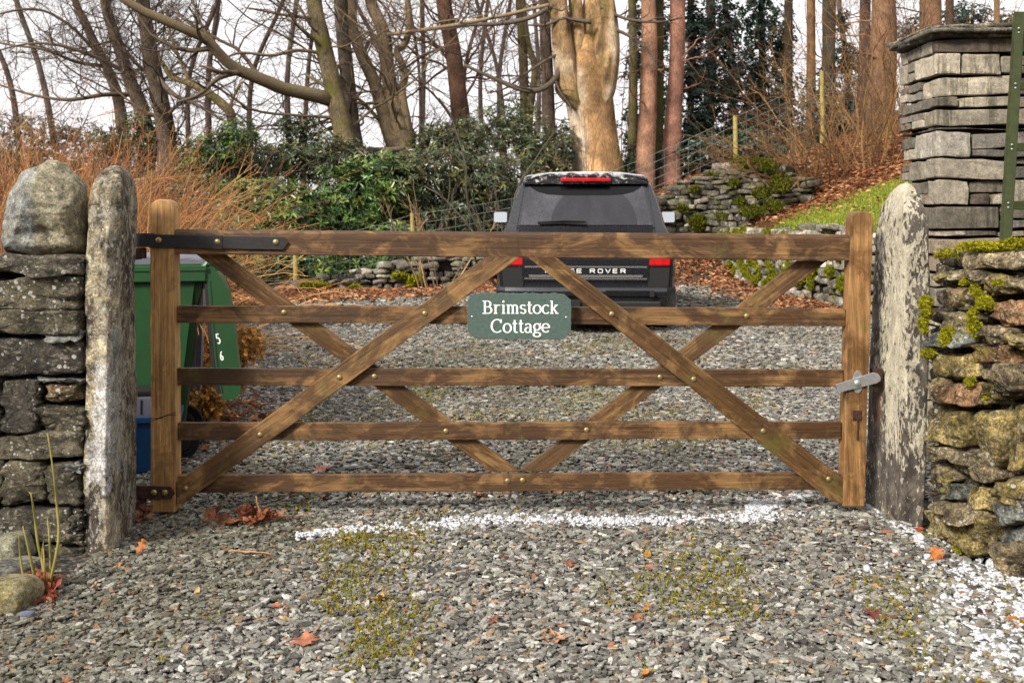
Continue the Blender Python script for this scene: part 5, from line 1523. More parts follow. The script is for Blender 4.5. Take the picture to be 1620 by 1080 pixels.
    for i_ in range(8):
        t = .1 + .85 * i_ / 7; cx0 = np.interp(t, [0, .12, .4, .75, 1], [x(326), x(329), x(333), x(340), x(350)]); zz_ = np.interp(t, [0, 1], [z(424), z(637)])
        V += [(cx0 - .03, y0 - .004, zz_), (cx0 + .004, y0 - .0135, zz_)]
    k = np.arange(16).reshape(8, 2); mb2.add(V, np.stack([k[:-1, 0], k[:-1, 1], k[1:, 1], k[1:, 0]], -1)); mb2.build('lid_lining', M['plastic_black'], lid)
    # painted house number on the lid edge
    five = [[(.85, 1), (.1, 1), (.05, .55), (.5, .62), (.9, .42), (.88, .14), (.5, 0), (.08, .08)]]; six = [[(.8, .95), (.45, .8), (.15, .45), (.15, .15), (.45, 0), (.8, .12), (.85, .35), (.55, .5), (.2, .35)]]
    for st, px, py in ((five, 337.5, 546), (six, 342.5, 573)):
        mb = MB()
        for sgm in st:
            p = []
            for (a0, b0), (a1, b1) in zip(sgm[:-1], sgm[1:]): p += [(a0 + (a1 - a0) * t, b0 + (b1 - b0) * t) for t in (0, .5)]
            p.append(sgm[-1])
            ribbon(mb, [(x(px + 5.0 * a + (1 - b) * 2.6), z(py - 15 * b)) for a, b in p], 0, 0, 0, lambda X, Zv, y: (X, y0 - .0135, Zv), .0065)
        mb.build('painted_numeral', M['white_paint'], lid)
    # wheels
    for yy in (y0 + .01, y1 - .06):
        mb = MB(); tubes(mb, [[x(281), yy - .03, .1], [x(281), yy + .0, .1], [x(281), yy + .03, .1]], [.1, .104, .1], 28); w = mb.build('wheel', M['rubber'], root)
        mb = MB(); tubes(mb, [[x(281), yy - .036, .1], [x(281), yy - .033, .1], [x(281), yy - .030, .1]], [.05, .06, .06], 20); mb.build('hub', M['plastic_black'], w)
    # a dark bag and cut stalks lie on top of a second, darker bin behind
    r2 = thing('wheelie_bin', 'dark grey wheelie bin lid showing just behind the green bin', 'bin', (x(240), 6.1, 0), rotz=R(14.5))
    Y2 = 6.1; s2 = F / Y2; x2 = lambda p: (p - CX) / s2; z2 = lambda p: H - (p - HY) / s2
    mb = MB(); tub(mb, z2(421), .06, x2(190), x2(322), x2(196), x2(314), Y2, Y2 + .5, .04, .03); mb.build('tub', M['plastic_grey'], r2)
    mb = MB(); prism(mb, [(x2(184), z2(421)), (x2(328), z2(419)), (x2(318), z2(409)), (x2(290), z2(404)), (x2(210), z2(402.5)), (x2(190), z2(408))], Y2 - .03, Y2 + .53, .012); mb.build('lid', M['plastic_grey'], r2)
    # blue recycling box leaning against the tub
    X2, Yb = x(262), 5.02; sb = F / Yb; xb = lambda p: (p - CX) / sb; zb_ = lambda p: H - (p - HY) / sb
    r3 = thing('recycling_box', 'blue plastic recycling box on the ground between gatepost and gate', 'box', (xb(235), Yb, 0), rotz=R(15))
    mb = MB(); tub(mb, zb_(663), .005, xb(175), xb(280), xb(180), xb(273), Yb, Yb + .28, .02, .02); o = mb.build('tub', M['plastic_blue'], r3); o.modifiers.new('s', 'SOLIDIFY').thickness = .006
    mb = MB()
    for a, b, c, d in ((xb(172), Yb - .018, xb(284), Yb + .006), (xb(172), Yb + .274, xb(284), Yb + .298), (xb(172), Yb + .0065, xb(177), Yb + .2735), (xb(278), Yb + .0065, xb(284), Yb + .2735)):
        box(mb, (a, b, zb_(668)), (c, d, zb_(659)), .004)
    mb.build('rim', M['plastic_blue'], r3)
    r4 = thing('plastic_crate', 'grey slotted plastic crate standing in the blue recycling box', 'crate', (xb(226), Yb + .1, .1), rotz=R(15))
    mb = MB(); box(mb, (xb(180), Yb + .035, .12), (xb(239), Yb + .21, zb_(625)), .02); mb.build('shell', M['plastic_grey'], r4)
    mb = MB(); box(mb, (xb(178), Yb + .029, zb_(627)), (xb(241), Yb + .218, zb_(619)), .006); mb.build('rim', M['plastic_black'], r4)
    mb = MB()
    for p in (196, 213, 231): box(mb, (xb(p), Yb + .0325, zb_(657)), (xb(p + 3), Yb + .036, zb_(634)), .001)
    mb.build('slot', M['plastic_black'], r4)
bins()
# ================================================================ trees
def pxpath(spec, Y, extra=2.2, base=True, jy=0.0, rng=None):
    """list of (px, py, width px) from top to foot -> world path from foot up, with radii; runs on above the frame"""
    sp = sorted(spec, key=lambda q: -q[1])
    p = [P(a, b, Y) for a, b, _ in sp]; r = [c * Y / F / 2 for _, _, c in sp]
    if base:
        g = float(hgt(p[0][0], Y)) - .15
        if p[0][2] > g + .1:
            d = p[0] - p[1]; k = (p[0][2] - g) / max(1e-3, p[1][2] - p[0][2])
            q = p[0] + np.array([d[0] * min(k, 1.2) * .5, 0, 0]); q[2] = g; p.insert(0, q); r.insert(0, r[0] * 1.25)
    d = unit(p[-1] - p[-2]); h = extra
    for k in (1, 2, 3):
        p.append(p[-1] + (d * .6 + np.array([0, 0, .6])) * h); r.append(r[-1] * .86)
    p = np.array(p)
    if jy and rng is not None: p[:, 1] += np.cumsum(rng.normal(0, jy, len(p)))
    return p, np.array(r)

def smooth_path(p, r, n):
    q = catmull(p, n); u = np.linspace(0, len(r) - 1, n); return q, np.interp(u, np.arange(len(r)), r)

def bark_disp(amp, ridg, seed):
    def f(Pm, th):
        n, m, _ = Pm.shape
        c = np.stack([np.cos(th), np.sin(th)], -1)
        z = Pm[:, :, 2]
        q = np.stack([np.broadcast_to(c[None, None, :, 0] * ridg, (n, m, len(th))), np.broadcast_to(c[None, None, :, 1] * ridg, (n, m, len(th))), np.broadcast_to(z[:, :, None] * 1.1, (n, m, len(th)))], -1)
        return 1 + amp * fbm(q, 1, 4, seed)
    return f

def bare_tree(name, label, Y, stems, rng, bark='bark', tint=(.16, .12, .085), group=None, limbs=(), nl=14, dens=1.0, zmin=1.6, twig=(.075, .05, .04), sides=14, amp=.06, ridg=2.0, extra=2.0, up=.03, lenk=1.0, cat='tree', tilt=1.15, third=True, brad=.17):
    """stems: px specs; limbs: hand-placed px specs (from butt to tip); the rest of the crown grows at random"""
    paths = [pxpath(s, Y, extra, True, .05 if k else 0, rng) for k, s in enumerate(stems)]
    x0, y0 = paths[0][0][0][0], paths[0][0][0][1]
    root = thing(name, label, cat, (x0, y0, float(hgt(x0, y0))), group)
    mb = MB()
    for p, r in paths:
        q, rr = smooth_path(p, r, 60); tubes(mb, q, rr, sides, np.asarray(tint) * .82 * rng.uniform(.85, 1.15), True, bark_disp(amp, ridg, int(rng.integers(1e6))))
    mb.build('trunk', M[bark], root, smooth=True)
    cb = MB(); L1, R1 = [], []
    for spec in limbs:
        pts = np.array([P(a, b, Y + c) for a, b, _, c in spec]); r = np.array([w * Y / F / 2 for _, _, w, _ in spec])
        q, rr = smooth_path(pts, r * (.78 if r.max() < 13 * Y / F / 2 else 1), 16); L1.append(q); R1.append(rr)
    tt = np.asarray(tint)
    for q, rr in zip(L1, R1): tubes(cb, q, rr, 8, tt * .9, True, bark_disp(amp, 1.5, int(rng.integers(1e6))))
    for p, r in paths:
        q, rr = smooth_path(p, r, 40)
        k = q[:, 2] > zmin
        if k.sum() < 4 or nl == 0: continue
        q, rr = q[k], rr[k]
        Q, RR = grow(q[None], rr[None], nl, .34 * lenk, tilt, 16, brad, rng, up, .17, .02, .97, .6, .3)
        L1 += list(Q); R1 += list(RR)
    if L1:
        A, B = np.array([catmull(q, 16) for q in L1]), np.array(R1)
        n0 = len(limbs)
        if len(A) > n0: tubes(cb, A[n0:], B[n0:], 6, tt * .8)
        Q2, R2 = grow(A, np.maximum(B, .006), int(7 * dens), .5, .85, 9, .5, rng, up * .8, .2, .15, 1.0, .2, .35); tubes(cb, Q2, R2, 4, tt * .45 + np.asarray(twig) * .5, False)
        Q3, R3 = grow(Q2, np.maximum(R2, .0035), int(5 * dens) if dens >= 1 else 4, .5, .8, 6, .6, rng, up, .22, .15, 1.0, .1, .45); tubes(cb, Q3, np.maximum(R3, .0022), 3, twig, False)
        if third:
            kk = rng.random(len(Q3)) < .6 * min(1, dens)
            Q4, R4 = grow(Q3[kk], R3[kk], 3, .6, .75, 4, .7, rng, up, .2, .2, 1.0, .05, .6); tubes(cb, Q4, np.maximum(R4, .0018), 3, np.asarray(twig) * 1.1, False)
        cb.build('branches', M['twig'] if bark != 'bark_moss' else M['twig'], root, smooth=True)
    return root

TG = 'bare winter trees behind the drive'
def trees():
    g = np.random.default_rng
    # left group, leaning
    bare_tree('bare_tree', 'dark leaning bare tree left of the sky gap, thickest trunk of its group', 24, [[(226, -5, 21), (234, 60, 23), (243, 110, 25), (255, 165, 27), (264, 235, 31)]], g(1), tint=(.12, .09, .065), group=TG, nl=40, dens=1.6, lenk=.9,
              limbs=[[(245, 118, 12, 0), (275, 150, 9, -.5), (310, 165, 7, -.8), (352, 190, 5, -1), (405, 215, 3, -1.2)], [(250, 130, 10, 0), (215, 100, 8, .3), (185, 60, 6, .4), (160, 10, 4, .5)], [(262, 185, 9, 0), (285, 165, 6, -.3), (330, 148, 4, -.6), (372, 128, 3, -.8)]])
    bare_tree('bare_tree', 'slender bare tree leaning left, second trunk from the left edge of the wood', 25, [[(165, -5, 15), (178, 45, 17), (193, 90, 19), (208, 135, 21), (228, 200, 25)]], g(2), tint=(.15, .11, .075), group=TG, nl=40, dens=1.6, lenk=.9,
              limbs=[[(200, 115, 10, 0), (150, 90, 8, -.5), (95, 72, 6, -.8), (40, 70, 4, -1), (-30, 88, 3, -1.2)], [(212, 150, 10, 0), (165, 150, 9, -.5), (110, 158, 7, -1), (50, 150, 5, -1.2), (-20, 128, 3, -1.4)]])
    bare_tree('bare_tree', 'thin bare tree farthest left, leaning over the orange shrubs', 26, [[(118, -5, 11), (132, 30, 13), (150, 70, 14), (172, 115, 15), (192, 190, 19)]], g(3), tint=(.16, .12, .08), group=TG, nl=40, dens=1.6, lenk=1.0,
              limbs=[[(165, 105, 9, 0), (120, 98, 7, -.5), (70, 78, 6, -1), (20, 72, 4, -1), (-40, 60, 3, -1)], [(150, 80, 8, 0), (110, 40, 6, -.4), (60, 15, 5, -.6), (0, 22, 4, -1), (-40, 40, 3, -1)]])
    bare_tree('bare_tree', 'small crooked bare tree with a forked pale stem under the long mossy limb', 24, [[(272, 122, 8), (300, 132, 11), (328, 147, 13), (352, 165, 15), (366, 185, 15), (367, 240, 17)]], g(4), bark='bark_moss', tint=(.24, .18, .095), group=TG, nl=7, dens=1.0, extra=.35, zmin=2.4,
              limbs=[[(362, 172, 8, 0), (372, 148, 6, 0), (384, 130, 4, 0), (402, 145, 3, .2)], [(300, 130, 8, 0), (285, 95, 7, 0), (270, 55, 6, 0), (262, 10, 5, 0)]])
    # the tree with the great curved limb
    bare_tree('bare_tree', 'tall bare tree with one long mossy limb sweeping left across the sky', 22.5, [[(496, -5, 24), (508, 55, 26), (521, 110, 28), (533, 165, 30), (545, 215, 33), (553, 260, 37)]], g(5), bark='bark_moss', tint=(.17, .13, .075), group=TG, nl=26, dens=1.2, zmin=2.9,
              limbs=[[(525, 158, 25, 0), (490, 149, 22, -.3), (450, 141, 21, -.6), (410, 124, 20, -.9), (378, 112, 18, -1.1), (350, 90, 17, -1.3), (328, 63, 16, -1.5), (300, 50, 15, -1.7), (262, 33, 14, -1.9), (215, 12, 12, -2.1), (170, -20, 10, -2.3)],
                     [(515, 85, 8, 0), (470, 80, 7, -.3), (430, 88, 6, -.6), (380, 84, 5, -.9), (345, 98, 3, -1.1)], [(520, 140, 8, 0), (500, 128, 7, .2), (482, 117, 5, .3)], [(505, 30, 7, 0), (455, 25, 6, -.4), (420, 18, 5, -.6), (392, 13, 4, -.8)]])
    bare_tree('bare_tree', 'straight dark bare trunk close behind the tree with the long limb', 23.5, [[(538, -5, 21), (543, 60, 22), (550, 130, 23), (558, 200, 24), (565, 260, 26)]], g(6), tint=(.13, .10, .075), group=TG, nl=26, dens=1.1, zmin=2.9,
              limbs=[[(640, 235, 9, -.5), (600, 238, 12, -.3), (560, 236, 12, -.4), (530, 237, 11, -.6), (500, 250, 9, -.8), (470, 246, 8, -1), (440, 255, 7, -1.2), (400, 262, 5, -1.4), (350, 236, 4, -1.6), (300, 222, 3, -1.8)]])
    bare_tree('bare_tree', 'twin pale bare stems rising from one foot, with a crooked third stem', 23.6, [[(585, -5, 19), (598, 30, 20), (608, 60, 21), (613, 110, 22), (622, 160, 23), (636, 210, 30), (645, 250, 36)],
              [(556, -5, 15), (560, 50, 17), (574, 90, 19), (592, 130, 20), (606, 175, 21), (622, 225, 26), (642, 252, 30)], [(646, -5, 9), (648, 45, 10), (640, 72, 12), (628, 82, 11), (641, 115, 12), (636, 145, 13), (645, 200, 15), (650, 250, 20)]], g(7), bark='bark', tint=(.26, .19, .115), group=TG, nl=18, dens=1.1, zmin=2.9,
              limbs=[[(574, 90, 8, 0), (590, 60, 8, .2), (640, 52, 8, -.4), (720, 40, 8, -1), (800, 24, 7, -1.4), (868, 8, 7, -2)], [(612, 205, 9, 0), (580, 168, 8, .3), (560, 152, 6, .4)]])
    bare_tree('bare_tree', 'straight reddish conifer trunk standing alone left of the big beech', 25, [[(701, -5, 24), (709, 40, 25), (718, 90, 26), (725, 150, 28), (732, 230, 31)]], g(8), bark='bark_red', tint=(.21, .115, .075), group=TG, nl=24, dens=1.0, zmin=3, amp=.05, ridg=3.5, twig=(.07, .045, .04))
    bare_tree('bare_tree', 'mossy slim bare trunk, left of two beside the big beech', 26, [[(822, -5, 13), (826, 60, 14), (829, 130, 15), (832, 240, 17)], [(834, 60, 9), (846, 110, 11), (838, 180, 12), (836, 240, 14)]], g(9), bark='bark_moss', tint=(.15, .12, .06), group=TG, nl=16, dens=1.1, zmin=3)
    bare_tree('bare_tree', 'dark straight bare trunk immediately left of the big beech', 25, [[(860, -5, 16), (863, 60, 18), (866, 130, 20), (870, 250, 23)]], g(10), tint=(.12, .085, .065), group=TG, nl=14, dens=1.0, zmin=3)
    # the big beech
    root = bare_tree('beech_tree', 'massive pale pollarded beech trunk rising directly behind the car roof', 24, [[(922, 60, 30), (924, 95, 52), (927, 125, 70), (931, 150, 75), (937, 190, 73), (942, 230, 76), (946, 280, 86), (949, 330, 100)]], g(11), bark='bark_beech', tint=(.52, .37, .21), nl=0, extra=.02, amp=.055, ridg=1.3, sides=40)
    mb = MB(); rng = g(111)
    for spec in ([(905, 150, 42), (897, 115, 40), (890, 75, 36), (886, 35, 33), (880, -20, 32)], [(925, 150, 40), (920, 110, 30), (915, 70, 26), (912, 20, 24), (908, -20, 23)], [(945, 150, 44), (950, 105, 40), (955, 60, 34), (948, 20, 32), (940, -25, 30)], [(958, 150, 34), (966, 100, 30), (966, 50, 28), (960, 0, 26), (957, -30, 25)], [(930, 160, 40), (936, 100, 32), (930, 50, 24), (932, 0, 20), (935, -30, 18)], [(898, 150, 30), (889, 138, 26), (886, 128, 16)]):
        spec = [(934, 215, 14), ((934 * 2 + spec[0][0]) / 3, 180, spec[0][2] * .45)] + [(a, b, w * (.8 if b > 140 else .92)) for a, b, w in spec]
        p, r = pxpath(spec, 23.8 + rng.uniform(-.15, .3), 1.6 if spec[-1][1] < 0 else .05, False)
        q, rr = smooth_path(p, r, 30); c = np.array([.32, .20, .10]) if spec[0][0] != 925 else np.array([.17, .15, .045])
        k0 = mb.n; tubes(mb, q, rr, 30, c, True, bark_disp(.13, 2.6, int(rng.integers(1e6))))
        v = mb.v[-1]; nn = fbm(v * np.array([1, 1, .5]), 3, 4, 15); n5 = fbm(v * np.array([1, 1, .3]), 9, 3, 16); tt = np.tile(c, (len(v), 1)) * (1 + .8 * n5)[:, None]
        mo = sstep(nn + .25 * n5, .22, .5)[:, None] * .8; tt = tt * (1 - mo) + np.array([.13, .11, .03]) * mo; pl = sstep(-nn, .15, .5)[:, None] * .7; mb.c[-1] = tt * (1 - pl) + np.array([.46, .37, .26]) * pl
    mb.build('limb', M['bark_beech'], root, smooth=True)
    mb = MB(); paths, rad = [], []
    for spec in ([(893, 86, 10), (886, 110, 10), (874, 130, 10), (855, 142, 9), (835, 144, 9), (812, 138, 8), (790, 128, 7), (760, 115, 6), (735, 103, 5)], [(890, 82, 5), (860, 98, 4), (830, 118, 4), (800, 140, 3), (770, 148, 2)], [(970, 45, 6), (1000, 60, 5), (1030, 85, 4), (1040, 110, 3)], [(950, 10, 6), (990, 30, 5), (1040, 35, 4), (1080, 28, 3)], [(880, 5, 8), (840, 28, 8), (790, 38, 7), (740, 40, 6), (700, 48, 4)],
                 [(935, 35, 8), (915, 33, 7), (890, 30, 6), (862, 40, 5), (835, 40, 3)]):
        pts = np.array([P(a, b, 23.6 - .03 * k) for k, (a, b, _) in enumerate(spec)]); q, rr = smooth_path(pts, np.array([w * 23.6 / F / 2 for _, _, w in spec]), 16)
        paths.append(q); rad.append(rr); tubes(mb, q, rr, 7, (.11, .085, .065))
    A, B = np.array(paths), np.array(rad)
    Q2, R2 = grow(A, np.maximum(B, .008), 9, .4, .8, 8, .5, rng, .03, .2); tubes(mb, Q2, R2, 4, (.10, .075, .06), False)
    Q3, R3 = grow(Q2, R2, 5, .5, .8, 6, .6, rng, .03, .2); tubes(mb, Q3, np.maximum(R3, .0025), 3, (.09, .06, .05), False)
    mb.build('branches', M['twig'], root, smooth=True)
    # tint the beech: light painted pale on the left, golden middle, mossy right edge
    tr = [o for o in root.children if o.name.startswith('trunk')][0]; me = tr.data
    co = np.empty(len(me.vertices) * 3, np.float32); me.vertices.foreach_get('co', co); v = co.reshape(-1, 3).astype(float) + np.array(root.location)
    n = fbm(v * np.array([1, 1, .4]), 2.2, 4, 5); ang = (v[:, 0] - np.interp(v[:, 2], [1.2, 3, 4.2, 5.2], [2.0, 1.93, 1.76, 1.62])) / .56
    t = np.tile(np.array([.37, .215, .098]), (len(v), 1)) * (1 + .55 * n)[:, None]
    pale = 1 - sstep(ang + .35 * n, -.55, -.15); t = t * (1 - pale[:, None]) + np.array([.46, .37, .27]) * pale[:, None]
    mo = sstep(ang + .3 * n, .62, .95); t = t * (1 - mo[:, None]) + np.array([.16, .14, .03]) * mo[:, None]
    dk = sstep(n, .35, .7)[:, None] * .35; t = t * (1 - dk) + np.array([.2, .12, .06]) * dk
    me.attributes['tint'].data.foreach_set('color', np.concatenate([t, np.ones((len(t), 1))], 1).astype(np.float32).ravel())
    # conifer trunks right of it
    for k, (lab, Y, spec, bark, tint) in enumerate((
        ('mossy thin trunk between the beech and the first red trunk', 27, [(1000, -5, 13), (1002, 100, 14), (1000, 270, 16)], 'bark_moss', (.15, .12, .06)),
        ('pale red stringy-barked trunk just right of the big beech', 24.5, [(1026, -5, 23), (1027, 80, 25), (1025, 160, 27), (1020, 265, 33)], 'bark_red', (.42, .23, .145)),
        ('dark mossy trunk tight behind the first red trunk', 26.5, [(1043, -5, 14), (1043, 100, 14), (1042, 250, 15)], 'bark_moss', (.10, .085, .04)),
        ('second red stringy-barked trunk, right of the pale red one', 25, [(1072, -5, 24), (1071, 90, 25), (1067, 170, 26), (1062, 250, 32)], 'bark_red', (.36, .18, .125)),
        ('thin brown trunk at the left end of the holly thicket', 28, [(1092, -5, 9), (1093, 200, 11)], 'bark_red', (.24, .13, .08)),
        ('dark trunk wrapped in holly, left of three in the thicket', 29, [(1124, -5, 14), (1126, 100, 15), (1120, 230, 17)], 'bark', (.12, .08, .055)),
        ('slim dark trunk in the middle of the holly thicket', 31, [(1205, -5, 10), (1206, 180, 12)], 'bark', (.09, .075, .055)),
        ('dark straight trunk with ivy at the right of the thicket', 29, [(1248, -5, 13), (1247, 80, 14), (1246, 200, 16)], 'bark', (.09, .07, .045)),
        ('brown straight trunk lit at its left edge, beyond the shrubs', 28, [(1283, -5, 13), (1283, 90, 14), (1282, 220, 16)], 'bark_red', (.22, .12, .06)),
        ('thick dark trunk between the thicket and the broad red trunk', 30, [(1312, -5, 21), (1311, 80, 21), (1309, 220, 24)], 'bark', (.10, .08, .055)),
        ('dark trunk touching the left side of the broad red trunk', 27, [(1369, -5, 16), (1368, 90, 18), (1362, 230, 22)], 'bark', (.09, .055, .045)),
        ('broad reddish trunk behind the brown shrubs, left of the slate wall', 24.5, [(1398, -5, 38), (1397, 80, 41), (1393, 170, 45), (1390, 280, 54)], 'bark_red', (.27, .155, .09)),
        ('thick brown trunk rising above the left end of the slate coping', 25, [(1472, -5, 32), (1472, 60, 34), (1470, 240, 40)], 'bark_red', (.22, .125, .07)),
        ('narrow trunk above the slate coping, beside the thick brown one', 29, [(1502, -5, 12), (1503, 60, 13), (1500, 200, 15)], 'bark', (.13, .08, .055)),
        ('pale brown trunk rising above the right part of the slate coping', 27, [(1577, -5, 9), (1577, 60, 10), (1575, 200, 12)], 'bark_red', (.32, .2, .11)))):
        bare_tree('conifer_tree' if bark == 'bark_red' else 'bare_tree', lab, Y, [spec], g(200 + k), bark=bark, tint=tint, group='straight trunks on the right of the wood', nl=14, dens=1.0, zmin=3.6, ridg=4 if bark == 'bark_red' else 2, amp=.07, lenk=.5, tilt=1.45, up=.0, third=True, brad=.13)
    # a thin background of far trunks
    rng = g(77)
    for k in range(9):
        px = [35, 88, 330, 455, 670, 760, 790, 1160, 1340][k]; Y = rng.uniform(33, 42)
        w = rng.uniform(6, 9)
        bare_tree('bare_tree', ['thin far trunk at the left edge of the sky', 'thin far trunk behind the leaning trees', 'thin far trunk under the long mossy limb', 'thin far trunk in the sky gap left of the limbed tree', 'thin far trunk right of the pale twin stems',
            'thin far trunk in the branches left of the beech', 'thin far trunk close to the mossy slim one', 'thin far trunk inside the holly thicket', 'thin far trunk between two thick dark trunks on the right'][k], Y,
            [[(px + rng.uniform(-20, 20) - (70 if k < 2 else 0), -5, w), (px - (22 if k < 2 else 0), 120, w * 1.1), (px + rng.uniform(-6, 6), 260, w * 1.4)]], rng, tint=(.12, .09, .075), group='far trunks', nl=26, dens=1.0, zmin=2.5, sides=8, lenk=.8, third=False)
    labs = 'thin far trunk in the tangle of bare branches beyond the bushes'
    for k, px in enumerate((300, 395, 480, 610, 665, 745, 800, 850)):
        Y = rng.uniform(30, 38); w = rng.uniform(4, 7)
        bare_tree('bare_tree', labs, Y, [[(px + rng.uniform(-60, 60), -5, w), (px + rng.uniform(-20, 20), 120, w * 1.1), (px, 270, w * 1.4)]], rng, tint=(.12, .085, .07), group='thin far trunks in the tangle', nl=34, dens=1.0, zmin=2.5, sides=7, lenk=.8, third=False, brad=.3, tilt=1.3)
trees()

# ================================================================ evergreen bushes
def foliage(mb, centers, rads, nw, rng, ln, wd, cols, k=7, droop=.15, shell=.55, spread=1.0):
    """whorls of leaves through the volume of several lobes"""
    pos, d, nr, L, Wd, C = [], [], [], [], [], []
    centers, rads = np.asarray(centers, float), np.asarray(rads, float)
    vol = rads.prod(1) ** (2 / 3.); pick = rng.choice(len(centers), nw, p=vol / vol.sum())
    u = unit(rng.normal(size=(nw, 3))); rr = shell + (1 - shell) * rng.random(nw) ** .6
    lump = 1 + .28 * fbm(u * 1.7 + pick[:, None] * 9.1, 1, 3, int(rng.integers(1e6)))
    c = centers[pick] + u * (rr * lump)[:, None] * rads[pick]
    ax = unit(u * .8 + np.array([0, -.1, .55]) + rng.normal(size=(nw, 3)) * .35)
    base = np.asarray(cols)[rng.integers(0, len(cols), nw)] * np.exp(rng.normal(0, .22, (nw, 1)))
    th = rng.uniform(0, 2 * np.pi, (nw, 1)) + np.linspace(0, 2 * np.pi, k, endpoint=False)[None] + rng.normal(0, .25, (nw, k))
    a1 = unit(np.cross(ax, np.array([.3, .2, 1.0]))); a2 = np.cross(ax, a1)
    D = unit((np.cos(th)[..., None] * a1[:, None] + np.sin(th)[..., None] * a2[:, None]) * spread + ax[:, None] * rng.uniform(-.1, .7, (nw, k, 1)) + np.array([0, 0, -droop]))
    n = nw * k; N = np.repeat(ax, k, 0)
    leaves(mb, np.repeat(c, k, 0) + rng.normal(size=(n, 3)) * ln * .12, D.reshape(-1, 3), N + rng.normal(size=(n, 3)) * .25, ln * rng.uniform(.6, 1.2, n), wd * rng.uniform(.75, 1.2, n), np.repeat(base, k, 0) * np.exp(rng.normal(0, .12, (n, 1))), .2, .12)
    return c

RH = ((.042, .085, .016), (.06, .125, .024), (.11, .18, .036), (.028, .055, .016), (.06, .10, .045), (.16, .20, .04))
RHD = ((.06, .085, .042), (.085, .11, .05), (.04, .06, .028), (.12, .135, .07), (.15, .155, .045), (.11, .085, .045))
def bush(label, Y, lobes, nw, rng, cols=RH, ln=.115, wd=.034, group='evergreen bushes at the end of the drive', name='evergreen_bush', stems=8, k=7, shell=.5, mat='rhodo'):
    cs = [P(px, py, Y + dy) for px, py, rx, ry, dy in lobes]; rs = [(rx * Y / F, rx * Y / F * .8, ry * Y / F) for px, py, rx, ry, dy in lobes]
    c0 = cs[0]; g = float(hgt(c0[0], c0[1]))
    root = thing(name, label, 'bush', (c0[0], c0[1], g), group)
    mb = MB(); c = foliage(mb, cs, rs, nw, rng, ln, wd, cols, k, shell=shell); mb.build('foliage', M[mat], root)
    mb = MB(); paths = []
    for i in range(stems * len(cs)):
        t = c[rng.integers(len(c))]; b = np.array([c0[0] + rng.normal(0, .25) + (t[0] - c0[0]) * .5, c0[1] + rng.normal(0, .2), g - .1]); b[2] = float(hgt(b[0], b[1])) - .05
        m = (b + t) / 2 + np.array([(t[0] - b[0]) * .1, 0, .1]) + rng.normal(size=3) * .12; paths.append(catmull([b, m, t], 10))
    A = np.array(paths); B = np.tile(np.linspace(.018, .006, 10), (len(A), 1)); tubes(mb, A, B, 5, (.10, .075, .05))
    Q, RQ = grow(A, B, 5, .35, .7, 6, .5, rng, .05, .15); tubes(mb, Q, np.maximum(RQ, .003), 3, (.11, .08, .05), False)
    mb.build('stems', M['bush_stem'], root)
    return root

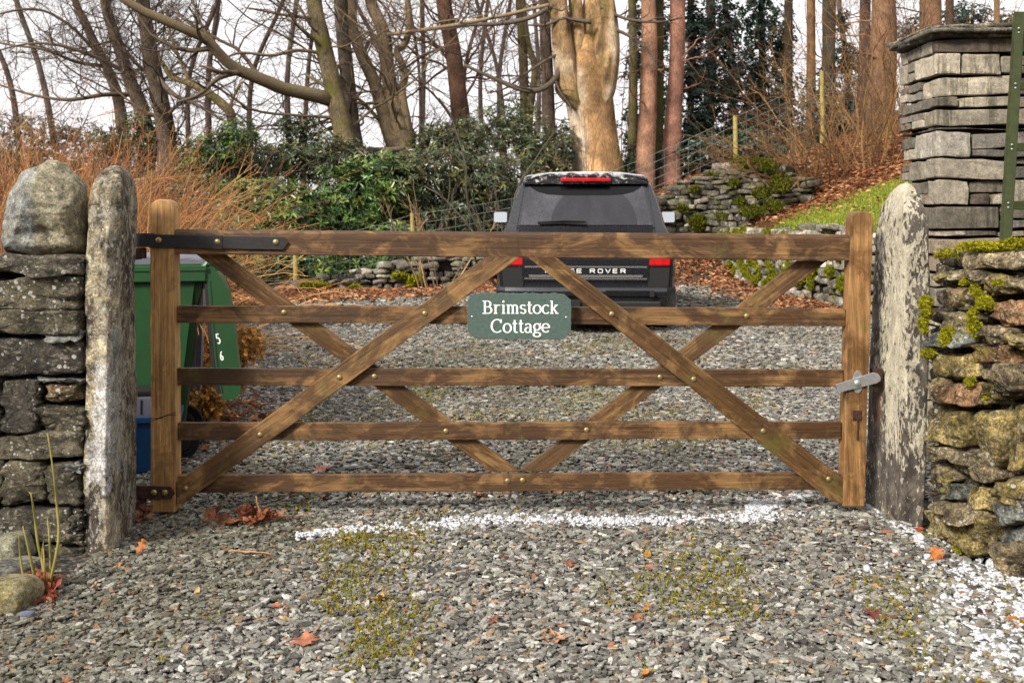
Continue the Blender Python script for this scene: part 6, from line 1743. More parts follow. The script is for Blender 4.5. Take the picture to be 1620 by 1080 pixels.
def bushes():
    g = np.random.default_rng
    bush('glossy green rhododendron nearest the gate hinge, behind the green bin', 18.6, [(430, 345, 85, 62, 0), (380, 325, 60, 50, .3), (480, 370, 60, 60, .2), (420, 415, 90, 50, -.2), (350, 395, 60, 55, .1), (480, 430, 60, 35, -.3), (360, 440, 50, 30, -.3)], 3000, g(31), ln=.15, wd=.043)
    bush('tall mid-green rhododendron left of the fence post', 20.0, [(560, 320, 75, 65, 0), (600, 300, 70, 60, .4), (530, 360, 70, 50, .2), (590, 390, 80, 50, .0), (560, 425, 60, 30, -.2)], 2100, g(32), ln=.15, wd=.043)
    bush('blue-green straggly bush behind the rhododendrons, against the sky', 22, [(420, 262, 75, 42, 0), (490, 245, 75, 45, .4), (360, 270, 55, 35, .3), (540, 255, 70, 42, .2), (590, 270, 60, 40, .3), (470, 200, 40, 22, .3)], 1400, g(33), RHD, .13, .035, shell=.2)
    bush('dark straggly evergreen in front of the pale twin stems', 20.6, [(640, 290, 70, 55, 0), (690, 280, 75, 65, .3), (660, 345, 75, 50, .2), (720, 330, 60, 50, .4), (680, 395, 70, 35, -.1)], 1500, g(34), RHD, .13, .037, shell=.25)
    bush('dark evergreen bush close to the left side of the car', 21.2, [(760, 285, 65, 60, 0), (800, 300, 55, 60, .4), (740, 345, 60, 45, .2), (790, 355, 45, 45, .2), (760, 395, 50, 30, 0)], 1400, g(35), RHD, .13, .037, shell=.25)
    bush('leggy evergreen with light showing through, between two trunks left of the beech', 23, [(740, 215, 75, 40, 0), (810, 200, 60, 50, .5), (850, 240, 50, 40, .2), (690, 225, 45, 35, .4)], 1050, g(36), RHD, .12, .035, shell=.1)
    bush('dark evergreen bush low against the foot of the big beech', 23.2, [(870, 262, 38, 35, 0), (890, 235, 20, 40, .3), (1000, 262, 22, 35, 1.5)], 620, g(37), RHD, .12, .035)
    bush('low glossy evergreen in the gap under the top rail, beside the mossy boulder', 18.9, [(520, 425, 55, 28, 0), (560, 415, 50, 28, .3), (610, 415, 45, 22, .3)], 800, g(38), RH, .13, .04)
    bush('dim bush far left behind the leaning trees', 24, [(215, 215, 40, 40, 0), (255, 225, 40, 35, .3), (180, 230, 45, 30, .2)], 620, g(39), RHD, .12, .035, shell=.2)
    bush('low grey-green bush at the foot of the small crooked tree', 21, [(370, 222, 45, 32, 0), (330, 250, 50, 32, .3), (310, 280, 50, 40, .2)], 900, g(40), RH, .12, .035, shell=.2)
    bush('sparse greenish thicket along the bottom of the sky at the far left', 26, [(40, 205, 80, 30, 0), (120, 215, 70, 28, .5), (-60, 200, 70, 30, .3), (60, 250, 120, 40, .2), (180, 255, 80, 40, .2)], 1500, g(41), ((.10, .085, .05), (.06, .07, .03), (.13, .09, .06)), .10, .03, shell=.1)
    bush('sparse brownish thicket behind the boulder and the orange shrubs', 15, [(40, 290, 90, 60, 0), (140, 300, 90, 55, .5), (220, 320, 70, 55, .3), (290, 340, 60, 60, .2), (-60, 300, 80, 60, .3)], 1900, g(42), ((.13, .075, .03), (.07, .065, .02), (.18, .10, .04), (.05, .055, .018)), .10, .03, shell=.1)
    # hollies: dark, with sky showing between the leaves
    HO = ((.010, .036, .020), (.016, .05, .028), (.024, .062, .038), (.008, .026, .016))
    for k, (lab, Y, lobes, nw) in enumerate((
        ('dark holly at the left of the thicket, beside the second red trunk', 27, [(1105, 200, 35, 60, 0), (1100, 120, 28, 50, .4), (1085, 240, 35, 35, .2), (1100, 40, 24, 50, .3)], 1150),
        ('tall dark holly behind the first fence post of the bank', 28, [(1150, 130, 42, 70, 0), (1145, 45, 38, 60, .5), (1160, 215, 45, 45, .3)], 950),
        ('tall dark holly in the middle of the thicket', 30, [(1195, 110, 35, 60, 0), (1200, 30, 38, 55, .5), (1190, 190, 45, 50, .3), (1215, 170, 35, 40, .2)], 950),
        ('dark holly right of the middle of the thicket', 29, [(1240, 160, 35, 60, 0), (1235, 70, 27, 65, .4), (1255, 220, 45, 40, .3)], 760),
        ('small dark holly below the thick dark trunk', 28, [(1300, 155, 32, 55, 0), (1325, 195, 32, 45, .3), (1290, 225, 38, 40, .3), (1345, 230, 35, 35, .3)], 700),
        ('low dark evergreen along the wire fence above the bank wall', 25, [(1120, 240, 55, 28, 0), (1070, 255, 40, 25, .2), (1180, 230, 50, 32, .3), (1250, 245, 50, 30, .3)], 1000),
        ('dark holly filling the gaps between the beech and the red trunks', 30, [(1003, 200, 24, 60, 0), (1008, 100, 22, 55, .4), (1048, 150, 20, 70, .3), (1010, 30, 20, 45, .2), (1050, 40, 18, 50, .3)], 620),
        ('thin dark evergreen between the thick dark trunk and the broad red one', 31, [(1340, 100, 25, 40, 0), (1345, 170, 28, 50, .3), (1330, 40, 15, 30, .4)], 420),
        ('distant dark evergreen above the slate coping', 33, [(1440, 60, 40, 35, 0), (1530, 30, 60, 30, .4), (1590, 40, 40, 30, .4)], 520))):
        bush(lab, Y, lobes, nw, g(300 + k), HO, .13, .06, 'dark hollies on the right', 'holly_bush', 4, 6, .1)
bushes()

# ================================================================ bare coloured shrubs
def cane_shrub(label, cat, x, y, n, h, spread, rng, cols, rad=.006, lean=(0, 0), kids=5, arch=-.06, group=None, name='bare_shrub', fine=1.0, wob=.07):
    g = float(hgt(x, y)); root = thing(name, label, cat, (x, y, g), group)
    m = 12; a = rng.uniform(0, 2 * np.pi, n); rr = rng.random(n) ** .5
    S = np.stack([x + spread * .3 * rr * np.cos(a), y + spread * .25 * rr * np.sin(a), np.full(n, g - .03)], 1)
    D = unit(np.stack([np.cos(a) * rr * spread / h * 1.1 + lean[0], np.sin(a) * rr * spread / h + lean[1], np.ones(n)], 1))
    L = h * rng.uniform(.5, 1.15, n); Q = np.empty((n, m, 3)); Q[:, 0] = S
    for j in range(1, m):
        D = unit(D + rng.normal(size=(n, 3)) * wob + np.array([0, 0, arch]) * (j / m)); Q[:, j] = Q[:, j - 1] + D * (L / (m - 1))[:, None]
    RR = (rad * rng.uniform(.6, 1.3, n))[:, None] * np.linspace(1, .35, m)[None]
    C = np.array(cols)[rng.integers(0, len(cols), n)] * np.exp(rng.normal(0, .2, (n, 1)))
    mb = MB(); tubes(mb, Q, RR, 5, C, False)
    Q2, R2 = grow(Q, RR, kids, .42, .55, 7, .6, rng, arch * .3, .1, .25, .98, .12, .4); C2 = np.repeat(C, kids, 0) * np.exp(rng.normal(0, .15, (n * kids, 1))); tubes(mb, Q2, np.maximum(R2, .0012 * fine), 4, C2, False)
    Q3, R3 = grow(Q2, R2, 3, .45, .6, 5, .65, rng, 0, .12, .2, .95, .06, .5); tubes(mb, Q3, np.maximum(R3, .001 * fine), 3, np.repeat(C2, 3, 0), False)
    mb.build('stems', M['bush_stem'], root, smooth=True)
    return root
def shrubs():
    g = np.random.default_rng
    OR = ((.36, .13, .04), (.46, .19, .06), (.20, .075, .035), (.50, .28, .10), (.14, .06, .035), (.30, .17, .08))
    for k, (lab, px, y, n, h, sp, ln_) in enumerate((
        ('orange-stemmed bare shrub at the left edge of the picture behind the boulder', 20, 7.2, 200, 2.0, 1.5, (0, 0)),
        ('orange-stemmed bare shrub between boulder and gatepost', 120, 7.6, 200, 1.95, 1.3, (0, 0)),
        ('orange-stemmed bare shrub right behind the gate hinge, arching over the bin', 170, 8.2, 130, 1.55, .6, (.02, 0)),
        ('farther orange-stemmed shrub filling the gap on the left', 50, 9.6, 230, 2.25, 1.7, (0, 0)),
        ('farthest orange-stemmed shrub below the leaning trees', 135, 10.6, 220, 2.1, 1.2, (-.05, 0)),
        ('outermost orange-stemmed shrub cut off by the left edge', -40, 9.0, 200, 2.2, 1.7, (0, 0)))):
        cane_shrub(lab, 'shrub', (px - CX) * y / F, y, n, h, sp, g(60 + k), OR, .0048, ln_, 6, -.07, 'orange-stemmed shrubs on the left', wob=.10)
    cane_shrub('pale arching bramble canes leaning right over the bin', 'bramble', (205 - CX) * 6.6 / F, 6.6, 34, 1.55, .7, g(70), ((.62, .36, .14), (.55, .27, .09)), .005, (.55, 0), 3, -.2, None, 'bramble')
    BR = ((.13, .065, .028), (.20, .11, .042), (.08, .045, .024), (.28, .155, .055))
    cane_shrub('brown bare shrub fanning out on the leaf-strewn bank', 'shrub', (1290 - CX) * 19.4 / F, 19.4, 48, 2.1, 3.0, g(71), BR, .010, (-.3, 0), 6, -.09, 'brown bare shrubs on the bank', fine=2, wob=.15)
    cane_shrub('tall brown bare shrub beside the slate wall on the bank', 'shrub', (1385 - CX) * 18.6 / F, 18.6, 40, 2.8, 2.0, g(72), BR, .010, (0, 0), 7, -.03, 'brown bare shrubs on the bank', fine=2, wob=.14)
    cane_shrub('upright brown bare shrub between the two others on the bank', 'shrub', (1330 - CX) * 20.4 / F, 20.4, 40, 2.3, 2.8, g(73), BR, .010, (0, 0), 6, -.05, 'brown bare shrubs on the bank', fine=2, wob=.15)
    cane_shrub('tall brown thicket behind the fence post on the bank', 'shrub', (1300 - CX) * 23.6 / F, 23.6, 22, 3.4, 3.2, g(171), BR, .011, (0, 0), 8, -.02, 'brown thickets below the right-hand trunks', fine=2.4, wob=.13)
    cane_shrub('tall brown thicket below the broad red trunk', 'shrub', (1395 - CX) * 22.5 / F, 22.5, 22, 3.8, 2.4, g(172), BR, .011, (0, 0), 8, -.02, 'brown thickets below the right-hand trunks', fine=2.4, wob=.13)
    cane_shrub('brown twiggy thicket seen over the slate coping', 'shrub', (1500 - CX) * 25 / F, 25, 26, 4.6, 4.0, g(173), BR, .012, (0, 0), 8, 0, 'brown thickets below the right-hand trunks', fine=2.6, wob=.12)
    cane_shrub('brown brambles trailing over the dry wall right of the car', 'shrub', (1215 - CX) * 20.9 / F, 20.9, 34, 1.6, 2.6, g(174), BR, .009, (-.2, -.15), 6, -.16, 'brown bare shrubs on the bank', fine=2, wob=.15)
    cane_shrub('thin brown saplings in front of the fence, left of the car', 'sapling', (690 - CX) * 17.6 / F, 17.6, 9, 2.4, .9, g(74), ((.26, .17, .09), (.36, .24, .12)), .012, (0, 0), 4, 0, None, 'sapling', fine=2)
    cane_shrub('dark leafless sapling forking up beside the left of the car roof', 'sapling', (805 - CX) * 15.6 / F, 15.6, 5, 3.0, .5, g(75), ((.06, .05, .035),), .026, (-.2, 0), 6, 0, None, 'sapling', fine=2.2, wob=.16)
    cane_shrub('young bare sapling in front of the foot of the big beech', 'sapling', (935 - CX) * 22 / F, 22, 9, 2.3, 1.1, g(76), ((.22, .12, .07),), .014, (0, 0), 4, 0, None, 'sapling', fine=2)
    # green shoots at the foot of the pillar
    r = thing('plant_shoots', 'bare green shoots sprouting in front of the dark stone pillar', 'plant', ((72 - CX) * 3.45 / F, 3.45, 0))
    mb = MB()
    for pts in ([(75, 940), (84, 900), (93, 850), (90, 800), (86, 760), (80, 715), (75, 685)], [(72, 935), (68, 895), (60, 860), (55, 820), (50, 785), (46, 778)], [(48, 950), (38, 915), (32, 880), (30, 845)], [(72, 930), (70, 890), (68, 860)], [(78, 940), (80, 890), (78, 850), (75, 820)], [(60, 935), (50, 890), (42, 855), (36, 832)], [(86, 890), (92, 870), (95, 862)], [(70, 905), (66, 880), (69, 855)]):
        q = catmull([P(a, b, 3.45 + (a % 7) * .01) for a, b in pts], 14); tubes(mb, [q], [np.linspace(.0062 if len(pts) > 3 else .004, .0018, 14)], 6, (.22, .19, .045))
    mb.build('stems', M['bush_stem'], r, smooth=True)
    # dried flower heads behind the bin
    rng = g(80); r = thing('dried_hydrangea', 'brown dried hydrangea with crisp flower heads behind the green bin', 'plant', ((330 - CX) * 6.9 / F, 6.9, 0))
    mb = MB(); sm = MB()
    for px, py, rp, Y in ((388, 546, 30, 6.6), (360, 570, 24, 6.9), (318, 535, 24, 6.9), (312, 572, 22, 6.8), (325, 600, 22, 6.7), (300, 645, 30, 6.1), (328, 640, 24, 6.2), (290, 620, 22, 6.3), (340, 560, 22, 7.1), (310, 500, 20, 7.0), (300, 560, 20, 7), (372, 600, 18, 7)):
        c = P(px, py, Y); rr = rp * Y / F; n = 420; u = unit(rng.normal(size=(n, 3))); p = c + u * rr * rng.uniform(.55, 1.0, (n, 1))
        col = np.array([.42, .22, .055]) * np.exp(rng.normal(0, .35, (n, 1)))
        leaves(mb, p, unit(rng.normal(size=(n, 3)) + u * .6), u + rng.normal(size=(n, 3)) * .4, .030, .026, col, .5, .3)
        q = catmull([np.array([c[0] + rng.normal(0, .05), Y + .05, 0]), (c + np.array([c[0], Y, 0])) / 2 + rng.normal(0, .03, 3), c], 8); tubes(sm, [q], [[.004] * 8], 4, (.3, .17, .07))
    mb.build('flower_heads', M['litter'], r); sm.build('stems', M['bush_stem'], r)
shrubs()

# ================================================================ leaf litter, grass, moss, snow
LC = ((.30, .115, .045), (.38, .17, .075), (.22, .075, .035), (.45, .25, .12), (.16, .06, .03), (.34, .19, .10))
def flat_leaves(mb, x, y, ln, rng, dz=0.0, cols=LC, tilt=.45):
    n = len(x); a = rng.uniform(0, 2 * np.pi, n)
    d = np.stack([np.cos(a), np.sin(a), rng.normal(0, tilt * .5, n)], 1); nr = np.stack([rng.normal(0, tilt, n), rng.normal(0, tilt, n), np.ones(n)], 1)
    z = hgt(x, y) + dz + rng.uniform(0, .03, n)
    L = ln * rng.uniform(.55, 1.3, n); c = np.array(cols)[rng.integers(0, len(cols), n)] * np.exp(rng.normal(0, .3, (n, 1)))
    leaves(mb, np.stack([x, y, z], 1), d, nr, L, L * rng.uniform(.45, .75, n), c, .35, .2)
def litter():
    rng = np.random.default_rng(91)
    mb = MB()
    N = 90000; x = rng.uniform(-7, 5, N); y = rng.uniform(12, 21, N); k = (rng.random(N) < litter_w(x, y) * .5 + .005) & (x < xw(y) - .1) & (y < yw(x) - .1); flat_leaves(mb, x[k], y[k], .08, rng, .05)
    N = 34000; x = rng.uniform(4.2, 10, N); y = rng.uniform(14, 27, N); k = (x > xw(y)) & (y > 18.3 - 1.05 * (x - 4.4) + rng.normal(0, .45, N)); flat_leaves(mb, x[k], y[k], .085, rng, .0)
    N = 9000; x = rng.uniform(-8, 5, N); y = rng.uniform(17, 26, N); k = y > yw(x) + .25; flat_leaves(mb, x[k], y[k], .085, rng, .0)
    N = 700; x = rng.uniform(4.3, 7, N); y = rng.uniform(11, 19, N); flat_leaves(mb, x, y, .07, rng, .04)
    # scraps between the chippings
    N = 2000; y = rng.uniform(2.5, 12, N) ; x = rng.uniform(-.5, .5, N) * y * 1.15; k = (x > -3) & (x < 4.2); flat_leaves(mb, x[k], y[k], .018, rng, .016, ((.24, .12, .06), (.30, .18, .09), (.18, .08, .04), (.34, .16, .07), (.22, .16, .10)), .6)
    N = 700; x = rng.normal(-2.05, .28, N); y = rng.normal(6.3, .45, N); flat_leaves(mb, x, y, .06, rng, .015)
    o = mb.build('leaf_litter', M['litter']); tag(o, 'brown fallen leaves heaped along the walls and over the bank', 'fallen leaves', kind='stuff')
    mb = MB()
    N = 60000; x = rng.uniform(4.2, 8.2, N); y = rng.uniform(9, 20.5, N); k = (x > xw(y) + .12) & (y < 18.5 - 1.05 * (x - 4.4) + rng.normal(0, .35, N)); x, y = x[k], y[k]; n = len(x)
    p = np.stack([x, y, hgt(x, y) - .02], 1); d = unit(np.stack([rng.normal(0, .4, n), rng.normal(0, .4, n), np.ones(n)], 1)); s = unit(np.cross(d, rng.normal(size=(n, 3)))) * .006; h = rng.uniform(.03, .075, (n, 1))
    V = np.stack([p - s, p + s, p + d * h], 1); c = np.array([.27, .33, .035]) * np.exp(rng.normal(0, .28, (n, 1))) * np.where(rng.random((n, 1)) < .12, [[1.4, 1.0, .9]], [[1, 1, 1]])
    mb.add(V.reshape(-1, 3), np.arange(n * 3).reshape(-1, 3), np.repeat(c, 3, 0))
    tag(mb.build('lawn_grass', M['grass']), 'short bright grass of the sloping lawn', 'grass', kind='stuff')
    # moss and weeds among the chippings
    mb = MB()
    N = 260000; y = rng.uniform(2.5, 11.5, N); x = rng.uniform(-.55, .55, N) * y
    nz = fbm(np.stack([x * 3.2, y * 2.0, x * 0], -1), 1, 4, 61) ; st = np.zeros(N)
    for cx_, cy_, rx, ry, am in ((-.68, 3.75, .26, .75, 1.0), (-.55, 2.95, .22, .4, .9), (.92, 3.35, .35, .45, .75), (1.1, 2.8, .35, .3, .7), (-.15, 7.6, 1.1, 1.5, .75), (1.8, 8.2, 1.0, 1.6, .75), (.5, 10.2, 1.4, .8, .85), (-1.4, 6.2, .5, .6, .6), (.95, 3.9, .16, .14, .9), (-1.0, 9.3, 1.0, 1.2, .7), (1.2, 6.0, .5, .8, .5)):
        st = np.maximum(st, am * .85 * np.exp(-((x - cx_) / rx / 1.3) ** 2 - ((y - cy_) / ry / 1.3) ** 2))
    k = (rng.random(N) < np.clip(st * 1.5 * sstep(nz + st * .5, .15, .75), 0, 1) * np.where(y < 4.2, .6, .35)) & (x > -2.8) & (x < 4.1)
    x, y = x[k], y[k]; p = np.stack([x, y, hgt(x, y) + .014 + .014 * rng.random(len(x))], 1)
    tufts(mb, p, np.tile([[0, 0, 1.]], (len(x), 1)), .0115, rng, ((.20, .19, .016), (.27, .24, .022), (.14, .14, .014), (.26, .18, .04)), 4, .4)
    tag(mb.build('gravel_moss', M['moss']), 'yellow-green moss growing in patches among the chippings', 'moss', kind='stuff')
litter()

def gpx(px, py): Y = H * F / (py - HY); return (px - CX) * Y / F, Y
def snow():
    rng = np.random.default_rng(101)
    pts = []
    def strip(path, n, dens=1.0):
        path = np.array(path, float); seg = np.linalg.norm(np.diff(path[:, :2], axis=0), axis=1); cum = np.concatenate([[0], np.cumsum(seg)])
        u = rng.uniform(0, cum[-1], n); px = np.interp(u, cum, path[:, 0]); py = np.interp(u, cum, path[:, 1]); w = np.interp(u, cum, path[:, 2])
        v = rng.normal(0, .5, n); py = py + v * w * .8
        X, Y = gpx(px, py); nz = fbm(np.stack([X * 50, Y * 40, X * 0], -1), 1, 2, 71); k = nz > -.5 + .62 * np.abs(v); pts.append(np.stack([X[k], Y[k]], 1))
    strip([(470, 853, 5), (520, 848, 7), (600, 842, 10), (680, 837, 13), (760, 830, 14), (850, 828, 12), (950, 830, 10), (1060, 829, 10), (1150, 828, 11), (1230, 824, 16), (1300, 816, 20), (1360, 812, 16), (1390, 812, 8)], 12500)
    strip([(1180, 812, 14), (1240, 798, 20), (1300, 788, 22), (1345, 800, 22), (1380, 806, 12)], 13000)
    strip([(1385, 815, 8), (1420, 842, 10), (1460, 862, 14)], 6000)
    N = 90000; px, py = rng.uniform(1340, 1640, N), rng.uniform(840, 1085, N); X, Y = gpx(px, py)
    nz = .28 * fbm(np.stack([X * 6, Y * 5, X * 0], -1), 1, 3, 73) + .9 * fbm(np.stack([X * 60, Y * 48, X * 0], -1), 1, 2, 74); lim = sstep(px + (py - 950) * .1, 1400, 1570) * (1 - .35 * sstep(py, 1010, 1080)); k = (nz > 1.0 - .95 * lim); pts.append(np.stack([X[k], Y[k]], 1))
    p = np.concatenate(pts); n = len(p); r = .0031 * np.exp(rng.normal(0, .45, n))
    bm = bmesh.new(); bmesh.ops.create_icosphere(bm, subdivisions=1, radius=1); bm.verts.index_update()
    tv = np.array([v.co[:] for v in bm.verts]); tf = np.array([[v.index for v in f.verts] for f in bm.faces]); bm.free()
    c = np.concatenate([p, np.where(p[:, 1] > 3.95, rng.uniform(.004, .022, n), rng.uniform(.003, .019, n))[:, None]], 1)
    V = c[:, None] + tv[None] * r[:, None, None] * rng.uniform(.7, 1.5, (n, 1, 3)) * np.array([1.3, 1.3, .8]) * rng.uniform(.85, 1.15, (n, len(tv), 1))
    mb = MB(); mb.add(V.reshape(-1, 3), (np.arange(n)[:, None, None] * len(tv) + tf[None]).reshape(-1, 3))
    tag(mb.build('snow', M['snow'], smooth=True), 'grains of snow in a white line under the gate and beside the low wall', 'snow', kind='stuff')
snow()

# ================================================================ small things on the ground
def big_leaf(kind, rng):
    """one dead leaf, lobed outline, curled"""
    n = 25; V, m = [], 7
    for i in range(n):
        t = i / (n - 1)
        if kind == 'maple': w = np.interp(t, [0, .06, .14, .22, .30, .40, .47, .56, .66, .74, .84, .92, 1], [.02, .03, .34, .20, .22, .58, .40, .24, .40, .26, .12, .08, 0])
        elif kind == 'oak': w = .30 * math.sin(math.pi * (t * .95 + .03)) ** .6 * (.68 + .32 * math.sin(t * 19))
        else: w = .24 * math.sin(math.pi * (t * .97 + .015)) ** .8
        for j in range(m):
            s = (j / (m - 1)) * 2 - 1; V.append((t, s * w, 0))
    V = np.array(V); b, c_ = rng.uniform(.25, .9), rng.uniform(-.25, .5)
    V[:, 2] = .28 * b * np.abs(V[:, 1]) ** 1.3 * 2 + c_ * (V[:, 0] - .5) ** 2 + fbm(V * 3.0 + rng.uniform(0, 40, 3), 1, 3, 3) * .10
    i = np.arange(n * m).reshape(n, m); q = np.stack([i[:-1, :-1], i[:-1, 1:], i[1:, 1:], i[1:, :-1]], -1).reshape(-1, 4)
    V[:, 0] -= .5
    return V, q
def ground_bits():
    rng = np.random.default_rng(121)
    spec = [(222, 884, 'oak', .07, 1.2, 'orange lobed leaf standing on edge in front of the left gatepost', (.46, .17, .06)), (1482, 893, 'maple', .062, .9, 'bright orange ragged leaf on the snow beside the low wall', (.50, .17, .05)), (880, 1019, 'maple', .085, .1, 'pale pinkish broad leaf lying flat near the bottom middle', (.52, .25, .13)),
        (1022, 970, 'leaf', .04, .5, 'small orange leaf standing upright right of the middle foreground', (.55, .2, .04)), (600, 955, 'maple', .075, .3, 'yellow-brown leaf in the mossy strip of the foreground', (.42, .24, .06)), (482, 1022, 'maple', .10, .1, 'reddish flat leaf at the lower left of the mossy strip', (.36, .14, .08)),
        (1005, 985, 'oak', .075, .15, 'reddish-brown curled leaf in the right foreground', (.34, .13, .05)), (900, 897, 'oak', .085, .15, 'dark brown leaf lying beyond the middle foreground', (.24, .10, .06)), (1610, 995, 'maple', .07, .5, 'orange leaf at the right edge of the picture on the snow', (.55, .2, .05)),
        (760, 792, 'maple', .10, .2, 'reddish leaf under the bottom rail left of the middle', (.40, .17, .09)), (885, 783, 'maple', .085, .15, 'pale orange leaf under the bottom rail right of the middle', (.46, .22, .12)), (508, 749, 'maple', .10, .15, 'pink-brown leaf behind the bottom rail on the left', (.42, .2, .13)),
        (512, 790, 'leaf', .06, .2, 'brown leaf just under the bottom rail near the left brace', (.33, .14, .07)), (1024, 884, 'leaf', .06, .2, 'amber leaf beside a mossy clump right of the middle', (.36, .2, .05)), (1390, 985, 'oak', .09, .5, 'dark red folded leaf in the right foreground', (.18, .05, .04)), (1020, 1075, 'leaf', .05, .6, 'orange leaf cut by the bottom edge of the picture', (.5, .2, .05)),
        (1240, 1058, 'leaf', .035, .4, 'tiny rust leaf at the bottom right', (.4, .14, .05)), (640, 905, 'leaf', .05, .3, 'small tan leaf left of the white line', (.45, .26, .12)), (312, 942, 'leaf', .04, .6, 'small yellowish leaf in the left foreground', (.5, .33, .13)), (185, 908, 'oak', .06, .7, 'small orange leaf standing near the foot of the left gatepost', (.55, .23, .07)),
        (355, 870, 'leaf', .03, .5, 'tiny orange leaf left of the white snow line', (.55, .22, .06)), (560, 867, 'leaf', .035, .4, 'tiny pink leaf below the start of the snow line', (.45, .2, .12)), (1385, 935, 'leaf', .05, .3, 'small tan leaf by the edge of the speckled snow', (.5, .24, .1)), (1300, 1010, 'leaf', .05, .2, 'flat brown leaf near the bottom right', (.3, .13, .06)),
        (780, 990, 'oak', .06, .4, 'dark brown leaf left of the pinkish broad leaf', (.22, .08, .05)), (1480, 870, 'leaf', .05, .5, 'dark red leaf at the foot of the right gatepost', (.22, .04, .03)), (1452, 846, 'leaf', .05, .8, 'crimson leaf tucked against the right gatepost', (.3, .05, .03)), (1500, 850, 'oak', .07, .3, 'purple-brown leaf under the low wall', (.13, .05, .05))]
    for px, py, kind, L, tl, lab, col in spec:
        X, Y = gpx(px, py); V, q = big_leaf(kind, rng)
        A = rotm(tl * rng.choice([-1, 1]) * .5 + (.9 if tl > .8 else 0), tl * .5 + (.5 if tl > .8 else 0), rng.uniform(0, 6.28)); V = (V * L) @ A.T
        V[:, 2] -= V[:, 2].min() - .012
        c = np.tile(np.array(col), (len(V), 1)) * (1 + .3 * fbm(V, 60, 3, 7))[:, None]
        mb = MB(); mb.add(V, q, c); o = mb.build('fallen_leaf', M['litter'], local=True, smooth=True); o.location = (X, Y, 0); tag(o, lab, 'leaf', 'single fallen leaves on the gravel')
    # heaps: curled leaves by the gate foot and the shoots
    for lab, cx_, cy_, rx, ry, n, L, cols in (('heap of curled red-brown leaves caught on a twig inside the gate line', 390, 827, 62, 9, 34, .075, ((.22, .07, .03), (.30, .11, .05), (.13, .045, .025), (.36, .17, .09))), ('heap of crumpled red leaves at the foot of the green shoots', 62, 938, 30, 24, 40, .065, ((.30, .075, .04), (.36, .12, .065), (.20, .055, .035), (.26, .14, .07))), ('heap of dull pink leaves at the foot of the hinge-side gatepost', 222, 822, 20, 9, 22, .065, ((.28, .12, .09), (.36, .15, .10)))):
        mb = MB(); X0, Y0 = gpx(cx_, cy_)
        for _ in range(n):
            a, r = rng.uniform(0, 6.28), math.sqrt(rng.random()); X, Y = gpx(cx_ + rx * r * math.cos(a), cy_ + ry * r * math.sin(a)); V, q = big_leaf(rng.choice(['maple', 'oak', 'leaf']), rng)
            V = (V * L * rng.uniform(.6, 1.1)) @ rotm(rng.normal(0, .7), rng.normal(0, .6), rng.uniform(0, 6.28)).T; V = V + np.array([X, Y, .02 + rng.uniform(0, .05) * (1 - r * .7)]); c = np.array(cols[rng.integers(len(cols))]) * math.exp(rng.normal(0, .25)); mb.add(V, q, c)
        tag(mb.build('leaf_heap', M['litter'], smooth=True, loc=(X0, Y0, 0)), lab, 'leaf heap', 'leaf heaps')
    for lab, pts, w in (('thin straight twig lying across the leaf heap by the gate', [(375, 833), (420, 828), (465, 824), (496, 822)], .0045), ('short bent twig with a stalk standing up from the leaf heap', [(405, 784), (408, 800), (416, 818), (424, 826)], .003), ('pale stick on the chippings below the leaf heap', [(362, 880), (400, 882), (429, 885)], .004), ('pale split stick in the left foreground', [(146, 938), (155, 930), (162, 922)], .004)):
        mb = MB(); V = []
        for k, (a, b) in enumerate(pts):
            X, Y = gpx(pts[-1][0], pts[-1][1]) if 'standing' in lab else gpx(a, b); V.append(P(a, b, Y) if 'standing' in lab else np.array([X, Y, .022]))
        q = catmull(V, 12) + rng.normal(0, .0012, (12, 3)); tubes(mb, [q], [np.linspace(w, w * .5, 12)], 6, (.38, .2, .09)); tag(mb.build('twig', M['bush_stem'], smooth=True), lab, 'twig', 'twigs on the gravel')
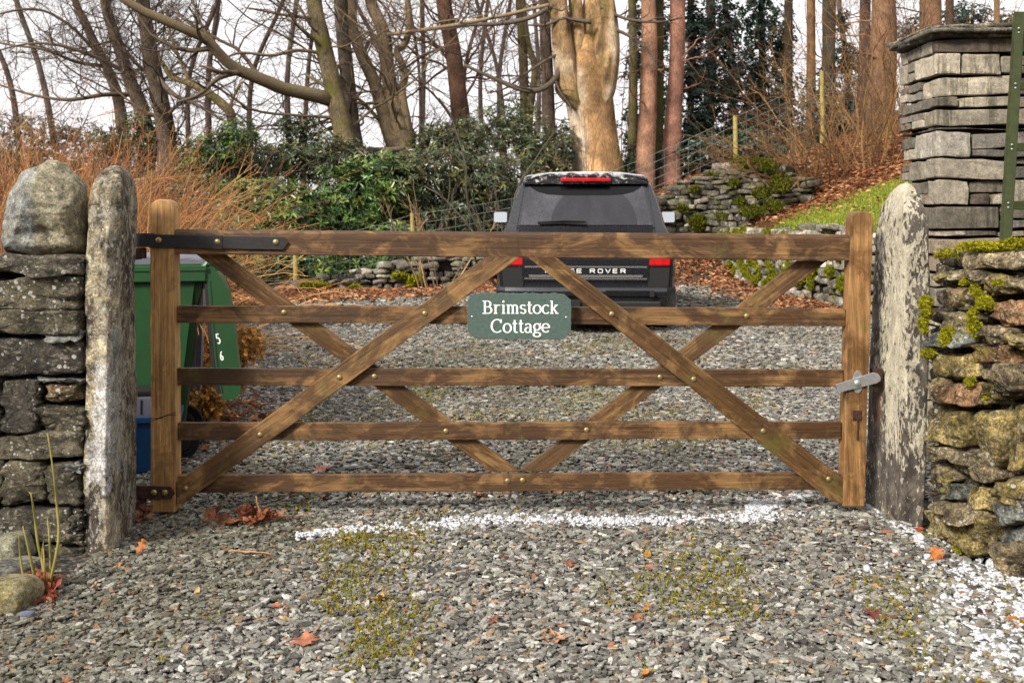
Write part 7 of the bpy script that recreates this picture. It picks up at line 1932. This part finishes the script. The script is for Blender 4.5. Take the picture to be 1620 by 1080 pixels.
    # edging stones, bottom left
    for lab, px, py, sx_, sz_, col in (('pale lichened edging stone at the left edge, farthest of three', 4, 893, .15, .10, (.36, .34, .24)), ('dark edging stone at the left edge, middle of three', 6, 932, .15, .09, (.15, .15, .14)), ('mossy yellow edging stone at the left edge, nearest of three', 4, 972, .16, .10, (.33, .28, .13))):
        X, Y = gpx(px, py); mb = MB(); rock(mb, (0, .06, sz_ * .42), (sx_, .2, sz_), rng, 3.6, 7, 8, .07, rotm(0, 0, rng.normal(0, .3)), col); o = mb.build('edging_stone', M['boulder'], smooth=True, local=True); o.location = (X, Y, 0); tag(o, lab, 'stone', 'edging stones')
    X, Y = gpx(42, 981); mb = MB(); rock(mb, (0, 0, .012), (.045, .04, .03), rng, 5, 4, 5, .05, None, (.17, .18, .26)); o = mb.build('pebble', M['slate'], local=True); o.location = (X, Y, 0); tag(o, 'small blue-grey pebble beside the nearest edging stone', 'stone')
ground_bits()

# ================================================================ the wood on the far side of the lane, behind the viewer (seen in the car's glass and paint)
def far_wood():
    rng = np.random.default_rng(131); mb = MB()
    for k in range(46):
        x = -48 + k * 2.1 + rng.normal(0, .6); y = rng.uniform(-30, -21); h = rng.uniform(8, 14); n = 1100
        t = rng.random(n) ** .7; a = rng.uniform(0, 6.28, n); r = (.25 + .2 * h * .5 * (1 - t)) * rng.uniform(.4, 1, n)
        p = np.stack([x + r * np.cos(a), y + r * np.sin(a), .4 + t * (h - .4)], 1); d = np.stack([np.cos(a), np.sin(a), rng.uniform(-.5, .1, n)], 1)
        c = np.array([.022, .04, .02]) * np.exp(rng.normal(0, .3, (n, 1))); leaves(mb, p, d, np.tile([[0, 0, 1.]], (n, 1)) + rng.normal(0, .3, (n, 3)), .75, .4, c, .2, .2)
        tubes(mb, [[x, y, -.2], [x, y, h * .5], [x, y, h]], [.18, .12, .02], 7, (.1, .07, .05))
    tag(mb.build('far_wood', M['rhodo']), 'dark conifer wood across the lane, reflected in the car', 'wood', kind='stuff')
far_wood()
